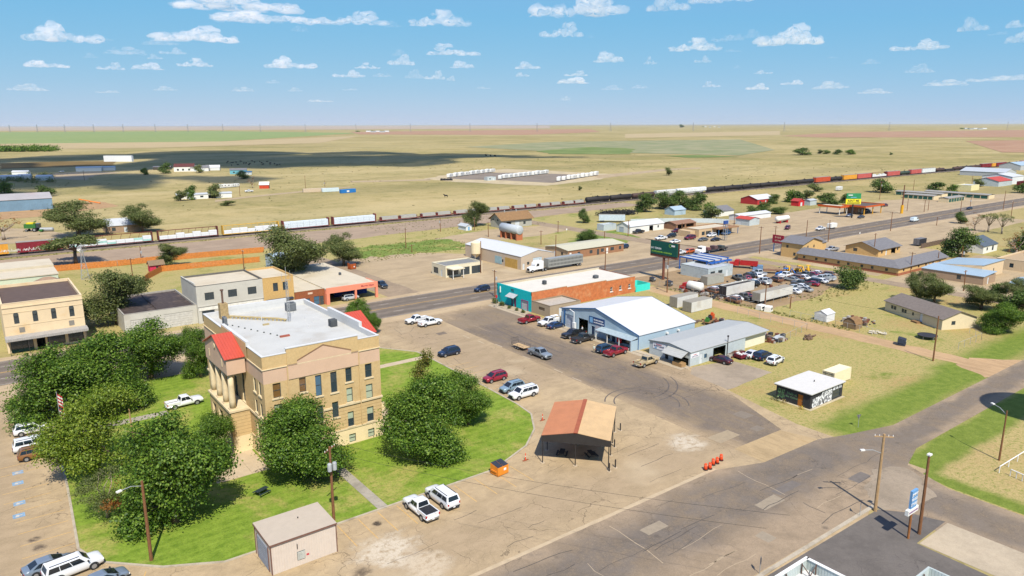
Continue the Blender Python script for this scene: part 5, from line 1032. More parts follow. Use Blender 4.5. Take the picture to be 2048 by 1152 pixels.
# salvage yard
fb('salvage_office', 'grey tin and white salvage office beside the blue car-wash frame', 184, 141.5, 12.5, 11, 3.5, mgsid, msroof, front=[(1.2,1.4,2.2,1.0),(5.0,1.4,2.2,1.0),(9.0,.02,1.2,2.2,'door')])
t = thing('car_wash', 'blue steel bay roof frame behind the salvage office', 'canopy', (190.5, 153.0, 0)); mbf = M('frame_blue', Wc(44,100,180), var=.1)
for k in range(4): mb = MB(); mb.box(k*3.6,k*3.6+.35,-6,6,4.1,4.5); part(t, 'beam', mb, mbf); post(t, k*3.6+.15, -5.6, 0, 4.1, .12, mbf); post(t, k*3.6+.15, 5.6, 0, 4.1, .12, mbf)
for k in range(3): mb = MB(); mb.box(k*3.6+.4,k*3.6+3.5,-5.8,5.8,4.15,4.25); part(t, 'roof_panel', mb, msroof)
for k in range(6): mb = MB(); mb.box(.2+k*1.9,1.6+k*1.9,-7.4,-6.1,3.6,4.0); part(t, 'blue_hood', mb, mbf)
def box_trailer(label, x, y, L, w, z0, z1, mat, roof, rz=0.0, open_top=False, wheels=True):
    t = thing('box_trailer', label, 'trailer', (x, y, 0), rz)
    mb = MB(); ribbed_quad(mb, (0,0,z0), (L,0,z0), (0,0,z1), (L,0,z1), int(L/.6), .04, .2); part(t, 'side_panel', mb, mat)
    mb = MB(); mb.face([(0,0,z0),(0,w,z0),(0,w,z1),(0,0,z1)][::-1]).face([(L,0,z0),(L,w,z0),(L,w,z1),(L,0,z1)]).face([(0,w,z0),(0,w,z1),(L,w,z1),(L,w,z0)]).face([(0,0,z0),(0,w,z0),(L,w,z0),(L,0,z0)]); part(t, 'shell', mb, mat)
    mb = MB(); mb.face([(0,0,z1-(.4 if open_top else -.01)),(L,0,z1-(.4 if open_top else -.01)),(L,w,z1-(.4 if open_top else -.01)),(0,w,z1-(.4 if open_top else -.01))]); part(t, 'roof', mb, roof)
    for k in range(2): mb = MB(); mb.box(-.05,-.004,.05+k*w/2,w/2-.03+k*w/2,z0+.05,z1-.08); part(t, 'rear_door', mb, roof)
    if wheels and z0 > .5:
        for xx in (1.2, 2.3):
            for yy in (.0, w-.3): mb = MB(); mb.tube([(xx,yy,.5),(xx,yy+.3,.5)], .5, 12); part(t, 'wheel', mb, mblk)
        mb = MB(); mb.box(L-2.6,L-2.4,.3,.5,0,z0); part(t, 'landing_leg', mb, msteel)
    return t
mtg = M('trailer_roof_grey', A(176,168,152), var=.08); mtw = M('trailer_white', Wc(212,210,204), var=.08, scale=.5, stain=Wc(180,168,150))
box_trailer('white storage trailer with grey roof nearest the steel building', 147.2, 117.8, 8.4, 3.0, .1, 2.8, mtw, mtg); box_trailer('white storage trailer with torn end behind the first', 148.2, 123.4, 8.4, 2.7, .1, 2.9, mtw, mtg)
box_trailer('white open-top trailer on the salvage yard edge', 167.1, 121.9, 13, 2.5, .95, 3.6, mtw, msteel, open_top=True); box_trailer('long white box trailer nearest the dirt alley in the salvage yard', 168.9, 112.2, 15.4, 2.6, .9, 3.2, mtw, mtg)
box_trailer('grey corrugated trailer by the salvage office', 177.0, 136.2, 8, 2.5, .1, 2.7, M('trailer_grey', Wc(170,170,160), var=.08), mtg); box_trailer('pale blue-grey trailer near the stacked tyres', 252.5, 262.6, 13, 2.7, 1.0, 3.9, M('trailer_blue', Wc(196,210,220)), mtg, R(-42))
# billboard, sign towers
t = thing('billboard', 'dark green billboard with two lines of text on a rust-brown pole', 'billboard', (173.2, 150.4, 0)); mrust = M('rust_steel', Wc(120,74,58), var=.2)
mb = MB(); mb.tube([(0,0,0),(0,0,8.0)], .42, 12); part(t, 'pole', mb, mrust); mb = MB(); mb.box(-.5,.5,-5.5,5.3,7.1,7.9); part(t, 'catwalk', mb, mrust)
mb = MB(); mb.box(-.62,-.3,-5.7,5.2,7.95,12.1); bd = part(t, 'panel', mb, M('billboard_green', Wc(16,84,72), var=.04)); mb = MB(); mb.box(.3,.5,-5.7,5.2,7.95,12.1); part(t, 'rear_panel', mb, mrust)
mlm = M('lime_letters', Wc(150,200,70)); lettering(bd, 'GO TEXAN', .85, mwlet, (-.65, 2.9, 9.55), '-x'); lettering(bd, 'SCHOLARSHIPS AVAILABLE', .68, mlm, (-.65, .55, 8.55), '-x')
mb = MB(); mb.box(-.65,-.63,-4.7,-3.3,11.0,11.5); part(bd, 'logo', mb, mwlet); mb = MB(); n_ = 14
for i in range(n_): a, b = 2*math.pi*i/n_, 2*math.pi*(i+1)/n_; mb.face([(-.64,-2.9+math.cos(a)*.6,11.2+math.sin(a)*.5),(-.64,-2.9+math.cos(b)*.6,11.2+math.sin(b)*.5),(-.64,-2.9+math.cos(b)*.45,11.2+math.sin(b)*.36),(-.64,-2.9+math.cos(a)*.45,11.2+math.sin(a)*.36)])
part(bd, 'logo_ring', mb, mlm)
t = thing('sign_tower', 'slim white lattice sign tower with blue top at the car dealer', 'sign', (254.0, 187.8, 0))
for x, y in ((-.6,-.6),(.6,-.6),(-.6,.6),(.6,.6)): post(t, x, y, 0, 7.0, .07, MATS['galvanised'], 'leg')
for z in (1.5,3,4.5,6): mb = MB(); mb.box(-.62,.62,-.62,.62,z,z+.08); part(t, 'brace', mb, MATS['galvanised'])
mb = MB(); mb.box(-1.3,1.3,-.3,.3,7.0,8.4); part(t, 'sign_panel', mb, M('panel_blue', Wc(52,84,150)))
t = thing('motel_sign', 'dark red motel sign on steel posts beside the highway', 'sign', (246, 157.6, 0), R(-90))
for x in (-1.6, 1.6): post(t, x, 0, 0, 3.6, .13, MATS['blue_trim'])
mb = MB(); mb.box(-2.3,2.3,-.25,.25,3.5,6.6); q = part(t, 'panel', mb, M('motel_red', Wc(150,36,56), var=.08)); lettering(q, 'D & R', 1.0, MATS['pale_sign'], (0,-.27,5.4)); lettering(q, 'MOTEL', .8, MATS['pale_sign'], (0,-.27,4.2))
# street sign boards at the near corner
t = thing('drive_in_sign', 'blue sign above a white letter board on a wooden post in the forecourt', 'sign', (83.9, 33.5, 0), R(0))
mb = MB(); mb.tube([(0,0,0),(0,0,3.7)], .15, 8); part(t, 'post', mb, M('sign_wood', Wc(150,98,56), var=.2))
mb = MB(); mb.box(-1.25,1.25,-.2,.2,3.4,4.05); q = part(t, 'letter_board', mb, mwwall); lettering(q, 'SHAKES BURGERS', .27, M('lav_letters', Wc(150,110,160)), (0,-.22,3.62))
mb = MB(); mb.box(-.6,.75,-.14,.14,4.1,6.3); q = part(t, 'blue_panel', mb, M('sign_sky', Wc(110,160,206), var=.05))
for i, w in enumerate(('JIMMY','FOOD','STORE')): lettering(q, w, .5, mwlet, (.08, -.16, 5.65-i*.62))
# ================================================================ vehicles
mpaint, tt, bb = newmat('car_paint')
oi = tt.n('ObjectInfo'); tt.set(bb, 'Base_Color', oi.outputs['Color']); bb.inputs['Roughness'].default_value = .32; bb.inputs['Metallic'].default_value = .15
bb.inputs['Coat Weight'].default_value = .5; bb.inputs['Coat Roughness'].default_value = .08
mcarglass = glass_mat('car_glass', (.012,.016,.02), .05); mtyre = M('tyre', (.022,.022,.023), var=.2, rough=.9); mrim = M('rim', (.36,.37,.38), metal=.6, rough=.4, var=.05); mchrome = M('chrome', (.5,.5,.5), metal=.9, rough=.25, var=.03)
mlampw = M('lamp_clear', (.75,.76,.76), rough=.2, var=.03); mlampr = M('lamp_red', (.35,.015,.02), rough=.25, var=.05); mplast = M('black_plastic', (.02,.02,.022), rough=.7, var=.1); mplate = M('plate_white', (.7,.7,.7), var=.05)
def ring_x(x, z0, z1, w):
    return [(x, -w*.86, z0), (x, w*.86, z0), (x, w*.97, z0+.12), (x, w, z0+(z1-z0)*.45), (x, w*.97, z1-.16), (x, w*.9, z1-.03), (x, w*.6, z1+.02), (x, -w*.6, z1+.02), (x, -w*.9, z1-.03), (x, -w*.97, z1-.16), (x, -w, z0+(z1-z0)*.45), (x, -w*.97, z0+.12)]
def frustum(mb, b, t, crown=.06):
    (x0, x1, w, z), (X0, X1, W, Z) = b, t
    r0 = [(x0,-w,z),(x1,-w,z),(x1,w,z),(x0,w,z)]; r1 = [(X0,-W,Z),(X1,-W,Z),(X1,W,Z),(X0,W,Z)]; r2 = [(X0+.18,-W+.16,Z+crown),(X1-.18,-W+.16,Z+crown),(X1-.18,W-.16,Z+crown),(X0+.18,W-.16,Z+crown)]
    mb.loft([r0, r1, r2], cap=False); k = len(mb.v); mb.f.append((k-4,k-3,k-2,k-1)); mb.mi.append(0)
def fr_quad(b, t, side, u0, u1, v0, v1, off=.012):
    """a pane lying on one face of the frustum"""
    (x0, x1, w, z), (X0, X1, W, Z) = b, t
    def pt(u, v):
        if side in ('l', 'r'):
            s = 1 if side == 'l' else -1
            return Vector((x0+(x1-x0)*u, s*w, z)).lerp(Vector((X0+(X1-X0)*u, s*W, Z)), v) + Vector((0, s*off, off*.4))
        xb, xt = (x1, X1) if side == 'f' else (x0, X0); s = 1 if side == 'f' else -1
        return Vector((xb, -w+2*w*u, z)).lerp(Vector((xt, -W+2*W*u, Z)), v) + Vector((s*off, 0, off))
    return [pt(u0,v0), pt(u1,v0), pt(u1,v1), pt(u0,v1)]
SPEC = {
 'suv':    dict(L=4.85, st=[(-.5,.52,1.05,.80),(-.487,.36,1.16,.92),(-.40,.3,1.20,.955),(0,.28,1.17,.965),(.2,.28,1.15,.955),(.28,.3,1.13,.955),(.40,.32,1.08,.93),(.465,.34,1.0,.88),(.49,.38,.92,.82),(.5,.46,.82,.72)], b=(-2.38,1.45,.92,1.12), t=(-2.0,.50,.74,1.75), wh=(-1.42,1.48), r=.39),
 'bigsuv': dict(L=5.7, st=[(-.5,.52,1.18,.90),(-.487,.4,1.28,.99),(-.4,.34,1.30,1.01),(0,.32,1.28,1.025),(.22,.32,1.28,1.015),(.3,.34,1.27,1.01),(.42,.36,1.22,.98),(.475,.4,1.15,.94),(.493,.42,1.08,.90),(.5,.5,.98,.84)], b=(-2.79,1.62,.98,1.24), t=(-2.52,.84,.81,1.95), wh=(-1.55,1.78), r=.42),
 'sedan':  dict(L=4.95, st=[(-.5,.48,.94,.76),(-.485,.34,1.02,.87),(-.38,.26,1.06,.925),(0,.24,1.0,.935),(.2,.24,.98,.925),(.28,.26,.96,.925),(.40,.28,.88,.90),(.465,.32,.80,.84),(.49,.36,.72,.76),(.5,.44,.62,.64)], b=(-2.05,1.50,.885,.96), t=(-1.0,.32,.67,1.47), wh=(-1.42,1.52), r=.36),
 'pickup': dict(L=6.0, st=[(-.5,.58,.86,.95),(-.485,.46,.88,.985),(-.13,.42,.88,.995),(-.125,.42,1.26,.995),(.17,.42,1.28,.995),(.26,.42,1.28,.99),(.41,.46,1.24,.97),(.475,.48,1.17,.94),(.493,.5,1.10,.91),(.5,.58,1.0,.86)], b=(-.80,1.36,.945,1.22), t=(-.60,.70,.77,1.94), wh=(-1.80,1.90), r=.43),
 'van':    dict(L=5.9, st=[(-.5,.5,1.2,.92),(-.49,.4,1.3,.98),(0,.38,1.3,1.0),(.3,.38,1.25,.99),(.42,.4,1.12,.95),(.48,.42,.98,.9),(.5,.5,.8,.84)], b=(-2.9,1.95,.97,1.25), t=(-2.8,1.2,.86,2.25), wh=(-1.75,1.85), r=.37),
}
def car(kind, lite=False, roof_rack=False, bed='open'):
    s = SPEC[kind]; L = s['L']; b, t = s['b'], s['t']; root = bpy.data.objects.new({'suv':'suv','bigsuv':'suv','sedan':'sedan','pickup':'pickup_truck','van':'van'}[kind], None)
    mb = MB(); mb.loft([ring_x(x*L, z0, z1, w) for x, z0, z1, w in s['st']]); body = part(root, 'body', mb, mpaint, True)
    mb = MB(); frustum(mb, b, t); part(root, 'cabin', mb, mpaint)
    W_ = [('windshield','f',.07,.93,.08,.95)]
    if kind != 'van': W_.append(('rear_window','b',.1,.9,.12,.92))
    nsp = {'suv':[(.06,.27),(.285,.55),(.565,.86)],'bigsuv':[(.05,.31),(.325,.59),(.605,.88)],'sedan':[(.10,.49),(.51,.87)],'pickup':[(.07,.46),(.48,.87)],'van':[(.74,.92)]}[kind]
    for sd in 'lr':
        for a, c in nsp: W_.append(('side_window', sd, a, c, .12, .88))
    for nm, sd, u0, u1, v0, v1 in W_: mb = MB(); mb.face(fr_quad(b, t, sd, u0, u1, v0, v1)); part(root, nm, mb, mcarglass)
    wy = s['st'][3][3]
    for x in s['wh']:
        for sd in (-1, 1):
            y = sd*(wy-.10); mb = MB(); mb.tube([(x,y-sd*.16,s['r']),(x,y+sd*.11,s['r'])], s['r'], 14); wh = part(root, 'wheel', mb, mtyre)
            if not lite:
                mb = MB(); mb.tube([(x,y+sd*.10,s['r']),(x,y+sd*.125,s['r'])], s['r']*.62, 12); part(wh, 'rim', mb, mrim)
                mb = MB(); n = 12
                for i in range(n):
                    a0, a1 = math.pi*i/n, math.pi*(i+1)/n; R0, R1 = s['r']*1.04, s['r']*1.22; yy = sd*(wy+.006)
                    mb.face([(x+math.cos(a0)*R0,yy,s['r']+math.sin(a0)*R0),(x+math.cos(a1)*R0,yy,s['r']+math.sin(a1)*R0),(x+math.cos(a1)*R1,yy,s['r']+math.sin(a1)*R1),(x+math.cos(a0)*R1,yy,s['r']+math.sin(a0)*R1)])
                part(root, 'wheel_arch', mb, mplast)
    if kind == 'pickup':
        x0, x1, z0, z1 = -2.96, -.83, .86, 1.28
        for q in ((x0,x1,.86,.985,z0,z1),(x0,x1,-.985,-.86,z0,z1)): mb = MB(); mb.box(*q); part(root, 'bed_side', mb, mpaint)
        mb = MB(); mb.box(x0-.02,x0+.09,-.86,.86,.6,z1); part(root, 'tailgate', mb, mpaint)
        mb = MB(); zz_ = 1.24 if bed == 'cover' else .87
        mb.box(x0+.09,x1,-.86,.86,zz_-.03,zz_+.02); part(root, 'bed_cover' if bed == 'cover' else 'bed_floor', mb, mplast)
    if not lite:
        fz = s['st'][-1]; xf = L/2
        for sd in (-1, 1):
            mb = MB(); mb.box(xf-.14,xf-.02,sd*fz[3]*.96-.17,sd*fz[3]*.96+.13 if sd < 0 else sd*fz[3]*.96+.05,fz[2]-.2,fz[2]-.03); part(root, 'headlight', mb, mlampw)
            rz_ = s['st'][0]; zt = rz_[2] if kind != 'pickup' else 1.22; mb = MB(); y = sd*rz_[3]*(.93 if kind != 'pickup' else .98); mb.box(-xf-.012,-xf+.1,y-.09,y+.09,zt-.34,zt-.04); part(root, 'taillight', mb, mlampr)
            mb = MB(); xm = b[1]-.35; mb.box(xm-.07,xm+.07,sd*(b[2]+.04) if sd > 0 else -b[2]-.26,sd*(b[2]+.26) if sd > 0 else -b[2]-.04,b[3]+.03,b[3]+.18); part(root, 'mirror', mb, mplast)
        mb = MB(); mb.box(xf-.04,xf+.015,-fz[3]*.6,fz[3]*.6,fz[1]+.06,fz[2]-.06); part(root, 'grille', mb, mplast)
        mb = MB(); mb.box(xf-.1,xf+.05,-fz[3]*.95,fz[3]*.95,fz[1]-.12,fz[1]+.05); part(root, 'front_bumper', mb, mchrome if kind in ('pickup',) else mplast)
        mb = MB(); mb.box(-xf-.06,-xf+.1,-.85,.85,.46,.62); part(root, 'rear_bumper', mb, mchrome if kind == 'pickup' else mplast)
        mb = MB(); mb.box(-xf-.075,-xf-.061,-.16,.16,.5,.62); part(root, 'licence_plate', mb, mplate)
        if roof_rack:
            for sd in (-1, 1): mb = MB(); mb.box(t[0]+.2,t[1]-.3,sd*(t[2]-.14)-.03,sd*(t[2]-.14)+.03,t[3]+.05,t[3]+.12); part(root, 'roof_rail', mb, mplast)
    col.objects.link(root)
    return root
PROTO = {}
def get_proto(key, *a, **k):
    if key not in PROTO: PROTO[key] = [car(*a, **k), False]
    return PROTO[key]
def setcol(o, c):
    o.color = (*c, 1)
    for ch in o.children: setcol(ch, c)
KEY = {'suv': ('suv', dict(roof_rack=True)), 'bigsuv': ('bigsuv', dict(roof_rack=True)), 'sedan': ('sedan', {}), 'pickup': ('pickup', {}), 'pickupc': ('pickup', dict(bed='cover')), 'van': ('van', {}), 'lsuv': ('suv', dict(lite=True)), 'lsedan': ('sedan', dict(lite=True)), 'lpickup': ('pickup', dict(lite=True)), 'lvan': ('van', dict(lite=True))}
CNAME = {'suv': 'suv', 'bigsuv': 'suv', 'sedan': 'car', 'pickup': 'pickup', 'pickupc': 'pickup', 'van': 'van', 'lsuv': 'suv', 'lsedan': 'car', 'lpickup': 'pickup', 'lvan': 'van'}
def put_car(kind, px, py, hdg, colr, label, group=None, xyz=None, tilt=0.0, sc_=1.0):
    pr = get_proto(kind, KEY[kind][0], **KEY[kind][1])
    if not pr[1]: o = pr[0]; pr[1] = True
    else: o = copy_tree(pr[0])
    p = xyz if xyz is not None else P(px, py, .85)
    o.location = (p[0], p[1], p[2] if xyz is not None and len(p) > 2 else .03); o.rotation_euler = (0, tilt, R(hdg)); o.scale = (sc_, sc_, sc_)
    setcol(o, colr); tag(o, label, CNAME[kind])
    if group: o['group'] = group
    elif 'group' in o: del o['group']
    return o
cW, cBk, cNv, cRd, cGr, cSv, cBl, cTn, cMr = (.72,.73,.74), (.015,.016,.018), (.012,.025,.06), (.24,.012,.022), (.06,.065,.07), (.36,.40,.44), (.03,.09,.22), (.42,.33,.19), (.10,.012,.03)
near = [
 ('pickupc',841,1014,91,cW,'white pickup with black bed cover parked at the lawn kerb'), ('bigsuv',884,992,91,cW,'white SUV with black roof rails parked beside the covered pickup'),
 ('sedan',97,1126,7,(.16,.20,.25),'blue-grey sedan at the bottom left corner by the kerb'), ('bigsuv',146,1132,9,cW,'white SUV at the bottom edge between two blue-grey cars'), ('sedan',205,1156,12,(.16,.20,.25),'blue-grey car cut off by the bottom edge of the view'),
 ('suv',62,856,0,cW,'white SUV with dark roof farthest up the left parking row'), ('bigsuv',70,887,0,cW,'white SUV beside the bronze hatchback in the left parking row'), ('suv',74,904,0,(.22,.10,.03),'bronze hatchback nearest the camera in the left parking row'),
 ('pickup',368,803,4,cW,'white pickup standing on the walk west of the courthouse'), ('pickup',834,639,180,cW,'white pickup facing left in the open plaza near the highway'), ('pickup',860,644,0,cW,'white pickup facing right in the open plaza near the highway'),
 ('suv',898,703,180,cNv,'dark navy SUV alone in the plaza facing the lawn'), ('suv',990,753,180,(.26,.012,.03),'dark red SUV parked at the east kerb of the lawn'), ('suv',1024,773,180,(.20,.28,.34),'steel blue SUV between the red SUV and the long white SUV'), ('bigsuv',1047,785,180,cW,'long white SUV nearest the carport at the lawn kerb'),
 ('pickup',1059,638,2,cRd,'dark red pickup parked by the teal store'), ('sedan',1112,649,2,(.012,.035,.10),'navy blue sedan at the corner of the blue steel building'), ('pickup',1147,667,178,cBk,'black pickup facing out in front of the open steel bay'), ('pickupc',1166,676,3,(.03,.03,.032),'charcoal pickup facing in beside the black pickup'),
 ('suv',1212,696,2,(.015,.05,.10),'dark blue SUV partly hidden behind the red pickup at the porch'), ('pickup',1232,702,3,cRd,'dark red pickup parked at the blue building porch'), ('pickup',1293,722,3,cTn,'tan pickup parked outside the body shop'), ('sedan',1441,717,96,(.05,.008,.014),'very dark red sedan outside the open body shop bay'),
 ('suv',1526,710,4,cNv,'dark SUV parked on the grass beside the body shop'), ('suv',1551,719,8,cW,'white SUV on the grass right of the dark SUV'), ('sedan',1505,706,6,(.6,.6,.6),'pale car wedged behind the dark SUV on the grass'),
 ('suv',964,577,180,cNv,'dark navy SUV driving left on the highway'), ('suv',700,594,4,(.45,.47,.48),'silver SUV parked under the salmon canopy'), ('pickup',763,569,265,(.015,.03,.05),'dark blue pickup at the right end of the salmon canopy'),
 ('sedan',1939,416,180,cBk,'black sedan far along the highway facing left'), ('van',1829,440,0,(.66,.74,.76),'pale van driving away along the highway'), ('pickup',1641,457,180,cW,'white pickup towing a horse trailer along the highway'),
 ('lpickup',1358,505,180,cW,'white pickup on the highway just right of the billboard'), ('lsuv',1378,502,180,(.5,.10,.02),'orange car on the highway between white pickup and flatbed lorry'),
 ('pickup',1322,476,178,cW,'white pickup at the left of the dealer lot'), ('sedan',1350,482,174,cW,'white car in front of the dealer pole'), ('suv',1343,471,180,cBk,'black SUV behind the white car at the dealer'), ('bigsuv',1380,475,178,(.14,.01,.03),'maroon SUV in the dealer front row'), ('sedan',1406,478,178,(.10,.11,.11),'grey sedan in the dealer front row'), ('suv',1423,470,178,cW,'white SUV behind the dealer front row'), ('sedan',1431,478,178,cBk,'black sedan at the right of the dealer front row'), ('pickup',1354,462,178,cMr,'maroon pickup beside the dealer wall'), ('pickup',1277,463,178,cBk,'black pickup in front of the white garage'), ('suv',1452,466,178,cBl,'blue SUV right of the dealer bay'),
 ('suv',1575,455,200,cMr,'maroon van alone on the gravel beyond the highway'), ('sedan',1699,430,180,(.3,.32,.34),'silver car left under the rental canopy'), ('sedan',1722,433,180,cGr,'grey car right under the rental canopy'), ('pickup',1733,421,0,cBk,'black pickup behind the rental canopy'), ('suv',1770,410,0,cMr,'maroon car right of the rental canopy'),
 ('pickup',1664,498,170,(.35,.36,.38),'grey pickup parked beside the motel office'), ('pickup',498,382,180,cW,'white pickup near the bare tree in the left pasture'), ('lsuv',1247,493,185,cNv,'dark car at the corner of the tan office'),
]
for k in near: put_car(*k)
put_car('lsuv', 123, 343, 170, (.5,.5,.5), 'pale car on the left farmyard'); put_car('lpickup', 1500, 560, 0, cW, 'white crew truck among the salvage', xyz=(206.5, 128.6, .03))
# salvage yard wrecks, row by row
rows = [('front wreck row by the dirt alley', [(165.6,118.4),(168.0,119.6),(170.6,118.6),(173.0,119.4)], 80), ('middle wreck row', [(188,128),(190.6,129.4),(193,127.4),(196,129),(198.6,127)], 70), ('back wreck row by the weeds', [(196,117),(199,118.6),(202,117),(205,118.4),(208,117.6),(211,119)], 95), ('far wreck row near the yellow diggers', [(203,124.2),(206,124.8),(209,124),(212,125),(215,124.6)], 88), ('wreck row beside the long white trailer', [(186,116),(188.6,114.6),(191.2,116.2),(193.6,114)], 84), ('wreck row behind the open-top trailer', [(170,129),(172.6,130.4),(175,128.8),(178,130),(181,128.6),(183.6,130.2)], 75), ('wreck row at the weedy street corner', [(213,118.6),(215.8,119.6),(218.4,121.6),(218,125)], 92), ('office-side wreck row', [(191,135),(194,134),(197,135.6),(200,134.4),(203,136)], 60)]
cols = [(cW,'white'),((.4,.42,.44),'silver'),((.22,.012,.03),'red'),((.19,.09,.05),'rusty'),(cW,'white'),((.1,.1,.1),'grey'),((.30,.31,.30),'dull silver'),(cBk,'black')]
ci = 0
for rn, pts, hd in rows:
    for i, (x, y) in enumerate(pts):
        c, cn = cols[(ci*5+3) % 8]; kd = ('lsuv','lsedan','lpickup','lsedan')[ci % 4]; ci += 1
        put_car(kd, 0, 0, hd+random.uniform(-12,12), c, '%s scrap %s, %s of the %s' % (cn, CNAME[kd], ORD[i], rn), 'scrap cars in the salvage yard', xyz=(x, y, .0), tilt=random.uniform(-.02,.02))
def wheels(root, spots, r, w, name='wheel', rim=True):
    for (x, y) in spots:
        s = 1 if y > 0 else -1; mb = MB(); mb.tube([(x,y-s*w/2,r),(x,y+s*w/2,r)], r, 12); o = part(root, name, mb, mtyre)
        if rim: mb = MB(); mb.tube([(x,y+s*w/2-.01,r),(x,y+s*w/2+.015,r)], r*.55, 10); part(o, 'rim', mb, mrim)
# flatbed pickup with utility trailer
fp = put_car('pickup', 1080, 706, 271, (.20,.23,.26), 'grey flatbed pickup towing an open utility trailer in the side street')
p = P(1042, 692, .6); t = thing('utility_trailer', 'open utility trailer with plank floor and mesh ramp behind the grey pickup', 'trailer', (p.x, p.y, .03), R(271))
for k in range(6): mb = MB(); mb.box(-2.0,2.0,-.95+k*.32,-.95+k*.32+.3,.62,.67); part(t, 'plank', mb, M('pale_plank', A(222,188,140), var=.15))
for s in (-1, 1): mb = MB(); mb.tube([(-2,s,.65),(2,s,.65)], .04, 5).tube([(-2,s,1.1),(2,s,1.1)], .03, 5).tube([(-2,s,.65),(-2,s,1.1)], .03, 5).tube([(0,s,.65),(0,s,1.1)], .03, 5).tube([(2,s,.65),(2,s,1.1)], .03, 5); part(t, 'side_rail', mb, msteel)
mb = MB()
for k in range(9): mb.tube([(-2.1,-1+k*.25,.65),(-2.3,-1+k*.25,2.0)], .025, 4)
mb.tube([(-2.3,-1,2.0),(-2.3,1,2.0)], .03, 4).tube([(-2.2,-1,1.3),(-2.2,1,1.3)], .03, 4); part(t, 'ramp', mb, msteel); mb = MB(); mb.tube([(2,-.9,.6),(3.2,0,.55),(2,.9,.6)], .05, 5); part(t, 'tongue', mb, msteel); wheels(t, [(-.4,-1.1),(-.4,1.1),(.4,-1.1),(.4,1.1)], .33, .2)
# service truck
sv = put_car('pickup', 1098, 643, 182, cW, 'white service truck with utility boxes beside the red pickup')
for s in (-1, 1): mb = MB(); mb.box(-2.95,-.9,s*.62 if s > 0 else -1.02,1.02 if s > 0 else -.62,1.29,1.72); part(sv, 'tool_box', mb, M('box_white', (.72,.72,.70)))
mb = MB(); mb.box(-2.9,-.85,-.6,.6,2.0,2.06).box(-2.85,-2.75,-.6,-.5,1.2,2.0).box(-2.85,-2.75,.5,.6,1.2,2.0); part(sv, 'ladder_rack', mb, MATS['box_white'])
# maroon bed trailer with junk
t = thing('bed_trailer', 'maroon pickup-bed trailer full of white junk beside the body shop', 'trailer', (*P(1485, 713, .4)[:2], .03), R(-8))
for q in ((-1.5,1.5,-1.0,-.9,.4,1.1),(-1.5,1.5,.9,1.0,.4,1.1),(-1.5,-1.4,-.89,.89,.4,1.1),(1.4,1.5,-.89,.89,.4,1.1)): mb = MB(); mb.box(*q); part(t, 'bed_side', mb, M('maroon_paint', (.14,.014,.03), rough=.4))
mb = MB(); mb.box(-1.39,1.39,-.89,.89,.4,.5); part(t, 'floor', mb, msteel); wheels(t, [(0,-1.05),(0,1.05)], .36, .22)
for i in range(6): mb = MB(); x, y = random.uniform(-1,1), random.uniform(-.6,.6); mb.box(x-.3,x+.25,y-.2,y+.2,.51+i*.02,.9+random.uniform(0,.4)); part(t, 'junk', mb, mwwall)
# semi-tractor with cattle trailer
t = thing('semi_truck', 'white semi-truck cab hauling a cattle trailer, parked beyond the brick store', 'truck', (148.6, 184.8, .03), R(180)); ms_w = M('truck_white', (.72,.72,.72), rough=.35)
mb = MB(); mb.loft([[(x,-w,z0),(x,w,z0),(x,w,z1),(x,-w,z1)] for x, w, z0, z1 in ((-3.0,1.2,1.0,3.6),(-1.2,1.2,1.0,3.75),(-.6,1.15,1.0,3.6),(.4,1.1,.9,2.9),(.5,1.05,.8,2.0),(2.3,.95,.7,1.7),(2.6,.85,.6,1.3))]); part(t, 'cab', mb, ms_w)
mb = MB(); mb.face([(-.33,-.95,3.2),(-.33,.95,3.2),(.46,.92,2.15),(.46,-.92,2.15)]); mb.v = [(x+.06,y,z+.03) for x, y, z in mb.v]; part(t, 'windshield', mb, mcarglass)
for s in (-1, 1): mb = MB(); mb.face([(-1.1,s*1.21,2.1),(.1,s*1.17,2.1),(-.2,s*1.18,2.9),(-1.1,s*1.21,2.9)]); part(t, 'side_window', mb, mcarglass); mb = MB(); mb.tube([(-3.1,s*1.0,1),(-3.1,s*1.0,4.1)], .09, 8); part(t, 'exhaust_stack', mb, mchrome)
mb = MB(); mb.box(2.55,2.66,-.6,.6,.75,1.5); part(t, 'grille', mb, mplast); mb = MB(); mb.box(2.5,2.8,-1.1,1.1,.4,.75); part(t, 'bumper', mb, mchrome); wheels(t, [(1.6,-1.0),(1.6,1.0),(-2.8,-1.0),(-2.8,1.0),(-4.0,-1.0),(-4.0,1.0)], .52, .34); mb = MB(); mb.box(-4.9,-1,-.5,.5,.7,.95); part(t, 'chassis', mb, msteel)
t = thing('cattle_trailer', 'long aluminium cattle trailer coupled behind the white semi-truck', 'trailer', (161.5, 184.8, .03), R(180)); mal = M('aluminium', Wc(176,178,172), metal=.4, rough=.5, var=.1, scale=3)
mb = MB(); mb.box(-7.8,7.8,-1.25,1.25,1.0,3.9); part(t, 'body', mb, mal)
for k in range(24):
    for zi in range(2):
        for s in (-1, 1): mb = MB(); x = -7.5+k*.63; y = s*1.262; mb.face([(x,y,1.5+zi*1.2),(x+.38,y,1.5+zi*1.2),(x+.38,y,2.2+zi*1.2),(x,y,2.2+zi*1.2)]); part(t, 'vent_slot', mb, M('vent_dark', (.10,.10,.10)))
wheels(t, [(-6.6,-1.05),(-6.6,1.05),(-5.4,-1.05),(-5.4,1.05)], .5, .34)
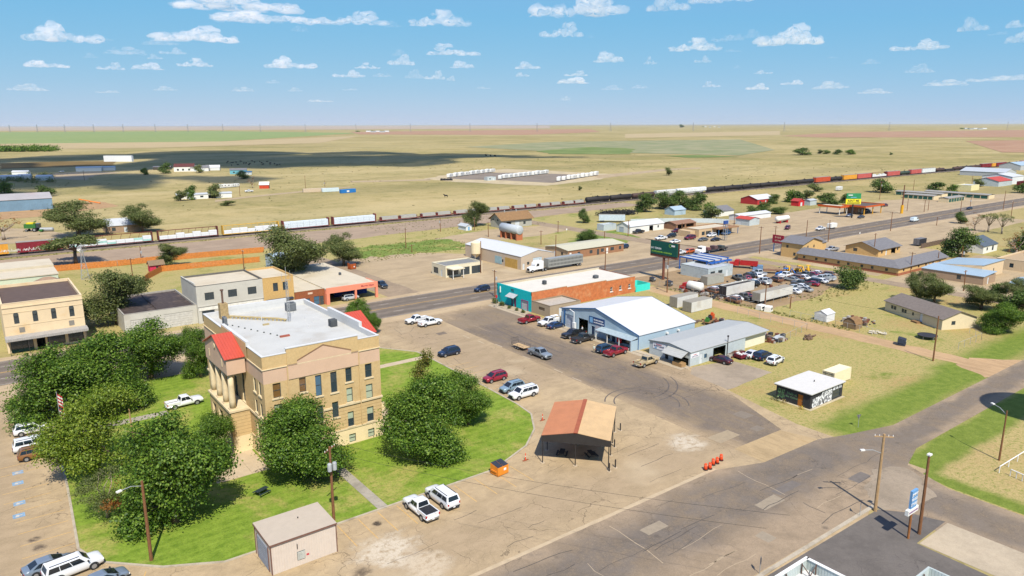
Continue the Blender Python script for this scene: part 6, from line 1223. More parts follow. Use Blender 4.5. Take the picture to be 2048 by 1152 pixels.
# horse trailer, hauler, dump truck
p = P(1664, 452, 1.2); t = thing('horse_trailer', 'white slatted horse trailer behind the white pickup on the highway', 'trailer', (p.x, p.y, .03), R(180)); mb = MB(); mb.box(-2.6,2.6,-1.1,1.1,.6,2.5); part(t, 'body', mb, mwwall)
for k in range(4): mb = MB(); mb.box(-2.3+k*1.2,-1.5+k*1.2,-1.12,-1.101,1.6,2.1); part(t, 'window', mb, mcarglass)
wheels(t, [(-.5,-1.12),(-.5,1.12),(.4,-1.12),(.4,1.12)], .36, .22)
p = P(1425, 499, 1.0); t = thing('hauler_truck', 'white lorry with long dark flatbed on the highway', 'truck', (p.x, p.y, .03), R(180)); mb = MB(); mb.loft([[(x,-1.15,z0),(x,1.15,z0),(x,1.1,z1),(x,-1.1,z1)] for x, z0, z1 in ((5.5,.7,2.9),(7.2,.7,2.9),(7.8,.7,1.9),(9.0,.6,1.6))]); part(t, 'cab', mb, ms_w)
mb = MB(); mb.box(7.25,7.8,-1.0,1.0,1.95,2.6); part(t, 'windshield', mb, mcarglass); mb = MB(); mb.box(-8,5.4,-1.2,1.2,1.0,1.25); part(t, 'flatbed', mb, msteel)
for k in range(3): mb = MB(); mb.box(-6+k*4.2,-4+k*4.2,-1.15,1.15,1.26,2.1+.3*(k % 2)); part(t, 'load', mb, M('load_%d' % k, (.05+.05*k,.06,.06)))
wheels(t, [(8,-1),(8,1),(3.4,-1),(3.4,1),(-6,-1),(-6,1),(-7,-1),(-7,1)], .5, .34)
t = thing('dump_truck', 'red dump truck parked nose-in at the salvage yard', 'truck', (209.5, 146.5, .02), R(118)); mdr = M('truck_red', (.36,.02,.02), rough=.4)
mb = MB(); mb.loft([[(x,-1.1,z0),(x,1.1,z0),(x,1.0,z1),(x,-1.0,z1)] for x, z0, z1 in ((1.5,.8,2.8),(2.8,.8,2.8),(3.2,.8,1.9),(4.6,.7,1.7))]); part(t, 'cab', mb, mdr); mb = MB(); mb.face([(2.82,-.9,2.7),(2.82,.9,2.7),(3.25,.9,1.95),(3.25,-.9,1.95)]); part(t, 'windshield', mb, mcarglass)
for q in ((-4.5,1.2,-1.25,-1.15,1.1,2.4),(-4.5,1.2,1.15,1.25,1.1,2.4),(1.1,1.2,-1.14,1.14,1.1,2.6),(-4.5,-4.4,-1.14,1.14,1.1,2.3)): mb = MB(); mb.box(*q); part(t, 'dump_side', mb, mdr)
mb = MB(); mb.box(-4.4,1.1,-1.14,1.14,1.05,1.2); part(t, 'dump_floor', mb, msteel); wheels(t, [(3.6,-1.05),(3.6,1.05),(-2.6,-1.05),(-2.6,1.05),(-3.8,-1.05),(-3.8,1.05)], .5, .32)
t = thing('flatbed_wrecker', 'blue flatbed wrecker with brown deck in the salvage yard', 'truck', (208.5, 136.0, .02), R(128)); mb = MB(); mb.loft([[(x,-1.05,z0),(x,1.05,z0),(x,.95,z1),(x,-.95,z1)] for x, z0, z1 in ((2.0,.7,2.5),(3.6,.7,2.5),(4.0,.7,1.7),(5.2,.6,1.5))]); part(t, 'cab', mb, M('wrecker_blue', (.12,.2,.3), rough=.4)); mb = MB(); mb.box(-4.6,1.8,-1.2,1.2,1.0,1.2); part(t, 'deck', mb, M('deck_brown', Wc(130,96,70))); wheels(t, [(4.2,-1),(4.2,1),(-2.8,-1),(-2.8,1)], .46, .3)
def digger(label, x, y, rz, c):
    t = thing('backhoe', label, 'digger', (x, y, .02), R(rz)); mb = MB(); mb.box(-1.2,1.4,-.5,.5,.8,1.6); part(t, 'body', mb, c); mb = MB(); mb.box(-1.0,.3,-.6,.6,2.6,2.75); part(t, 'canopy', mb, c)
    for q in ((-.95,-.5),(-.95,.5),(.2,-.5),(.2,.5)): post(t, q[0], q[1], 1.6, 2.6, .05, msteel)
    mb = MB(); mb.tube([(-1.2,0,1.3),(-2.4,0,2.9),(-3.4,0,1.6),(-3.2,0,.6)], .16, 6); part(t, 'boom', mb, c); mb = MB(); mb.box(1.9,2.6,-.9,.9,.2,.9); part(t, 'bucket', mb, c); wheels(t, [(1.1,-.7),(1.1,.7)], .45, .3); wheels(t, [(-.7,-.75),(-.7,.75)], .7, .4)
mye = M('digger_yellow', Wc(226,170,40), var=.1)
for i, (x, y, rz, lb, mt) in enumerate(((212,131.4,40,'yellow backhoe nearest the wrecker in the salvage yard',mye),(215.4,129.6,60,'yellow backhoe in the middle of the digger row',mye),(218.6,128.2,30,'yellow backhoe nearest the street in the salvage yard',mye),(207.6,129.8,100,'blue tractor digger beside the yellow backhoes',M('tractor_blue', Wc(40,110,190))))): digger(lb, x, y, rz, mt)
t = thing('tanker_truck', 'red truck with white rounded tank at the salvage yard fence', 'truck', (167, 132.6, .02), R(-85)); mb = MB(); mb.tube([(-2.6,0,1.9),(-2.3,0,1.9),(2.0,0,1.9),(2.3,0,1.9)], [.8,1.25,1.25,.8], 16); part(t, 'tank', mb, mwwall, True); mb = MB(); mb.loft([[(x,-1.0,.6),(x,1.0,.6),(x,.9,z1),(x,-.9,z1)] for x, z1 in ((-5.0,1.4),(-4.2,1.5),(-3.9,2.4),(-2.8,2.4))]); part(t, 'cab', mb, mdr); wheels(t, [(-4.3,-.95),(-4.3,.95),(1.4,-.95),(1.4,.95)], .46, .3)
for i, (px, py) in enumerate(((1522,619),(1537,622))):
    t = thing('camper_shell', ['white camper shell at the dirt alley edge','second white camper shell nearest the alley pole'][i], 'camper shell', P(px, py)[:], R(20*i)); mb = MB(); mb.loft([[(x,-.9*k,0),(x,.9*k,0),(x,.75*k,z),(x,-.75*k,z)] for x, k, z in ((-1.2,1,1.3),(1.0,1,1.3),(1.25,.9,1.0))]); part(t, 'shell', mb, mwwall)
    for s in (-1, 1): mb = MB(); mb.face([(-.8,s*.86,.45),(.7,s*.86,.45),(.7,s*.80,.95),(-.8,s*.80,.95)]); part(t, 'window', mb, mcarglass)
# tractor trailer load and boats behind the body shop
t = thing('equipment_trailer', 'trailer loaded with green and orange mowers behind the steel building', 'trailer', (143.4, 109.0, .02), R(20)); mb = MB(); mb.box(-3,3,-1,1,.6,.72); part(t, 'deck', mb, mwood); wheels(t, [(-.5,-1.1),(-.5,1.1),(.5,-1.1),(.5,1.1)], .36, .22)
for i, (x, c) in enumerate(((-2.0,'green'),(0,'black'),(1.8,'orange'))): mb = MB(); mb.box(x-.6,x+.5,-.5,.4,.73,1.4+.2*i).box(x-.3,x+.1,-.3,.3,1.41+.2*i,1.8+.2*i); part(t, 'mower', mb, M('mower_'+c, {'green':Wc(60,120,50),'black':(.03,.03,.03),'orange':Wc(210,90,40)}[c]))
put_car('lsedan', 1440, 640, 30, (.5,.46,.12), 'faded yellow-green car behind the body shop', xyz=(141.5, 103.6, .02))
for i, (x, y, rz, c) in enumerate(((142.6,93.6,25,Wc(150,150,140)),(144.6,90.4,8,Wc(186,190,190)))):
    t = thing('boat', ['dark upturned boat beside the body shop end','silver flat-bottomed boat on the grass near the logs'][i], 'boat', (x, y, .02), R(rz)); mb = MB(); mb.loft([[(xx,-w,.6),(xx,-w*.7,.1),(xx,w*.7,.1),(xx,w,.6)] for xx, w in ((-2.4,.7),(0,.8),(1.6,.7),(2.4,.2))]); part(t, 'hull', mb, M('boat_%d' % i, c, var=.1))
for i, (x, y, n, lb) in enumerate(((150.6,86.6,16,'heap of cut logs on the grass beside the alley'),(166.3,78.6,22,'long stack of pale firewood inside the alley fence'))):
    t = thing('log_pile', lb, 'logs', (x, y, 0), R(-70 if i else 20))
    for k in range(n): mb = MB(); r = random.uniform(.12,.2); xx, yy = random.uniform(-1.9,1.9), random.uniform(-.7,.7); z = .15+random.uniform(0,.6)*(1-abs(yy)); a = random.uniform(-.6,.6); Lg = .8 if not i else .35; mb.tube([(xx-Lg*math.cos(a),yy-Lg*math.sin(a),z),(xx+Lg*math.cos(a),yy+Lg*math.sin(a),z)], r, 7); part(t, 'log', mb, M('bark', Wc(120,96,76), var=.3) if not i else M('split_wood', Wc(206,196,176), var=.25))
t = thing('trampoline', 'round black trampoline behind the mobile home', 'trampoline', P(1854, 677)[:]); mb = MB(); mb.tube([(0,0,.82),(0,0,.86)], 2.0, 24); part(t, 'mat', mb, mblk)
mb = MB(); mb.tube([(math.cos(a*math.pi/12)*2.05,math.sin(a*math.pi/12)*2.05,.85) for a in range(25)], .06, 5); part(t, 'rim', mb, mdk)
for k in range(6): a = k*math.pi/3; post(t, math.cos(a)*2, math.sin(a)*2, 0, .82, .03, MATS['galvanised'], 'leg')
def dumpster(label, x, y, rz, body, L=2.0, w=1.6, h=1.35, lid=None):
    t = thing('dumpster', label, 'dumpster', (x, y, .02), R(rz)); zt = lambda p: h+.3*(p[1]/w+.5)
    mb = MB(); mb.prism([(-L/2,-w/2),(L/2,-w/2),(L/2,w/2),(-L/2,w/2)], .12, zt); part(t, 'body', mb, body)
    for s in (0, 1): mb = MB(); mb.prism([(-L/2+.04+s*L/2,-w/2+.03),(s*L/2-.03+(.0 if s else 0),-w/2+.03),(s*L/2-.03,w/2-.03),(-L/2+.04+s*L/2,w/2-.03)], lambda p: zt(p)+.004, lambda p: zt(p)+.05); part(t, 'lid', mb, lid or M('lid_black', (.025,.03,.045)))
    for s in (-1, 1): mb = MB(); mb.box(s*(L/2+.06)-.06,s*(L/2+.06)+.06,-.5,.5,.6,.8); part(t, 'fork_pocket', mb, body)
    mb = MB(); mb.box(.1,.55,-w/2-.012,-w/2-.002,.7,1.05); part(t, 'sticker', mb, mplate)
    return t
modm = M('dumpster_orange', Wc(232,142,44), var=.08, stain=Wc(190,110,40)); p = P(1004, 950); dumpster('orange dumpster with black lid at the lawn kerb', p.x, p.y+.6, 6, modm)
p = P(1803, 690); dumpster('dark blue dumpster beside the dirt alley', p.x, p.y, 20, M('dumpster_navy', (.03,.04,.06))); p = P(704, 538); dumpster('rusty brown dumpster behind the cream roof', p.x, p.y, 10, M('dumpster_rust', Wc(170,84,36), var=.2), 2.2, 1.8, 1.9)
p = P(1338, 572); dumpster('small grey dumpster by the alley under the billboard', p.x, p.y, 15, M('dumpster_grey', Wc(86,84,80))); p = P(1305, 563); dumpster('dark dumpster behind the teal enclosure', p.x, p.y, 5, MATS['dumpster_grey'], 1.6, 1.3, 1.1)
# traffic drums and cones
mor2, = (M('drum_orange', Wc(236,84,40), var=.06),)
for i, (px, py) in enumerate(((1411,940),(1419.5,938),(1426,930),(1434,927),(1442,921))):
    p = P(px, py); t = thing('traffic_drum', ['leftmost orange and white traffic drum','second orange traffic drum from the left','middle orange traffic drum of the five','fourth orange traffic drum from the left','rightmost orange and white traffic drum near the drainage pan'][i], 'traffic drum', (p.x, p.y, .03), group='traffic drums at the street mouth')
    mb = MB(); mb.tube([(0,0,.08),(0,0,.5),(0,0,.95),(0,0,1.05)], [.30,.28,.25,.18], 14); b_ = part(t, 'barrel', mb, mor2, True)
    for z in (.32,.66): mb = MB(); mb.tube([(0,0,z),(0,0,z+.13)], .295-.05*z, 14, cap=False); part(b_, 'stripe', mb, mwwall)
    mb = MB(); mb.tube([(0,0,0),(0,0,.08)], .4, 14); part(t, 'base', mb, mblk); t.scale = (.88,.88,.92)
for i, (px, py) in enumerate(((1085,841),(1051,921))):
    p = P(px, py); t = thing('delineator_post', ['orange delineator post behind the carport','orange delineator post near the lawn chamfer'][i], 'traffic post', (p.x, p.y, .02)); mb = MB(); mb.box(-.5,.5,-.12,.12,0,.08); part(t, 'base', mb, M('rubber_base', Wc(150,84,56))); mb = MB(); mb.tube([(0,0,.08),(0,0,1.15)], [.09,.05], 8); q = part(t, 'stem', mb, mor2); mb = MB(); mb.tube([(0,0,.6),(0,0,.75)], [.073,.068], 8, cap=False); part(q, 'stripe', mb, mwwall)
# people
def person(label, loc, rz, shirt, trousers, hair, arm=0.25, hat=None):
    bm_v = [(0,0,.95),(0,0,1.15),(0,0,1.38),(0,0,1.50),(0,.02,1.62),(0,.02,1.74), (.1,0,.9),(.11,.02,.5),(.12,0,.08),(.12,.13,.04), (-.1,0,.9),(-.12,-.03,.5),(-.13,0,.08),(-.13,.13,.04), (.19,0,1.40),(.25,.02,1.13),(.26,arm,.93),(.26,arm+.07,.88), (-.19,0,1.40),(-.25,.02,1.13),(-.25,arm*.4,.90),(-.25,arm*.4+.05,.84)]
    ed = [(0,1),(1,2),(2,3),(3,4),(4,5),(0,6),(6,7),(7,8),(8,9),(0,10),(10,11),(11,12),(12,13),(2,14),(14,15),(15,16),(16,17),(2,18),(18,19),(19,20),(20,21)]
    rad = [.15,.15,.17,.06,.10,.085,.10,.075,.05,.045,.10,.075,.05,.045,.075,.05,.038,.035,.075,.05,.038,.035]
    me = bpy.data.meshes.new('body'); me.from_pydata(bm_v, ed, []); o = bpy.data.objects.new('tmp', me); col.objects.link(o)
    o.modifiers.new('s', 'SKIN'); sv_ = me.skin_vertices[0].data
    for i, r in enumerate(rad): sv_[i].radius = (r, r*(.8 if i in (0,1,2) else 1.0)); sv_[i].use_root = (i == 0)
    ss_ = o.modifiers.new('d', 'SUBSURF'); ss_.levels = 1; ss_.render_levels = 1
    m2 = bpy.data.meshes.new_from_object(o.evaluated_get(bpy.context.evaluated_depsgraph_get())); bpy.data.objects.remove(o)
    m2.materials.clear()
    for m_ in (shirt, trousers, M('skin', Wc(196,142,110)), hair): m2.materials.append(m_)
    for pl in m2.polygons:
        c = pl.center; hand = abs(c.x) > .2 and c.z < 1.05
        pl.material_index = 2 if hand or c.z > 1.5 else (0 if c.z > .93 else (1 if c.z > .09 else 3))
        if c.z > 1.73 or (c.z > 1.62 and c.y < -.03): pl.material_index = 3
        pl.use_smooth = True
    t = thing('person', label, 'person', loc, rz); obj('body', m2, t)
    if hat: mb = MB(); mb.tube([(0,.02,1.76),(0,.02,1.78)], .2, 12).tube([(0,.02,1.78),(0,.02,1.9)], [.11,.09], 10); part(t, 'hat', mb, hat)
mhair = M('dark_hair', (.05,.035,.025)); mjean = M('jeans', Wc(78,94,126), var=.1)
p = P(1188, 706); person('person in light shirt and tan hat standing by the parked trucks', (p.x, p.y, .03), R(-60), M('pale_shirt', Wc(206,210,196)), M('khaki', Wc(150,140,116)), mhair, hat=M('straw', Wc(214,196,150)))
p = P(1196, 705); person('person in blue-grey shirt and jeans beside the person in a hat', (p.x, p.y, .03), R(60), M('blue_shirt', Wc(110,124,160)), mjean, mhair, .3)
person('person in white shirt in the open bay doorway', (112.0, 121.2, .03), R(80), M('white_shirt', Wc(236,236,232)), mjean, M('white_cap', Wc(230,230,230)))
# ================================================================ trees
def leaf_mat(name, c1, c2, c3=None, trans=.35):
    m = bpy.data.materials.new(name); m.use_nodes = True; MATS[name] = m; nt = m.node_tree; t = NT(nt)
    for n_ in list(nt.nodes): nt.nodes.remove(n_)
    g_ = t.n('NewGeometry'); r = g_.outputs['Random Per Island']
    oc = t.n('TexCoord').outputs['Object']; n1 = t.noise(oc, .45, 3)
    c = t.mix(t.ss(t.m('ADD', t.m('MULTIPLY', r, .55), t.m('MULTIPLY', n1, .45)), .25, .75), c1, c2)
    if c3: c = t.mix(t.m('MULTIPLY', t.ss(r, .86, .92), .8), c, c3)
    d = t.n('BsdfDiffuse', Color=c); tr = t.n('BsdfTranslucent', Color=t.mix(.5, c, c2)); gl = t.n('BsdfGlossy', Roughness=.5, Color=(.8,.85,.8,1))
    mx = t.n('MixShader', i0=trans, i1=d.outputs[0], i2=tr.outputs[0]); mx2 = t.n('MixShader', i0=.02, i1=mx.outputs[0], i2=gl.outputs[0])
    out = t.n('OutputMaterial'); nt.links.new(mx2.outputs[0], out.inputs[0]); return m
mleafD = leaf_mat('leaf_dense', A(66,102,26), A(134,170,56), A(166,192,84), .36); mleafL = leaf_mat('leaf_locust', A(106,134,36), A(158,180,56), A(184,196,84)); mleafE = leaf_mat('leaf_elm', A(98,114,56), A(140,150,84), A(168,168,110))
mleafG = leaf_mat('leaf_green', A(76,104,42), A(122,148,66), A(150,166,92)); mleafB = leaf_mat('leaf_brown', A(150,92,36), A(184,122,54)); mleafY = leaf_mat('leaf_sapling', A(120,128,52), A(150,150,70), A(168,128,60))
mbark = M('tree_bark', Wc(120,100,82), var=.25, scale=4); mbarkg = M('grey_bark', Wc(160,144,126), var=.2, scale=4)
def crown(seed, blobs, n, size, jag=.35, up=.45, clump=None):
    """leaf-sized faces through the volume of overlapping leafy masses; blobs = (centre, radii)"""
    rng = np.random.default_rng(seed); vol = np.array([r[0]*r[1]*r[2] for c, r in blobs])**.75; vol /= vol.sum(); out = []
    for (c, r), w in zip(blobs, vol):
        lp = 34 if clump else 14; k = int(n*w/lp)+1
        d = rng.normal(size=(k, 3)); d /= np.linalg.norm(d, axis=1)[:, None]
        rad = (rng.random(k)**.32)*(1+rng.normal(0, jag*.25, k))
        cl = np.array(c) + d*np.array(r)*rad[:, None]                         # twig ends
        tw = rng.normal(0, 1, (k, lp, 3))*np.array([.5, .5, .36])*(clump or size*2.3)
        ctr = (cl[:, None, :] + tw).reshape(-1, 3); od = np.repeat(d, lp, 0)
        tn = tw.reshape(-1, 3); tn = tn/(np.linalg.norm(tn, axis=1)[:, None]+1e-6); nr = rng.normal(size=ctr.shape)*.48 + od*.4 + tn*.55 + np.array([0, 0, up]); nr /= np.linalg.norm(nr, axis=1)[:, None]
        a = np.cross(nr, rng.normal(size=ctr.shape)); a /= np.linalg.norm(a, axis=1)[:, None]; b = np.cross(nr, a)
        s = size*(.65+.7*rng.random(len(ctr)))[:, None]
        out.append(np.stack([ctr-a*s*.5, ctr+b*s*.34, ctr+a*s*.6, ctr-b*s*.34], 1))
    q = np.concatenate(out).reshape(-1, 3); q[:, 2] = np.maximum(q[:, 2], .35)
    return q
def quads_mesh(name, q, mats, mi=None):
    me = bpy.data.meshes.new(name); n = len(q)//4
    me.vertices.add(len(q)); me.vertices.foreach_set('co', q.astype(np.float32).ravel()); me.loops.add(len(q)); me.loops.foreach_set('vertex_index', np.arange(len(q), dtype=np.int32))
    me.polygons.add(n); me.polygons.foreach_set('loop_start', np.arange(0, len(q), 4, dtype=np.int32)); me.polygons.foreach_set('loop_total', np.full(n, 4, dtype=np.int32))
    for m in mats: me.materials.append(m)
    if mi is not None: me.polygons.foreach_set('material_index', mi.astype(np.int32))
    me.update(); me.validate(); return me
def limbs(seed, H, trunk_h, targets, r0, bend=.15):
    rng = random.Random(seed); mb = MB(); top = (rng.uniform(-.2,.2), rng.uniform(-.2,.2), trunk_h)
    mb.tube([(0,0,-.1),(0,0,trunk_h*.4),top], [r0*1.25,r0,r0*.8], 8)
    for tg in targets:
        tg = Vector(tg); s = Vector(top); mid = s.lerp(tg, .5)+Vector((rng.uniform(-1,1),rng.uniform(-1,1),rng.uniform(.2,1)))*bend*(tg-s).length
        mb.tube([s-Vector((0,0,.2)), mid, tg], [r0*.55,r0*.34,r0*.09], 6)
        for k in range(4):
            a = s.lerp(tg, rng.uniform(.4,.85)); e = a+Vector((rng.uniform(-1,1),rng.uniform(-1,1),rng.uniform(.1,.9)))*(tg-s).length*.35; mb.tube([a, e], [r0*.16,r0*.04], 4)
    return mb
# species on a 10 m high, 10 m wide frame
def sp_blobs(kind, seed):
    rng = random.Random(seed); bl = []
    if kind == 'dense':
        bl = [((0,0,4.7),(3.4,3.4,3.9))]
        for k in range(15): a = k*2.4+rng.random(); h = .9+8.0*((k*.618)%1.0); rr = 3.9*math.sqrt(max(.18, 1-((h-4.0)/5.6)**2)); bl.append(((math.cos(a)*rr*.85,math.sin(a)*rr*.85,h),(rng.uniform(1.2,1.8),)*2+(rng.uniform(1.0,1.5),)))
        bl.append(((rng.uniform(-.8,.8),rng.uniform(-.8,.8),8.8),(1.5,1.5,1.2)))
    elif kind == 'open':
        bl = [((0,0,5.6),(2.9,2.9,2.9)), ((.6,-.8,3.6),(2.6,2.6,1.4))]
        for k in range(24): a = k*2.4+rng.random(); h = 2.0+7.2*((k*.618)%1.0); rr = rng.uniform(1.6,4.1)*math.sqrt(max(.2, 1-((h-5.2)/5.0)**2)); bl.append(((math.cos(a)*rr,math.sin(a)*rr,h),(rng.uniform(1.0,1.8),)*2+(rng.uniform(.7,1.3),)))
    elif kind == 'umbrella':
        for k in range(14): a = k*2.4+rng.random(); rr = rng.uniform(.8,4.3); h = 8.4-rr*.45+rng.uniform(-.7,.5); bl.append(((math.cos(a)*rr,math.sin(a)*rr,h),(rng.uniform(.9,1.5),)*2+(rng.uniform(.4,.7),)))
    elif kind == 'bush':
        for k in range(9): a = k*2.4; rr = rng.uniform(1.5,3.2); bl.append(((math.cos(a)*rr,math.sin(a)*rr,rng.uniform(2,7)),(2.0,2.0,2.2)))
        bl.append(((0,0,4.5),(3.2,3.2,3.9)))
    return bl
TREE = {}
def tree_proto(key, kind, seed, n, size, mats, trunk_h, r0, brown=0.0, bark=None):
    bl = sp_blobs(kind, seed); q = crown(seed, bl, n, size, clump=.78 if size < .25 else None); mi = None
    if brown: 
        c = q.reshape(-1, 4, 3).mean(1); mi = ((c[:, 0]*.8+c[:, 1]*-.5 > 1.2) & (np.sin(c[:, 2]*1.7+c[:, 0]) > .2)).astype(np.int32)
    me = quads_mesh('crown', q, mats, mi); rng = random.Random(seed); tg = [b[0] for b in rng.sample(bl, min(7, len(bl)))]
    TREE[key] = (me, limbs(seed, 10, trunk_h, tg, r0).mesh('trunk', bark or mbark, True))
for i in range(4): tree_proto('dense%d' % i, 'dense', 11+i, 40000, .21, [mleafD], 2.0, .30)
for i in range(2): tree_proto('locust%d' % i, 'open', 31+i, 26000, .20, [mleafL], 3.2, .26)
tree_proto('sick0', 'open', 41, 9000, .2, [mleafE, mleafB], 3.0, .26, 1.0, mbarkg)
for i in range(3): tree_proto('elm%d' % i, 'open', 51+i, 20000, .24, [mleafE], 3.2, .32)
for i in range(2): tree_proto('green%d' % i, 'dense', 61+i, 5000, .50, [mleafG], 2.2, .3)
tree_proto('umb0', 'umbrella', 71, 7000, .36, [mleafE], 4.4, .26)
tree_proto('bush0', 'bush', 81, 6000, .42, [mleafG], 1.0, .2); tree_proto('bush1', 'bush', 82, 1300, .95, [mleafE], 1.0, .2)
for i in range(3): tree_proto('far%d' % i, 'dense' if i != 1 else 'open', 91+i, 1500, .85, [(mleafG, mleafE, mleafD)[i]], 2.4, .3)
tree_proto('sapling0', 'open', 99, 2600, .5, [mleafY], 3.4, .16); tree_proto('bare0', 'open', 101, 260, .3, [mleafB], 3.0, .34, bark=mbarkg); tree_proto('bare1', 'umbrella', 102, 900, .3, [mleafE], 3.0, .34, bark=mbarkg)
def zof(bx, by, tx, ty):
    g_ = P(bx, by); d = ray(tx, ty); return CAM_H + d[2]*math.hypot(g_.x, g_.y)/math.hypot(d[0], d[1])
def tree(key, label, bx, by, ty, wpx, group=None, cat='tree', name='tree'):
    p = P(bx, by); h = max(.8, zof(bx, by, bx, ty)); w = wpx*px_m(bx, by); me, tr = TREE[key]
    z0 = .1 if (5 < p.x < 73 and 78 < p.y < 148) else 0.0
    t = thing(name, label, cat, (p.x, p.y, z0), random.uniform(0, 6.28), group); t.scale = (w/9.4, w/9.4, h/9.9)
    obj('trunk', tr, t); obj('crown', me, t); return t
LG, SG = 'trees on the courthouse lawn', 'trees of the town streets'
for a in [
 ('dense0','big dark green tree behind the street-light pole at the lawn corner',352,1046,822,218,LG), ('dense1','dark green tree beside the corner tree toward the courthouse',425,930,826,95,LG), ('locust0','yellow-green tree behind the flagpole',195,950,764,168,LG), ('sick0','half-dead tree with brown patches and bare twigs by the left kerb',216,1036,940,100,LG),
 ('dense2','round dark green tree in front of the courthouse south wall',612,952,803,192,LG), ('dense3','broad dark green tree right of the lawn walk',853,908,752,190,LG), ('dense1','smaller green tree overlapping behind the broad lawn tree',936,850,744,104,LG), ('sapling0','slender sapling with reddish tips beside the east lawn walk',847,782,700,46,LG),
 ('dense0','largest green tree at the left of the lawn near the highway',118,840,690,160,LG), ('dense3','tall green tree in the middle of the left lawn group',208,818,668,165,LG), ('dense2','bright green tree between the highway and the white pickup',303,758,640,130,LG), ('dense1','narrow green tree tight against the courthouse west front',402,755,652,66,LG), ('dense0','green tree behind the courthouse east portico',722,652,598,58,LG), ('dense2','low green tree right of the east portico roof',748,668,626,34,LG),
 ('elm0','grey-green tree between the cream store and the tarred shop',236,648,536,116,SG), ('elm1','tall spreading tree above the cream roof of the shops',588,570,448,138,SG), ('elm2','rounded grey-green tree right of the tall spreading tree',688,531,470,82,SG), ('umb0','flat-topped tree behind the windmill',152,527,466,106,SG), ('elm0','dusty tree left of the tin-roofed farmhouse',158,474,404,100,SG), ('elm2','dusty tree right of the tin-roofed farmhouse',286,464,410,72,SG), ('elm1','small tree inside the cedar fence',342,533,484,58,SG), ('bush1','low scrub tree by the cedar fence corner',314,537,519,22,SG),
 ('elm0','tall tree beside the depot',952,453,402,56,SG), ('bush0','round green bush tree left of the tan office roof',1175,483,456,48,SG), ('green0','leftmost of the round trees beyond the dealer',1290,424,386,44,SG), ('green1','second round tree beyond the dealer',1330,418,383,46,SG), ('green0','third round tree beyond the dealer',1362,416,381,42,SG), ('green1','rightmost of the round trees beyond the dealer',1392,420,384,40,SG), ('green1','small dark tree beside the pale blue trailer',1168,446,417,24,SG),
 ('far1','scrubby tree before the grey-roofed house',1422,441,412,36,SG), ('far2','dark tree left of the grey-roofed house',1418,431,405,26,SG), ('bush0','clipped green hedge tree right of the feed store',1557,428,411,32,SG), ('green0','round tree in front of the red house',1528,424,404,30,SG), ('far0','tree at the right of the red house porch',1592,405,382,24,SG),
 ('bush0','thick green tree at the corner of the salvage yard',1698,577,524,56,SG), ('elm2','loose grey-green tree behind the mobile home, left of a pair',1832,604,545,44,SG), ('elm1','loose grey-green tree behind the mobile home, right of a pair',1868,606,546,60,SG), ('elm0','pale spreading tree in the mobile home front yard',1962,618,571,70,SG), ('green1','tall tree at the right edge behind the yard',2030,632,580,66,SG), ('dense2','dark green tree right of the mobile home',2002,664,606,72,SG),
 ('green0','leafy tree in front of the dark-roofed house',1915,513,454,56,SG), ('green1','lollipop-shaped green tree beside the highway',1921,447,423,20,SG), ('bare0','bare brown tree right of the lollipop tree',1949,461,424,34,SG), ('bare1','grey thin-leaved tree group in the front yard, left one',1976,464,420,36,SG), ('bare1','grey thin-leaved tree, right one of the group',2003,468,422,34,SG), ('bare0','gnarled bare tree at the right edge',2031,520,452,50,SG), ('green1','leafy tree at the right edge above the gnarled one',2045,505,462,40,SG),
 ('green0','thick tree behind the rental yard',1655,409,386,42,SG), ('green1','second tree behind the rental sign',1690,406,387,24,SG), ('far0','tree behind the parked campers near the railway',1763,385,359,36,SG), ('far1','small open tree on the railway pasture',1630,383,367,24,SG), ('far0','dark tree behind the storage rows',1872,379,364,28,SG), ('far2','smaller dark tree behind the storage rows',1905,383,369,18,SG), ('far1','tree beside the red-roofed barn',1957,373,358,18,SG), ('far0','tree at the far right edge beside the highway',2044,386,366,24,SG), ('far2','tree left of the tiny red shed',1583,404,380,26,SG),
 ('green0','round tree left of the small red shed',1546,407,388,26,SG), ('far1','open tree right of the grey tin shed',1614,398,380,22,SG), ('elm1','grey-green tree at the right edge above the dark one',2040,608,556,52,SG), ('green0','leafy tree beside the pale blue roof shed',1990,600,566,34,SG), ('far0','dark tree behind the long white-roofed shed',1505,432,412,24,SG),
 ('far0','leftmost clump of the field tree row',1604,310,296,30,None), ('far1','second tree of the field tree row',1640,308,299,10,None), ('far2','third tree of the field tree row',1653,308,300,13,None), ('far0','fourth tree of the field tree row',1675,309,299,15,None), ('far2','rightmost tree of the field tree row',1701,309,299,17,None), ('far1','lone tree right of the camp',1337,351,335,14,None), ('far0','lone small tree on the far slope',1782,310,305,5,None),
 ('far0','dark tree left of the white farmhouse',331,347,326,20,None), ('far2','small dark bush tree left of the farm cluster',290,350,336,13,None), ('far1','pale bushy tree left of the mobile homes',362,402,381,22,None), ('far0','dark tree behind the white mobile homes',382,394,371,20,None), ('far2','tree between the two white mobile homes',383,400,380,14,None), ('far1','tree right of the white mobile homes',430,396,368,24,None), ('far0','dark tree beside the blue shed in the left pasture',486,358,342,22,None), ('bare0','bare tree near the red playhouse barn',505,376,353,22,None), ('far0','dark tree behind the blue-grey barn',92,393,371,26,None), ('far2','dark tree at the left edge above the barn',10,386,365,26,None), ('bare0','leafless tree at the left edge by the combine',8,480,424,64,None), ('far1','tree at the far farmhouse among sheds',398,346,330,16,None),
 ('far1','small shrub tree on the railway side of the pasture',455,411,401,24,None), ('far1','small field tree below the camp',1160,381,372,8,None), ('far0','lone tree on the horizon field left of the pylon',1363,255,249,9,None),
]: tree(*a)
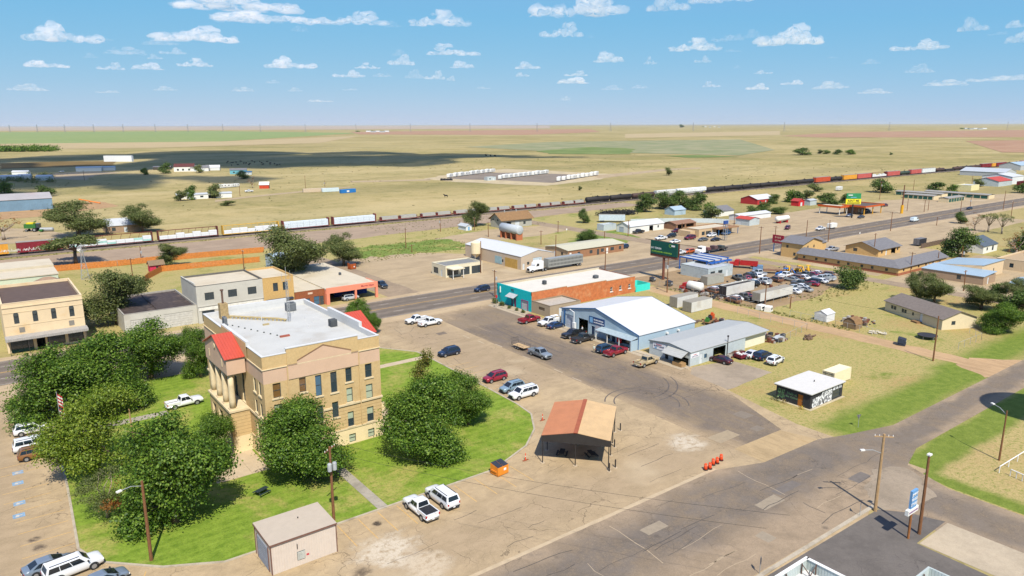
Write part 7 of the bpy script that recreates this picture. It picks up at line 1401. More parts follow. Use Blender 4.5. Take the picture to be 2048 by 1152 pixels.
# bushes by the teal store and street
for i, (x, y, s) in enumerate(((112.9,157.5,1.5),(112.6,154.0,1.3),(112.4,150.4,.9),(112.6,147.4,.8),(112.6,144.6,.9))):
    t = thing('potted_shrub', '%s shrub from the highway along the teal store front' % ORD[i], 'bush', (x, y, .03), i*1.3); t.scale = (s/8, s/8, s/9); obj('crown', TREE['bush1'][0], t)
    mb = MB(); mb.tube([(0,0,0),(0,0,2.2)], [1.8,2.4], 10); part(t, 'pot', mb, M('pot', Wc(150,130,110)))
# roadside weeds, scattered low tufts: nobody could count them
rng = np.random.default_rng(5); pts = []
def tuft_zone(x0, x1, y0, y1, n): pts.append(np.stack([rng.uniform(x0, x1, n), rng.uniform(y0, y1, n)], 1))
tuft_zone(110,165,235,268,700); tuft_zone(163.2,166,84,140,220); tuft_zone(184,222,104,112,160); tuft_zone(-60,330,322,325.6,700); tuft_zone(-60,330,334.4,338,600); tuft_zone(20,90,285,287,200); tuft_zone(330,900,321,325,500); tuft_zone(150,230,275,320,300)
pp = np.concatenate(pts); k = 7; c = np.repeat(pp, k, 0); n = len(c); an = rng.random(n)*6.28; ln = rng.uniform(.12,.36,n); wd = rng.uniform(.04,.10,n)
dx, dy = np.cos(an), np.sin(an); base = np.stack([c[:,0]+rng.normal(0,.15,n), c[:,1]+rng.normal(0,.15,n), np.full(n, .01)], 1); tip = base+np.stack([dx*ln*.6, dy*ln*.6, ln], 1); sd = np.stack([-dy*wd, dx*wd, np.zeros(n)], 1)
q = np.stack([base-sd, base+sd, tip+sd*.4, tip-sd*.4], 1).reshape(-1, 3)
o = obj('weeds', quads_mesh('weeds', q, [leaf_mat('weed_leaf', A(110,124,52), A(160,158,82), A(196,176,104))])); o['kind'] = 'stuff'
# clumps of pasture scrub
pts = []
for _ in range(1300):
    x, y = random.uniform(-100, 900), random.uniform(345, 900)
    if abs(mnoise.noise(Vector((x*.006, y*.006, 3)))) < .22 and not (320 < x < 520 and 440 < y < 670): pts.append((x, y))
pp = np.array(pts); k = 9; c = np.repeat(pp, k, 0); n = len(c); s = np.repeat(rng.uniform(.12,.36,len(pp)), k)
ctr = np.stack([c[:,0]+rng.normal(0,1,n)*s*1.2, c[:,1]+rng.normal(0,1,n)*s*1.2, np.abs(rng.normal(0,1,n))*s*.6+.06], 1); a = rng.normal(size=(n,3)); a /= np.linalg.norm(a,axis=1)[:,None]; b = np.cross(a, rng.normal(size=(n,3))); b /= np.linalg.norm(b,axis=1)[:,None]
q = np.stack([ctr-a*s[:,None]*.8, ctr+b*s[:,None]*.8, ctr+a*s[:,None]*.8, ctr-b*s[:,None]*.8], 1).reshape(-1,3); q[:,2] = np.maximum(q[:,2], .02)
o = obj('scrub', quads_mesh('scrub', q, [leaf_mat('scrub_leaf', A(100,104,58), A(136,134,82))])); o['kind'] = 'stuff'
# far wood at the left edge: one mass
bl = []
for k in range(46): p = P(-60+k*3.6, 303-abs(k-20)*.02); bl.append(((p.x+random.uniform(-14,14), p.y+random.uniform(-30,30), 5),(11,11,random.uniform(4,6.5))))
o = obj('far_wood', quads_mesh('far_wood', crown(7, bl, 9000, 2.4), [mleafD])); o['kind'] = 'stuff'
bl = []
for k in range(60): p = P(random.uniform(-30,105), random.uniform(352,368)); bl.append(((p.x, p.y, 1.5),(random.uniform(2,4),)*2+(random.uniform(1.0,2.6),)))
o = obj('brush', quads_mesh('brush', crown(8, bl, 6000, .8), [mleafE])); o['kind'] = 'stuff'
# ================================================================ poles and wires
mpole = M('pole_wood', Wc(128,88,58), var=.2, scale=3); mpolep = M('pole_pale', Wc(178,146,106), var=.15, scale=3)
TOPS = {}
def utility_pole(label, bx, by, ty, arm=True, arm_dir=0.0, lamp=0, trans=0, tx=None, pale=False, key=None, low=False, r=None):
    p = P(bx, by); h = max(2.5, zof(bx, by, tx if tx is not None else bx, ty)); rr = r or max(.12, h*.0155)
    t = thing('utility_pole', label, 'pole', (p.x, p.y, 0)); m = mpolep if pale else mpole; lean = Vector((random.uniform(-.12,.12), random.uniform(-.12,.12), 0))
    mb = MB(); mb.tube([(0,0,0),(lean.x*.5,lean.y*.5,h*.5),(lean.x,lean.y,h)], [rr*1.2,rr,rr*.8], 8); part(t, 'pole', mb, m)
    a = Vector((math.cos(R(arm_dir)), math.sin(R(arm_dir)), 0)); L = 1.15; zt = h-.35
    if arm:
        n_ = Vector((-a.y, a.x, 0))*.05; mb = MB(); q = [lean-a*L-n_, lean+a*L-n_, lean+a*L+n_, lean-a*L+n_]; mb.prism([(v.x, v.y) for v in q], zt-.07, zt+.07); c = part(t, 'crossarm', mb, m)
        for k in (-1, -.5, .5, 1): mb = MB(); v = lean+a*L*k*.92; mb.tube([(v.x,v.y,zt+.07),(v.x,v.y,zt+.26)], [.05,.035], 6); part(c, 'insulator', mb, mframe_w)
    for k in range(trans):
        an = R(arm_dir+200+k*80); v = Vector((math.cos(an), math.sin(an), 0))*(rr+.34); mb = MB(); mb.tube([(v.x,v.y,zt-2.6),(v.x,v.y,zt-1.7),(v.x,v.y,zt-1.6)], [.27,.27,.2], 10); part(t, 'transformer', mb, M('transformer_grey', Wc(170,174,176)))
    if lamp:
        d = Vector((math.cos(R(lamp)), math.sin(R(lamp)), 0)); e = lean+d*2.4; mb = MB(); mb.tube([lean+Vector((0,0,h-.6-(2.0 if arm else 0))), lean+d*1.3+Vector((0,0,h-.05-(2.0 if arm else 0))), e+Vector((0,0,h-(2.0 if arm else 0)))], .045, 6); l_ = part(t, 'lamp_arm', mb, MATS['galvanised'])
        zz_ = h-(2.0 if arm else 0); mb = MB(); f = e+d*.55; s = Vector((-d.y, d.x, 0))*.15; mb.prism([((e-s).x,(e-s).y),((f-s).x,(f-s).y),((f+s).x,(f+s).y),((e+s).x,(e+s).y)], zz_-.06, zz_+.1); part(l_, 'lamp_head', mb, mframe_w)
    if key is not None: TOPS[key] = [Vector((p.x, p.y, 0))+lean+a*L*k+Vector((0,0,zt+.26)) for k in (-.92, 0, .92)] if arm else [Vector((p.x, p.y, h-.3))]*3
    return t
def head_lamp(t, h): mb = MB(); mb.box(-.3,.3,-.2,.2,h,h+.18); part(t, 'lamp_head', mb, mframe_w)
utility_pole('brown street-light pole at the bottom left lawn corner', 303, 1122, 960, False, lamp=205, tx=289, r=.17); utility_pole('utility pole with transformers behind the beige metal shed', 668, 1042, 893, True, 35, 0, 2, 665, key='A', r=.17)
utility_pole('pale wooden pole with crossarm and street light at the intersection', 1750, 1022, 868, True, -45, 150, 0, 1772, True, key='B', r=.19); t = utility_pole('dark brown pole with small floodlight behind the blue drive-in sign', 1838, 1068, 912, False, tx=1860, r=.18); head_lamp(t, 10.2)
utility_pole('brown street-light pole on the park verge at right', 1998, 921, 822, False, lamp=60, tx=2016); utility_pole('brown pole beside the dirt alley mouth', 1866, 722, 632, False, tx=1880, key='C'); utility_pole('pale old post among the lawn trees', 267, 880, 813, False, tx=262, pale=True)
mids = [(1334,585,517,'pole with meter box beside the alley under the billboard'),(1529,617,567,'tall dark pole at the alley edge before the white trailer'),(1580,617,592,'short pole right of the long white trailer'),(1519,507,453,'street-light pole beside the highway right of the dealer tower'),(1612,476,440,'highway pole left of the horse trailer'),(990,594,540,'street-light pole at the corner of the teal store'),(1210,540,501,'light pole behind the orange brick store'),(1111,519,470,'pole in front of the tan office left end'),(1082,489,461,'pole behind the beige warehouse'),(1116,465,442,'pole in the dirt yard right of the silver tank'),(881,463,433,'pole beside the railway left of the depot tree'),(949,461,435,'pole under the tall depot tree'),(977,474,444,'pole at the left end of the silver tank'),(962,546,482,'pole beside the cream feed silo'),(268,572,516,'leaning pole between the play house and the tarred shop'),(282,516,491,'pole behind the cedar fence by the railway'),(20,568,550,'short pole behind the cream store'),(488,540,500,'pole behind the grey two-storey block'),(1747,512,466,'thin pole in front of the motel office'),(1656,484,440,'highway pole behind the two-storey motel block'),(1705,526,507,'lamp pole behind the motel wing'),(1820,546,504,'pole at the near corner of the motel wing'),(1875,532,504,'pole near the right end of the motel wing'),(1781,462,424,'street-light pole beside the pale van'),(1927,582,540,'lamp pole before the pale blue roof hall'),(1923,520,492,'pole before the dark-roofed house'),(1814,422,397,'bare pole on the gravel right of the rental yard'),(1848,424,400,'leaning pole on the gravel'),(1856,421,400,'pole before the short storage row'),(1921,423,397,'highway pole left of the black sedan'),(1940,416,393,'highway pole at the black sedan'),(2006,420,381,'tall pole beyond the thin-leaved trees'),(2022,434,402,'highway pole at the right edge'),(1873,451,434,'short post on the bare lot beside the highway'),(1826,384,359,'railway-side pole above the storage rows'),(1759,399,363,'tall pole on the grass behind the rental yard'),(1943,374,351,'pole near the red-roofed barn'),(480,392,369,'pole beside the white mobile homes'),(169,361,341,'pole on the left farmyard'),(611,377,351,'pole left of the pale container in the pasture'),(650,376,360,'pole at the pale container in the pasture'),(812,497,456,'pole in the weedy lot beyond the highway'),(824,505,489,'short post in the weedy lot'),(573,515,480,'pole right of the tall spreading tree'),(1363,470,446,'pole behind the dealer front row'),(1256,473,440,'pole at the white garage corner'),(1468,452,428,'pole beside the feed store'),(1550,480,452,'pole left of the maroon van'),(1209,478,462,'pole right of the round bush tree')]
for i, (bx, by, ty, lb) in enumerate(mids): utility_pole(lb, bx, by, ty, i % 3 != 1, 90 if i % 2 else 0, 0, 1 if i % 5 == 0 else 0, r=.15, key=i)
t = thing('sign_mast', 'thick dark mast with yellow sleeve beside the highway', 'pole', (*P(1803, 427)[:2], 0)); mb = MB(); mb.tube([(0,0,0),(0,0,15.5)], [.4,.25], 8); part(t, 'mast', mb, mrust); mb = MB(); mb.tube([(0,0,.02),(0,0,4.6)], .75, 10); part(t, 'sleeve', mb, mye)
mwire = M('wire', (.02,.02,.02))
wi = 0
def wire(a, b, sag=.6, label=None):
    global wi
    wi += 1; pts = [a.lerp(b, k/10)-Vector((0,0,sag*4*(k/10)*(1-k/10))) for k in range(11)]; mb = MB(); mb.tube(pts, .016, 4, cap=False)
    o = obj('power_line', mb.mesh('power_line', mwire)); tag(o, label, 'cable', 'overhead lines'); return o
farp = [Vector((58, 36, 9.6)), Vector((60, 36, 9.6)), Vector((62, 36, 9.6))]
for k in range(2): wire(TOPS['A'][k*2], farp[k*2], .8, ['overhead line from the shed pole toward the lower right, left strand','overhead line from the shed pole toward the lower right, right strand'][k])
wire(TOPS['C'][0], TOPS[1][1], .9, 'overhead line from the alley-mouth pole to the salvage yard pole'); wire(TOPS[1][1], TOPS[0][1], .8, 'overhead line between the salvage yard pole and the billboard pole')
# flag pole
p = P(128, 888); t = thing('flag_pole', 'flagpole with hanging striped flag in front of the yellow-green tree', 'flagpole', (p.x, p.y, .03)); mb = MB(); mb.tube([(0,0,0),(0,0,8.4)], [.07,.04], 8).tube([(0,0,8.4),(0,0,8.5)], .07, 8); part(t, 'pole', mb, MATS['galvanised'])
def flag(z1, z0, cs, nm):
    f = None
    for k in range(7):
        mb = MB(); a = z1-(z1-z0)*k/7; b = z1-(z1-z0)*(k+1)/7+.004
        for j in range(5): x0, x1 = .05+j*.12, .05+(j+1)*.12; y0, y1 = .10*math.sin(j*1.9), .10*math.sin((j+1)*1.9); s = .25*k/7; mb.face([(x0,y0,a-j*.12),(x1,y1,a-(j+1)*.12),(x1,y1,b-(j+1)*.12-.0),(x0,y0,b-j*.12)])
        o = part(t if f is None else f, nm if f is None else 'stripe', mb, cs[k % len(cs)]); f = f or o
flag(8.2, 6.2, [M('flag_red', Wc(190,40,56)), mwwall], 'upper_flag'); flag(6.0, 4.2, [M('flag_navy', Wc(40,50,100)), MATS['flag_red'], mwwall], 'lower_flag')
# windmill
p = Vector((27.7, 264.0, 0)); t = thing('windmill', 'old galvanised windmill on a lattice tower behind the cream store', 'windmill', p); mg_ = MATS['galvanised']
for sx, sy in ((-1,-1),(1,-1),(1,1),(-1,1)): mb = MB(); mb.tube([(sx*1.1,sy*1.1,0),(sx*.22,sy*.22,9.4)], .06, 5); part(t, 'leg', mb, mg_)
for i in range(6):
    z0, z1 = i*1.5, i*1.5+1.5; a, b = 1.1-.094*z0, 1.1-.094*z1
    for (p0, p1) in (((-a,-a,z0),(b,-b,z1)),((a,-a,z0),(-b,-b,z1)),((-a,-a,z0),(-b,b,z1)),((-a,-a,z0),(a,-a,z0)),((-a,-a,z0),(-a,a,z0))): mb = MB(); mb.tube([p0, p1], .035, 4); part(t, 'brace', mb, mg_)
for k in range(16):
    a, b = k*2*math.pi/16, (k+.5)*2*math.pi/16; mb = MB(); ca, sa, cb, sb = math.cos(a), math.sin(a), math.cos(b), math.sin(b); r0, r1 = .35, 1.35
    mb.face([(ca*r0,-.5,10+sa*r0),(ca*r1,-.45,10+sa*r1),(cb*r1,-.62,10+sb*r1),(cb*r0,-.55,10+sb*r0)]); part(t, 'blade', mb, mg_)
mb = MB(); mb.tube([(0,-.5,10),(0,1.6,10)], .06, 5).face([(0,1.4,9.6),(0,2.5,9.4),(0,2.5,10.7),(0,1.4,10.4)]); part(t, 'tail_vane', mb, mframe_w)
# ================================================================ railway and train
TY = 330.0; rt = MB()
for s in (-.75, .75): rt.box(-200, 1800, TY+s-.04, TY+s+.04, .46, .62)
struct('rails', rt, M('rail_steel', (.10,.08,.07), metal=.5, rough=.5))
sl = MB()
for k in range(900): sl.box(-40+k*.9, -40+k*.9+.25, TY-1.3, TY+1.3, .28, .46)
struct('sleepers', sl, M('sleeper', (.09,.07,.055), var=.3), kind='stuff')
def track_x(px):
    tab = [(-60,518),(0,513),(300,488),(756,446),(1170,407),(1560,370),(1962,336),(2060,329)]
    for (a, ya), (b, yb) in zip(tab[:-1], tab[1:]):
        if px <= b or b == 2060: y = ya+(yb-ya)*(px-a)/(b-a); break
    d = ray(px, y-2); return TY*d[0]/d[1]
def bogie(t, x):
    mb = MB(); mb.box(x-1.2,x+1.2,-1.1,-.95,.75,1.1).box(x-1.2,x+1.2,.95,1.1,.75,1.1).box(x-.2,x+.2,-.95,.95,.85,1.15); b = part(t, 'bogie', mb, msteel)
    for dx in (-.85,.85):
        for s in (-.75,.75): mb = MB(); mb.tube([(x+dx,s-.06,1.05),(x+dx,s+.06,1.05)], .45, 12); part(b, 'wheel', mb, msteel)
def railcar(kind, c, px0, px1, label, graf=False):
    x0, x1 = track_x(px0), track_x(px1); L = max(6, x1-x0-.9); t = thing('railcar', label, 'railcar', ((x0+x1)/2, TY, 0), group='freight train'); h = L/2
    bogie(t, -h+min(2.2, L*.2)); bogie(t, h-min(2.2, L*.2)); m = M('rail_'+c, RC[c], var=.16, scale=.8, rough=.7)
    if kind == 'box':
        mb = MB(); mb.box(-h,h,-1.5,1.5,1.15,4.9); b = part(t, 'body', mb, m); mb = MB(); mb.prism([(-h,-1.55),(h,-1.55),(h,1.55),(-h,1.55)], 4.905, 5.05); part(t, 'roof', mb, M('rail_roof', A(176,168,158)))
        mb = MB(); mb.box(-1.5,1.5,-1.58,-1.503,1.35,4.5); part(b, 'door', mb, m)
        for k in range(int(L/1.2)):
            x = -h+.6+k*1.2
            if abs(x) > 1.6: mb = MB(); mb.box(x-.05,x+.05,-1.55,-1.502,1.2,4.85); part(b, 'rib', mb, m)
        if graf:
            mb = MB()
            for k in range(34): x = -h*.75+k*.33; z = 1.6+random.uniform(0,.5); w, hh = random.uniform(.1,.3), random.uniform(.4,1.1); mb.face([(x,-1.592,z),(x+w,-1.592,z+random.uniform(-.2,.2)),(x+w*1.1,-1.592,z+hh),(x+.05,-1.592,z+hh*.9)])
            part(b, 'graffiti', mb, M('graffiti', Wc(224,220,214), var=.3, scale=4), stuff=True)
    elif kind == 'beam':
        mb = MB(); mb.box(-h,h,-1.4,1.4,1.05,1.35); part(t, 'deck', mb, m); mb = MB(); mb.box(-h,h,-.12,.12,4.75,5.0); part(t, 'top_chord', mb, m)
        for x in (-h+.15, h-.15): mb = MB(); mb.box(x-.15,x+.15,-1.35,1.35,1.36,5.0); part(t, 'bulkhead', mb, m)
        for k in range(9): x = -h+L*(k+.5)/9; mb = MB(); mb.tube([(x-.6,0,1.35),(x+.6,0,4.8)], .07, 4); part(t, 'truss_bar', mb, m)
        n = max(3, int(L/3.2))
        for k in range(n):
            for j in range(3):
                if j == 2 and random.random() < .45: continue
                xa, xb = -h+.5+(L-1)*k/n, -h+.5+(L-1)*(k+1)/n-.12; mb = MB(); mb.box(xa,xb,-1.3,-.2,1.37+j*.72,2.06+j*.72); part(t, 'lumber_bundle', mb, M('wrap_white', Wc(228,230,232), var=.08) if (k+j) % 4 or x0 > 60 else M('wrap_teal', Wc(170,214,206), var=.1))
    elif kind == 'bulk':
        mb = MB(); mb.box(-h,h,-1.4,1.4,1.05,1.35); part(t, 'deck', mb, m)
        for x in (-h+.2, h-.2): mb = MB(); mb.box(x-.2,x+.2,-1.4,1.4,1.36,4.9); part(t, 'bulkhead', mb, m)
        n = max(3, int(L/3.0))
        for k in range(n):
            for j in range(3): xa, xb = -h+.6+(L-1.2)*k/n, -h+.6+(L-1.2)*(k+1)/n-.1; mb = MB(); mb.box(xa,xb,-1.3,1.3,1.37+j*.95,2.28+j*.95); part(t, 'lumber_bundle', mb, M('wrap_print', Wc(216,226,234), var=.3, scale=3))
    elif kind == 'flat':
        mb = MB(); mb.box(-h,h,-1.4,1.4,1.05,1.4); part(t, 'deck', mb, m)
        for s in (-1, 1):
            mb = MB(); a, b = sorted((s*h*.08, s*h*.88)); mb.loft([[(x,-1.3,1.42),(x,1.3,1.42),(x,.9,2.9),(x,-.9,2.9)] for x in (a, b)]); part(t, 'cover', mb, M('cover_grey', Wc(160,158,150), var=.12))
            for e in (a-.2, b+.2): mb = MB(); mb.box(e-.12,e+.12,-1.35,1.35,1.41,2.6); part(t, 'bulkhead', mb, m)
    elif kind == 'tank':
        mb = MB(); mb.tube([(-h,0,2.7),(-h+.35,0,2.7),(h-.35,0,2.7),(h,0,2.7)], [.9,1.5,1.5,.9], 18); b = part(t, 'tank', mb, m, True); mb = MB(); mb.tube([(0,0,4.15),(0,0,4.75)], .45, 10); part(b, 'dome', mb, m); mb = MB(); mb.box(-h,h,-.5,.5,1.0,1.3); part(t, 'frame', mb, msteel); mb = MB(); mb.box(-1.6,1.6,-1.0,1.0,4.2,4.28); part(b, 'walkway', mb, msteel)
    elif kind == 'hopper':
        mb = MB(); mb.loft([[(x,-.9,z0),(x,.9,z0),(x,1.5,2.4),(x,1.5,4.3),(x,.8,4.8),(x,-.8,4.8),(x,-1.5,4.3),(x,-1.5,2.4)] for x, z0 in ((-h,2.4),(-h*.7,1.2),(h*.7,1.2),(h,2.4))]); part(t, 'body', mb, m)
        for k in range(8): x = -h*.9+k*h*1.8/7; mb = MB(); mb.box(x-.06,x+.06,-1.54,-1.502,2.4,4.3); part(t, 'rib', mb, m)
    elif kind == 'gon': mb = MB(); mb.box(-h,h,-1.5,1.5,1.1,2.6); part(t, 'body', mb, m); mb = MB(); mb.box(-h+.1,h-.1,-1.4,1.4,2.601,2.75); part(t, 'load', mb, M('scrap_load', (.05,.045,.04), var=.4))
RC = {'yellow':Wc(226,160,56),'maroon':Wc(132,36,48),'brown':Wc(110,54,46),'gold':Wc(216,170,70),'rust':Wc(130,66,58),'black':(.025,.022,.022),'darkbrown':(.06,.035,.03),'white':Wc(222,226,226),'grey':Wc(196,198,194),'red':Wc(176,66,60),'orange':Wc(196,84,50),'green':Wc(60,74,64),'pink':Wc(196,96,90)}
train = [('box','yellow',-40,21,'yellow boxcar at the left edge of the train',1),('box','maroon',32,128,'maroon boxcar with white graffiti at the left of the train',1),('beam','brown',134,308,'dark red centre-beam car with teal-wrapped lumber'),('beam','brown',314,438,'brown centre-beam car stacked with white lumber'),('beam','gold',443,559,'yellow centre-beam car behind the tall spreading tree'),('bulk','rust',563,659,'left of two bulkhead flatcars with printed lumber wraps'),('bulk','rust',663,752,'right of two bulkhead flatcars with printed lumber wraps')]
fl = [756,838,905,966,1022,1075,1123,1170]
for k in range(7): train.append(('flat','rust',fl[k],fl[k+1]-1,'%s low flatcar with two grey covers from the lumber flatcars' % ORD[k]))
train += [('tank','black',1171,1218,'first black tank car after the low flatcars'),('tank','black',1219,1262,'second black tank car after the low flatcars'),('tank','darkbrown',1263,1308,'dark brown tank car before the pale hopper'),('hopper','grey',1309,1349,'pale grey hopper car behind the round trees'),('hopper','white',1351,1410,'white hopper car behind the round trees')]
x = 1411
for k in range(6): train.append(('tank','black',x,x+35,'%s black tank car right of the white hopper' % ORD[k])); x += 36
train += [('box','orange',1628,1658,'rusty orange boxcar between black tank cars'),('tank','black',1659,1683,'single black tank car before the yellow boxcar'),('box','yellow',1684,1711,'yellow boxcar above the rental yard'),('box','pink',1712,1740,'faded red boxcar right of the yellow boxcar'),('beam','brown',1741,1771,'brown centre-beam car with white load near the storage rows'),('box','pink',1772,1797,'faded red boxcar left of the green tank car'),('tank','green',1798,1818,'dark green tank car'),('box','pink',1819,1840,'faded red boxcar right of the green tank car'),('box','white',1841,1868,'white boxcar with dark base near the crossing')]
x = 1870
for k in range(5): train.append(('tank' if k != 1 else 'gon','black' if k % 2 else 'darkbrown',x,x+17,'%s dark car right of the white boxcar' % ORD[k])); x += 18
train += [('box','maroon',1961,1980,'maroon boxcar near the right end of the train'),('box','yellow',1981,1989,'narrow yellow boxcar at the right end'),('box','maroon',1990,2010,'last maroon boxcar with white marks'),('tank','black',2011,2025,'black tank car second from the right edge'),('tank','black',2026,2039,'black tank car next to the orange boxcar'),('box','orange',2040,2064,'orange boxcar at the right edge of the train')]
for a in train: railcar(*a)
# ================================================================ camp, farms and things on the plain
mrvw = M('camper_white', Wc(232,232,228), var=.04); mrvs = M('camper_stripe', Wc(150,140,130))
rvp = thing('camper', 'x', 'camper'); L = 4.6
mb = MB(); pr = [(-L,.55),(L-.4,.55),(L,1.2),(L-.1,2.6),(L-.6,3.1),(-L+.3,3.15),(-L,2.8)]
mb.loft([[(x,-1.25,z) for x, z in pr],[(x,1.25,z) for x, z in pr]]); part(rvp, 'body', mb, mrvw)
for s in (-1, 1):
    for x, w in ((-3.2,1.2),(-.6,1.0),(2.2,1.2)): mb = MB(); mb.face([(x,s*1.262,1.7),(x+w,s*1.262,1.7),(x+w,s*1.262,2.35),(x,s*1.262,2.35)]); part(rvp, 'window', mb, mcarglass)
    mb = MB(); mb.face([(-L+.05,s*1.262,1.05),(L-.4,s*1.262,1.05),(L-.3,s*1.262,1.3),(-L+.05,s*1.262,1.25)]); part(rvp, 'stripe', mb, mrvs)
for x in (-.9, 0): 
    for s in (-1.05, 1.05): mb = MB(); mb.tube([(x,s-.12,.38),(x,s+.12,.38)], .38, 10); part(rvp, 'wheel', mb, mtyre)
mb = MB(); mb.box(-.4,.5,-.4,.4,3.15,3.4); part(rvp, 'roof_unit', mb, mrvw)
used = [False]
def rv(label, p, rz, sc_=1.0, group='campers in the camp ground'):
    o = rvp if not used[0] else copy_tree(rvp); used[0] = True
    o.location = (p[0], p[1], .08); o.rotation_euler = (0, 0, R(rz)); o.scale = (sc_*random.uniform(.8,1.15), sc_, sc_*random.uniform(.95,1.1)); o['label'] = label
    if group: o['group'] = group
    elif 'group' in o: del o['group']
for rn, (ax, ay), (bx, by), n in (('back', (900,355), (984,344.5), 9), ('middle', (1002,358), (1092,347.5), 11), ('right', (1118,362), (1192,351), 9)):
    a, b = P(ax, ay), P(bx, by)
    for k in range(n): q = a.lerp(b, k/(n-1)); rv('white camper, %s from the left in the %s row of the camp' % (ORD[k], rn), (q.x, q.y), 35+random.uniform(-8,8), 1.12)
rv('old cream camper trailer behind the rental yard', P(1678,381), 8, .9, None); rv('white camper beside the bare tree near the mobile homes', P(450,376), 10, .9, None); rv('grey-white camper next to the other at the mobile homes', P(470,374), 20, .85, None)
t = fb('camp_office', 'small grey camp office in the gravel camp', *P(975,361.5)[:2], 9, 5, 3, mgsid, msroof, front=[(2,1,1.5,1),(6,.05,1,2,'door')])
for k in range(4): p = P(884+k*6, 361); t = thing('camp_bin', '%s dark bin from the left beside the camp entrance' % ORD[k], 'bin', p, R(20), 'bins at the camp entrance'); mb = MB(); mb.prism([(-1.2,-1),(1.2,-1),(1.2,1),(-1.2,1)], 0, lambda q: 1.4+.2*q[1]); part(t, 'body', mb, mblk); mb = MB(); mb.box(-1.2,1.2,-1,1,1.75,1.82); part(t, 'lid', mb, mplast)
def far_gb(name, label, px, py, w, d, ze, zr, wall, roof, rz=0.0, axis='x', cat='house', **k):
    p = P(px, py); return gb(name, label, p.x, p.y, w, d, ze, zr, axis, wall, roof, cat=cat, rz=R(rz), **k)
gb('blue_barn', 'large blue-grey steel barn at the left edge beyond the railway', -22, 506, 63.5, 26, 6.4, 9.0, 'x', M('barn_blue', Wc(120,150,172), ribs=.8, var=.12, scale=.2, stain=Wc(96,120,140)), M('barn_rusty_roof', A(196,190,188), ribs=.9, var=.08, scale=.1, stain=A(190,130,110)), cat='barn')
gb('tin_farmhouse', 'house with white tin roof between the two dusty trees', 50, 372, 14, 12, 3.4, 6.0, 'x', M('weathered_wood', Wc(166,140,116), var=.2), M('white_tin_roof', A(216,220,224), var=.06), cat='house', front=[(2,1,1.6,1.6),(7,.05,1.4,2.4,'door')])
far_gb('mobile_home', 'white mobile home with dark porch in the left pasture', 388, 398.5, 24, 6, 3, 3.8, mwwall, msroof, -8, front=[(4,1,2,1.2),(9,.05,5,2.3,'open')]); far_gb('mobile_home', 'smaller white shed-like home left of the dark-porched one', 354, 399, 11, 6, 3, 3.8, mwwall, msroof, -8, front=[(7,.05,1.4,2.2,'door')])
far_gb('farmhouse', 'white farmhouse with dark red roof in the cloud shadow', 348, 343.5, 20, 13, 5, 8, mwwall, M('dark_red_roof', A(110,60,56)), -20, front=[(3,1,2,2),(8,1,2,2),(14,1,2,2)]); far_gb('farm_garage', 'white garage right of the red-roofed farmhouse', 381, 343, 18, 12, 3.6, 6, mwwall, mgshin, -20, front=[(3,.05,5,2.8,'garage'),(10,.05,5,2.8,'garage')])
far_gb('round_shed', 'white rounded shed at the right of the farm cluster', 412, 341, 14, 10, 3, 5.5, mwst, mwroof, -20, cat='shed'); far_gb('turquoise_house', 'turquoise house in the cloud shadow', 460, 348.5, 16, 9, 4, 5.5, M('turquoise', Wc(110,176,190)), mgshin, -20, front=[(3,1,1.6,1.6),(9,1,1.6,1.6)]); far_gb('dark_shed', 'dark low shed left of the farmhouse', 306, 340, 18, 9, 3, 4, M('dk_wood', Wc(80,74,66)), mgshin, -20, cat='shed')
far_gb('farm_shed', 'long pale shed on the left farmyard', 152, 343.5, 24, 9, 4, 5, mwst, mltblue, -15, cat='shed'); far_gb('farm_shed', 'second pale shed on the left farmyard', 176, 342, 26, 8, 3.5, 4.5, mwst, mltblue, -15, cat='shed'); fb('feed_trailer', 'long white trailer alone on the shadowed field', *P(208, 323.5)[:2], 38, 5, 8, mwst, mltblue, cat='trailer', rz=R(-37))
for i, (px, py, w) in enumerate(((0,361,16),(24,351,14),(35,359,10),(72,361,12),(90,424,0))):
    if w: far_gb('farm_shed', ['pale shed at the left edge of the farm','pale blue shed upper left of the farm','small white shed in the middle of the left farm','small white shed at the right of the left farm'][i], px, py, w, 8, 3.4, 4.6, mwst, mwroof, -20, cat='shed')
far_gb('play_barn', 'tiny red barn with white roof in the left pasture', 519, 377.5, 7, 6, 3, 5, M('barn_red3', Wc(196,70,40)), mwwall, -25, cat='shed'); far_gb('teal_shed', 'blue tarp-roofed shed beside the dark tree', 478, 350, 12, 8, 2.6, 3.4, mgsid, M('tarp_blue', A(60,110,150)), -20, cat='shed')
for i, (px, py, L_, c, lb) in enumerate(((607,385.5,17,Wc(206,186,160),'long beige container in the left pasture'),(645,384.5,12.5,Wc(206,220,224),'pale blue container beside the yellow bush'),(683,387,12.2,Wc(40,120,190),'bright blue container in the left pasture'))):
    p = P(px, py); t = thing('freight_container', lb, 'container', (p.x, p.y, 0), R(-6 if i < 2 else 8)); mc_ = M('cont_%d' % i, c, var=.08); mb = MB(); mb.box(0,L_,0,2.6,.1,2.7); part(t, 'shell', mb, mc_); mb = MB(); ribbed_quad(mb, (.1,-.003,.2), (L_-.1,-.003,.2), (.1,-.003,2.6), (L_-.1,-.003,2.6), 30, .05, .5); part(t, 'corrugated_side', mb, mc_); mb = MB(); mb.box(-.04,-.002,.1,2.5,.2,2.6); part(t, 'door', mb, mc_)
    if i == 2: mb = MB(); mb.box(4.5,6.5,-.09,-.06,.7,1.9); part(t, 'panel', mb, mwwall)
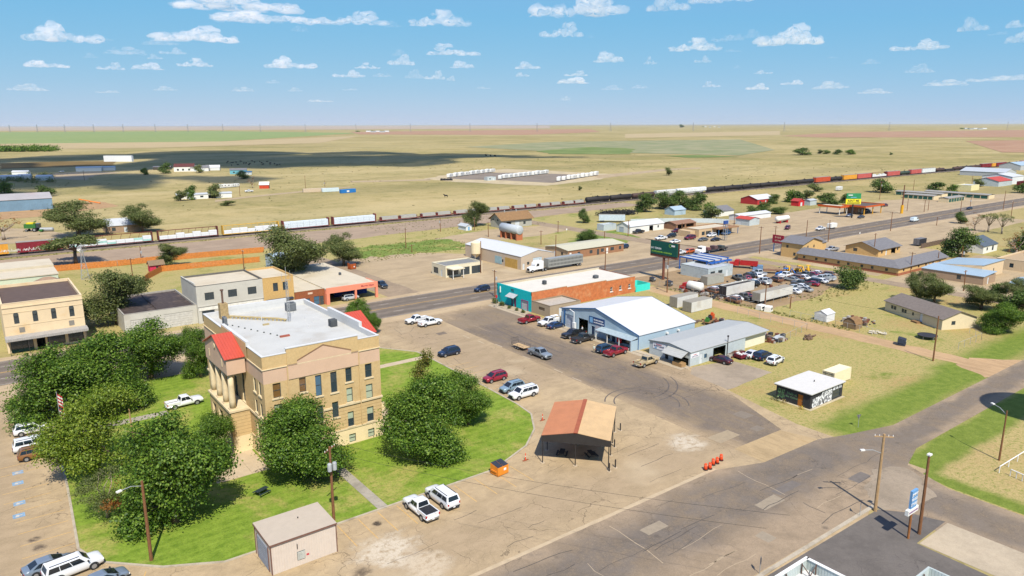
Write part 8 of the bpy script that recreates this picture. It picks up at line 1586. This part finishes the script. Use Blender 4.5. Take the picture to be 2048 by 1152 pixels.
# livestock
def beast(scale=1.0, neck_up=0.0):
    v = [(-.8,0,1.05),(-.3,0,1.08),(.3,0,1.08),(.75,0,1.15),(1.05,0,1.25+neck_up*.5),(1.35,0,1.2+neck_up),(1.6,0,1.08+neck_up*.9),(-.78,.2,.62),(-.72,.2,.32),(-.8,.2,.03),(-.78,-.2,.62),(-.72,-.2,.32),(-.8,-.2,.03),(.62,.2,.62),(.62,.2,.32),(.62,.2,.03),(.62,-.2,.62),(.62,-.2,.32),(.62,-.2,.03),(-1.0,0,1.0),(-1.08,0,.5)]
    ed = [(0,1),(1,2),(2,3),(3,4),(4,5),(5,6),(0,7),(7,8),(8,9),(0,10),(10,11),(11,12),(3,13),(13,14),(14,15),(3,16),(16,17),(17,18),(0,19),(19,20)]
    rad = [.34,.4,.4,.36,.24,.2,.12,.17,.09,.07,.17,.09,.07,.15,.08,.07,.15,.08,.07,.06,.04]
    me = bpy.data.meshes.new('body'); me.from_pydata(v, ed, []); o = bpy.data.objects.new('tmp', me); col.objects.link(o); o.modifiers.new('s', 'SKIN')
    for i, r in enumerate(rad): d = me.skin_vertices[0].data[i]; d.radius = (r, r); d.use_root = (i == 1)
    o.modifiers.new('d', 'SUBSURF').levels = 1; m2 = bpy.data.meshes.new_from_object(o.evaluated_get(bpy.context.evaluated_depsgraph_get())); bpy.data.objects.remove(o); m2.materials.clear(); return m2
cow = beast(); cow.materials.append(M('black_hide', (.015,.013,.012))); hors = beast(1, .55); hors.materials.append(MATS['black_hide'])
for k in range(24): px, py = 452+k*4.6+random.uniform(-4,4), 328+random.uniform(-5,4); o = obj('cow', cow, None, P(px, py)[:], random.uniform(0,6.28)); o.scale = (1.2,1.2,1.2); tag(o, 'black cow in the herd grazing in the cloud shadow', 'cow', 'cattle herd')
for k in range(3): o = obj('cow', cow, None, P(972+k*9, 312.5+k*.4)[:], random.uniform(0,6)); o.scale = (2,2,2); tag(o, ['leftmost dark cow at the tip of the cloud shadow','middle dark cow at the tip of the cloud shadow','rightmost dark cow at the tip of the cloud shadow'][k], 'cow')
o = obj('horse', hors, None, P(892, 395)[:], R(150)); o.scale = (1.25,1.25,1.3); tag(o, 'dark horse alone in the dry pasture below the camp', 'horse')
# combine and auger
t = thing('combine_harvester', 'green and yellow combine harvester in the yard beyond the maroon boxcar', 'combine', (*P(66, 463)[:2], 0), R(-30)); mjg, mjy = M('harvest_green', Wc(54,112,52)), M('harvest_yellow', Wc(228,204,40))
mb = MB(); mb.box(-3,2,-1.4,1.4,1.6,3.6); part(t, 'body', mb, mjg); mb = MB(); mb.box(2,3.4,-1,1,1.8,3.8); part(t, 'cab', mb, mpane); mb = MB(); mb.box(-2,1,-1.2,1.2,3.6,4.2); part(t, 'grain_tank', mb, mjy); mb = MB(); mb.tube([(-1,1.2,3.6),(-1,6,4.2)], .25, 8); part(t, 'unloading_auger', mb, mjg); mb = MB(); mb.box(4.2,5.6,-3.4,3.4,.4,1.2); part(t, 'header', mb, mjg); wheels(t, [(1.6,-1.7),(1.6,1.7)], .95, .7); wheels(t, [(-2.2,-1.3),(-2.2,1.3)], .6, .4)
t = thing('grain_auger', 'orange grain auger lying in the field above the trees', 'auger', (*P(180, 408)[:2], 0), R(-42)); mb = MB(); mb.tube([(-7,0,3.0),(7,0,.6)], .35, 8); part(t, 'tube', mb, M('auger_orange', Wc(230,130,50))); mb = MB(); mb.tube([(0,-1,0),(0,0,1.9),(0,1,0)], .1, 5); part(t, 'undercarriage', mb, MATS['auger_orange']); wheels(t, [(0,-1.1),(0,1.1)], .4, .2)
t = thing('farm_tank', 'grey farm tank lying beside the combine', 'tank', (*P(94, 463)[:2], 0), R(-30)); mb = MB(); mb.tube([(-3,0,1),(-2.7,0,1),(2.7,0,1),(3,0,1)], [.5,.9,.9,.5], 14); part(t, 'drum', mb, mg_); mb = MB(); mb.box(-2,-1.6,-.8,.8,0,.4); part(t, 'skid', mb, msteel)
# heap of dark tyres behind the pale blue trailer: a mass
bl = [((P(1205+k*6, 432-k*.4).x, P(1205+k*6, 432-k*.4).y, .9), (3.2,3.2,.9)) for k in range(10)]; o = obj('tyre_heap', quads_mesh('tyre_heap', crown(17, bl, 2600, .9), [mtyre])); o['kind'] = 'stuff'
# junk about the salvage yard: a mass of small scrap
q = []
for _ in range(420):
    x, y = random.choice([(random.uniform(176,186),random.uniform(138,142)),(random.uniform(164.5,168),random.uniform(122,136)),(random.uniform(186,222),random.uniform(122,140)),(random.uniform(124,128),random.uniform(88.2,89.4)),(random.uniform(140,148),random.uniform(99,112)),(random.uniform(170,177),random.uniform(83,90)),(random.uniform(140,146),random.uniform(88.6,95))]); s = random.uniform(.2,.6); q.append((x, y, s))
mb = MB()
for x, y, s in q: mb.box(x-s,x+s*random.uniform(.4,1),y-s*.6,y+s*.6,.02,s*random.uniform(.6,1.8), random.randrange(4))
o = obj('scrap', mb.mesh('scrap', [M('scrap_a', Wc(120,104,90), var=.3), M('scrap_b', Wc(176,170,160), var=.2), M('scrap_c', Wc(120,70,50), var=.3), M('scrap_d', (.04,.04,.045))])); o['kind'] = 'stuff'
# power pylons, wind turbines on the horizon
mpy_ = M('pylon_steel', Wc(140,142,146))
pyl = MB(); Hh = 58.0
for sx, sy in ((-1,-1),(1,-1),(1,1),(-1,1)): pyl.tube([(sx*5,sy*5,0),(sx*1.4,sy*1.4,Hh*.6),(sx*.5,sy*.5,Hh)], .45, 4)
for i in range(7): z0, z1 = i*5, i*5+5; a, b = 5-3.6*z0/35, 5-3.6*z1/35; pyl.tube([(-a,-a,z0),(b,-b,z1)], .25, 4).tube([(a,-a,z0),(-b,-b,z1)], .25, 4)
pyl = pyl.mesh('lattice', mpy_); arm_ = MB()
for z, w in ((Hh*.62,9),(Hh*.76,7.5),(Hh*.9,6)): arm_.tube([(-w,0,z),(0,0,z+1.5),(w,0,z)], .4, 4)
arm_ = arm_.mesh('crossarms', mpy_)
PX = [20,75,130,188,247,311,376,446,521,611,712,821,940,1074,1221,1386,1568,1778,2014]
for k, px in enumerate(PX): t = thing('power_pylon', '%s lattice power pylon from the left along the horizon' % ORD[k], 'pylon', P(px, 264.8-px*.0016)[:], R(20), 'pylons on the plain'); obj('lattice', pyl, t); obj('crossarms', arm_, t)
mtb = M('turbine_white', Wc(226,228,232), var=.02); tw = MB(); tw.tube([(0,0,0),(0,0,85)], [2.6,1.5], 8); tw = tw.mesh('tower', mtb); nac = MB(); nac.box(-2,2,-5,3,84,88); nac = nac.mesh('nacelle', mtb); bl_ = MB(); bl_.loft([[(-.3,-5.6,0),(1.6,-5.4,0),(.4,-5.2,0)],[(-.6,-5.6,12),(2.0,-5.4,12),(.5,-5.2,12)],[(0,-5.5,44),(.4,-5.4,44),(.2,-5.3,44)]]); bl_ = bl_.mesh('blade', mtb)
TX = [6,37,65,85,111,136,168,190,222,247,282,300,350,355,390,412,452,535,610]
for k, px in enumerate(TX):
    p = P(px, 253.9+(k % 3)*.35-px*.0022); t = thing('wind_turbine', '%s white wind turbine from the left on the horizon' % ORD[k], 'wind turbine', p, R(-37+random.uniform(-30,30)), 'wind turbines on the horizon'); t.scale = (1.15,1.15,1.15); obj('tower', tw, t); obj('nacelle', nac, t); a0 = random.uniform(0,120)
    for j in range(3): b_ = obj('blade', bl_, t, (0,0,86)); b_.rotation_euler = (0, R(a0+120*j), 0)
for i, (px, py, n, lb) in enumerate(((752,264,5,'left farm group on the horizon'),(1425,254,4,'farm group right of the pylon on the horizon'),(1680,250,3,'dark farm group near the right horizon'),(1950,258,5,'right farm group on the horizon'))):
    for k in range(n): p = P(px+k*9-n*4, py+(k % 2)*.7); t = gb('distant_barn', '%s barn from the left in the %s' % (ORD[k], lb), p.x, p.y, 34, 16, 6, 9, 'x', (mwst, mgsid)[k % 2], (msroof, mgshin)[k % 2], cat='barn', rz=R(-37))
    p = P(px-n*5, py); bl = [((p.x+random.uniform(-40,60), p.y+random.uniform(-40,40), 4),(9,9,5)) for _ in range(6)]; o = obj('farm_trees', quads_mesh('farm_trees', crown(30+i, bl, 700, 3.0), [mleafD])); o['kind'] = 'stuff'
# horizon dust line of low far ground
for i, (px0, px1, py) in enumerate(((-200,500,252.6),(900,1700,250.4))): ngon('field', pxs((px0,py),(px1,py-.9),(px1,py-.3),(px0,py+.7)), 1.0+i*.2, field_mat('far_dark_%d' % i, A(150,146,140), A(170,160,148)))
# ================================================================ near-right corner: roof with parapet, rails, signs
t = thing('parapet_roof', 'white flat roof with raised metal parapet at the bottom edge', 'building', (50.1, 21.2, 0)); mpar = M('parapet_steel', Wc(190,200,196), ribs=.3, var=.06)
box_walls(t, 0, 13.5, 0, 13.5, 0, 3.6, mwst); slab(t, 'roof', 0, 13.5, 0, 13.5, 3.62, 3.75, M('roof_white', A(240,240,238), var=.04))
for q in ((0,13.5,13.3,13.5),(13.3,13.5,0,13.29),(0,.2,0,13.29)): mb = MB(); mb.box(*q,3.76,4.9); part(t, 'parapet', mb, mpar); mb = MB(); mb.box(q[0]-.08,q[1]+.08,q[2]-.08,q[3]+.08,4.905,4.98); part(t, 'coping', mb, mframe_w)
for k in range(5):
    for (x, y, dx, dy) in ((1+k*2.8,13.15,0,-1.3),(13.15,1+k*2.8,-1.3,0)): mb = MB(); mb.tube([(x,y,3.76),(x,y,4.9)], .07, 5).tube([(x,y,4.8),(x+dx,y+dy,3.76)], .05, 5); part(t, 'brace', mb, M('brace_rust', (.10,.06,.045)))
t = thing('parapet_roof', 'second small parapet roof peeking in at the bottom edge', 'building', (64.4, 18.5, 0)); box_walls(t, 0, 7.5, 0, 8, 0, 3.6, mwst); slab(t, 'roof', 0, 7.5, 0, 8, 3.62, 3.75, MATS['roof_white'])
for q in ((0,7.5,7.8,8.0),(0,.2,0,7.79),(7.3,7.5,0,7.79)): mb = MB(); mb.box(*q,3.76,4.9); part(t, 'parapet', mb, mpar)
for k in range(3): mb = MB(); x = 1+k*2.4; mb.tube([(x,7.65,3.76),(x,7.65,4.9)], .07, 5).tube([(x,7.65,4.8),(x,6.4,3.76)], .05, 5); part(t, 'brace', mb, MATS['brace_rust'])
for i, (a, b) in enumerate((((1998,946),(2052,912)),((2020,952),(2056,968)))):
    A_, B_ = P(*a), P(*b); t = thing('rail_fence', ['white pipe rail running up the park edge','second white pipe rail at the right edge'][i], 'fence', A_); d = B_-A_; mb = MB(); mb.tube([(0,0,1.0),(d.x,d.y,1.0)], .07, 6); part(t, 'rail', mb, mframe_w)
    for k in range(4): q = d*(k/3); mb = MB(); mb.tube([(q.x,q.y,0),(q.x,q.y,1.0)], .06, 6); part(t, 'post', mb, mframe_w)
def road_sign(label, px, py, ty, face, rz, mat, back=None):
    p = P(px, py); h = max(1.5, zof(px, py, px, ty)); t = thing('road_sign', label, 'sign', p, R(rz)); mb = MB(); mb.tube([(0,0,0),(0,0,h)], .035, 6); part(t, 'post', mb, MATS['galvanised']); mb = MB()
    if face == 'tri': mb.face([(-.45,-.06,h),(0,-.06,h-.8),(.45,-.06,h)])
    else: mb.face([(-.35,-.06,h-.8),(.35,-.06,h-.8),(.35,-.06,h),(-.35,-.06,h)])
    s_ = part(t, 'plate', mb, mat)
    if face == 'tri': mb = MB(); mb.face([(-.24,-.066,h-.12),(0,-.066,h-.52),(.24,-.066,h-.12)]); part(s_, 'centre', mb, mframe_w)
    return t
mys = M('sign_red', Wc(196,40,50)); road_sign('yield sign at the street corner', 1719, 1033, 998, 'tri', 25, mys); road_sign('back of a small sign at the bottom edge by the kerb', 1519, 1148, 1113, 'sq', 40, MATS['galvanised']); road_sign('dark triangular sign back on the green verge', 1716, 855, 829, 'tri', 160, M('sign_back', Wc(110,110,110))); road_sign('red and white sign beside the teal store', 993, 617, 590, 'sq', 10, mys)
road_sign('white sign board by the highway near the motel', 1719, 472, 464, 'sq', 0, mframe_w); road_sign('white sign near the depot yard', 1133, 465, 457, 'sq', 0, mframe_w)
t = thing('water_tower', 'tall water tower outside the right edge casting its shadow on the verge', 'water tower', (133.8, 18.6, 0)); mb = MB(); mb.tube([(0,0,24),(0,0,26),(0,0,30),(0,0,32.6),(0,0,33.6)], [1.5,6.2,7.2,5.0,.4], 28); part(t, 'tank', mb, mframe_w, True); mb = MB(); mb.tube([(0,0,0),(0,0,24.2)], .6, 10); part(t, 'riser', mb, mframe_w)
for k in range(4): a = R(45+90*k); mb = MB(); mb.tube([(math.cos(a)*6,math.sin(a)*6,0),(math.cos(a)*4.4,math.sin(a)*4.4,28)], .28, 8); part(t, 'leg', mb, mframe_w)
box_trailer('black enclosed trailer on the bare motel lot', *P(1838,493)[:2], 6, 2.4, .5, 2.9, mblk, mgshin)
panel_fence('board_fence', 'dark board fence before the dark-roofed house', [tuple(P(1842,497)[:2]), tuple(P(1892,486)[:2]), tuple(P(1930,505)[:2])], 1.9, M('old_boards', Wc(110,92,78), var=.2), picket=.4)
# chain fences of the yards as posts with rails
for i, pts in enumerate(([(164.2,144),(164.4,128),(164.2,112),(186,110)], [(163.9,100),(164.2,88),(164.2,76)], [(141,88.2),(156,90.5),(156,110)], [(168,62),(180,62),(184,66)])):
    t = thing('wire_fence', ['wire fence along the salvage yard','wire fence beside the firewood stack','wire fence round the body shop yard','wire fence in front of the mobile home'][i], 'fence', (*pts[0], 0)); o_ = Vector(pts[0])
    for a, b in zip(pts[:-1], pts[1:]):
        a, b = Vector(a)-o_, Vector(b)-o_; n = max(2, int((b-a).length/3))
        for k in range(n+1): q = a.lerp(b, k/n); mb = MB(); mb.tube([(q.x,q.y,0),(q.x,q.y,1.7)], .04, 5); part(t, 'post', mb, MATS['galvanised'])
        mb = MB(); mb.tube([(a.x,a.y,1.65),(b.x,b.y,1.65)], .025, 4, cap=False); part(t, 'top_rail', mb, MATS['galvanised'])
# manhole patch and small things on the plaza
p = P(883, 667); ngon('utility_patch', rect(p.x-1.2, p.x+1.2, p.y-.9, p.y+.9), .0225, M('patch_dark', A(140,124,106)), .1, .5, parent=plz)
# ================================================================ clouds
def cloud_mat(name, dens):
    m = bpy.data.materials.new(name); m.use_nodes = True; nt = m.node_tree
    for n_ in list(nt.nodes): nt.nodes.remove(n_)
    v = nt.nodes.new('ShaderNodeVolumeScatter'); v.inputs['Color'].default_value = (1,1,1,1); v.inputs['Density'].default_value = dens; v.inputs['Anisotropy'].default_value = 0.0
    nt.links.new(v.outputs[0], nt.nodes.new('ShaderNodeOutputMaterial').inputs['Volume']); return m
mcl, mthin = cloud_mat('cloud', .003), cloud_mat('thin_cloud', .0011)
import bmesh
def cloud_mesh(seed, mat):
    rng = random.Random(seed); bm = bmesh.new(); n = 34; hp = [(rng.uniform(-.8,.8), rng.uniform(.5,1.0)) for _ in range(3)]
    for k in range(n):
        u = rng.uniform(-1, 1); env = (1-abs(u)**2)*max(h_*math.exp(-((u-c_)/.38)**2) for c_, h_ in hp); x = u*.46; z = .02+rng.random()**.8*env*.34; r = rng.uniform(.045,.12)*(.55+.7*env)
        if k < 8: z = rng.uniform(.0,.05); r = rng.uniform(.05,.10); x = (-1+2*k/7)*.40
        bmesh.ops.create_icosphere(bm, subdivisions=3, radius=r, matrix=Matrix.Translation((x, rng.uniform(-.2,.2), z)) @ Matrix.Diagonal((1.25,1.2,.85,1)))
    for v in bm.verts:
        d = Vector((mnoise.noise(v.co*9+Vector((seed,0,0))), mnoise.noise(v.co*9+Vector((0,seed,5))), mnoise.noise(v.co*9+Vector((3,2,seed)))))
        v.co += d*.06 + Vector((mnoise.noise(v.co*24), mnoise.noise(v.co*24+Vector((7,7,7))), mnoise.noise(v.co*24+Vector((2,9,4)))))*.026
        if v.co.z < -.01: v.co.z = -.01+(v.co.z+.01)*.22
    me = bpy.data.meshes.new('cloud'); bm.to_mesh(me); bm.free(); me.materials.append(mat); me.polygons.foreach_set('use_smooth', [True]*len(me.polygons)); return me
CM = [cloud_mesh(3+k, mcl) for k in range(6)]; CT = [cloud_mesh(13+k, mthin) for k in range(3)]
def cloud(label, px, py, w, h, k, thin=False, group=None):
    d = ray(px, py+h*.4); el = max(.012, d[2]/math.hypot(d[0], d[1])); D = min(60000, 1750/el); s = D/math.hypot(d[0], d[1]); m = D/1486*1.0
    o = obj('cloud', (CT if thin else CM)[k % (3 if thin else 6)], None, (d[0]*s, d[1]*s, CAM_H+D*el), math.atan2(d[1], d[0])-math.pi/2 + (math.pi if (k//6) % 2 else 0)); o.scale = (w*m*1.02, w*m*.8, h*m*2.9); tag(o, label, 'cloud', group); return o
CL = [(475,14,215,34),(530,41,185,27),(705,46,130,24),(600,62,36,13,1),(880,47,122,34),(130,80,112,34),(392,80,140,28),(320,88,60,16,1),(213,80,24,9,1),(250,107,74,15,1),(180,115,24,9,1),(345,107,42,12),(310,117,24,9),(93,133,64,17),(222,138,42,12),(295,138,56,12),(390,131,62,17),(583,134,90,23),(803,128,50,20),(800,110,34,12,1),(907,108,98,19),(925,135,50,14),(735,136,50,12),(697,153,58,14),(765,153,42,8,1),(830,155,38,18,1),(870,157,38,16),(902,161,20,10),(57,180,58,12,1),(215,185,38,8,1),(485,182,44,10,1),(590,182,28,8,1),(967,177,30,8,1),(545,166,30,8,1),(785,53,34,12,1),
 (1154,26,178,50),(1335,17,78,33),(1440,2,115,18),(1123,71,80,26),(1183,75,18,7,1),(1390,98,100,27),(1455,80,60,22,1),(1578,86,114,37),(1505,74,38,16,1),(1465,103,32,10,1),(1218,123,62,20),(1300,127,26,16),(1405,124,30,14),(1055,136,48,14),(1045,152,26,12),(1152,151,44,10),(1145,166,66,12),(1225,179,42,10,1),(1527,147,32,8),(1515,178,40,12),(1584,168,38,12),(1423,173,32,10),(1473,136,17,7,1),(1741,127,32,9,1),(1836,98,84,18),(1945,59,44,22),(2040,53,40,18),(1995,69,30,10,1),(2038,84,44,18),(1840,144,46,16,1),(1995,160,90,16,1),(1890,170,74,12,1),(1660,176,62,14,1),(1665,116,20,7,1),(1130,200,24,10,1),(330,180,40,8,1),(640,203,50,8,1),(1280,176,36,8,1),(1750,186,56,9,1),(700,180,30,7,1)]
band = lambda c_: 'high' if c_[1] < 70 else ('middle' if c_[1] < 140 else 'low'); seen = {}
for k, c_ in sorted(enumerate(CL), key=lambda e: e[1][0]):
    kind = ('large' if c_[2] > 100 else ('mid-sized' if c_[2] > 45 else 'small'), 'wispy' if len(c_) > 4 else 'puffy', band(c_)); seen[kind] = seen.get(kind, 0)+1
    cloud('%s %s white cumulus, %s of its kind from the left in the %s cloud band' % (kind[0], kind[1], ORD[seen[kind]-1], kind[2]), c_[0], c_[1]-c_[3]*.35, c_[2], c_[3], k, len(c_) > 4, 'cumulus clouds')
# the clouds overhead, outside the view, that shade the fields
def overhead(label, pts, z, sx, sy, rz, k):
    c = sum((P(*p) for p in pts), Vector())/len(pts); q = c - sdir*(z/(-sdir.z))*-1 if False else Vector((c.x, c.y, 0)) - Vector((sdir.x, sdir.y, sdir.z))*(z/abs(sdir.z))
    o = obj('cloud', SH[k], None, (q.x, q.y, z), R(rz)); o.scale = (sx, sy, 120); tag(o, label, 'cloud', 'cumulus clouds')
msh_ = bpy.data.materials.new('thick_cloud'); msh_.use_nodes = True; msh_.node_tree.nodes['Principled BSDF'].inputs['Base Color'].default_value = (.9,.91,.93,1); nt = msh_.node_tree; tq = NT(nt); nt.links.new(tq.n('MixShader', i0=.38, i1=tq.n('MixShader', i0=.5, i1=tq.n('BsdfDiffuse', Color=(.92,.93,.95,1)).outputs[0], i2=tq.n('BsdfTranslucent', Color=(.92,.93,.95,1)).outputs[0]).outputs[0], i2=tq.n('BsdfTransparent').outputs[0]).outputs[0], nt.nodes['Material Output'].inputs[0])
SH = [cloud_mesh(43+k, msh_) for k in range(2)]
overhead('broad cumulus overhead shading the left pasture', [(240,326)], 1500, 980, 1250, 8, 0); overhead('cumulus overhead shading the middle field strip', [(760,316)], 1500, 620, 190, -28, 1); overhead('small cumulus overhead shading the farm cluster', [(60,372)], 1500, 330, 420, 20, 1)
# ================================================================ haze over the plain
hz_ = MB(); hz_.box(-80000, 80000, -80000, 80000, -1.0, 165.0)
mhz = bpy.data.materials.new('haze'); mhz.use_nodes = True; nt = mhz.node_tree
for n_ in list(nt.nodes): nt.nodes.remove(n_)
pv = nt.nodes.new('ShaderNodeVolumePrincipled'); pv.inputs['Color'].default_value = (.60,.68,.78,1); pv.inputs['Density'].default_value = 1.7e-5; pv.inputs['Anisotropy'].default_value = 0.0
nt.links.new(pv.outputs[0], nt.nodes.new('ShaderNodeOutputMaterial').inputs['Volume'])
o = obj('haze', hz_.mesh('haze', mhz)); o['kind'] = 'stuff'
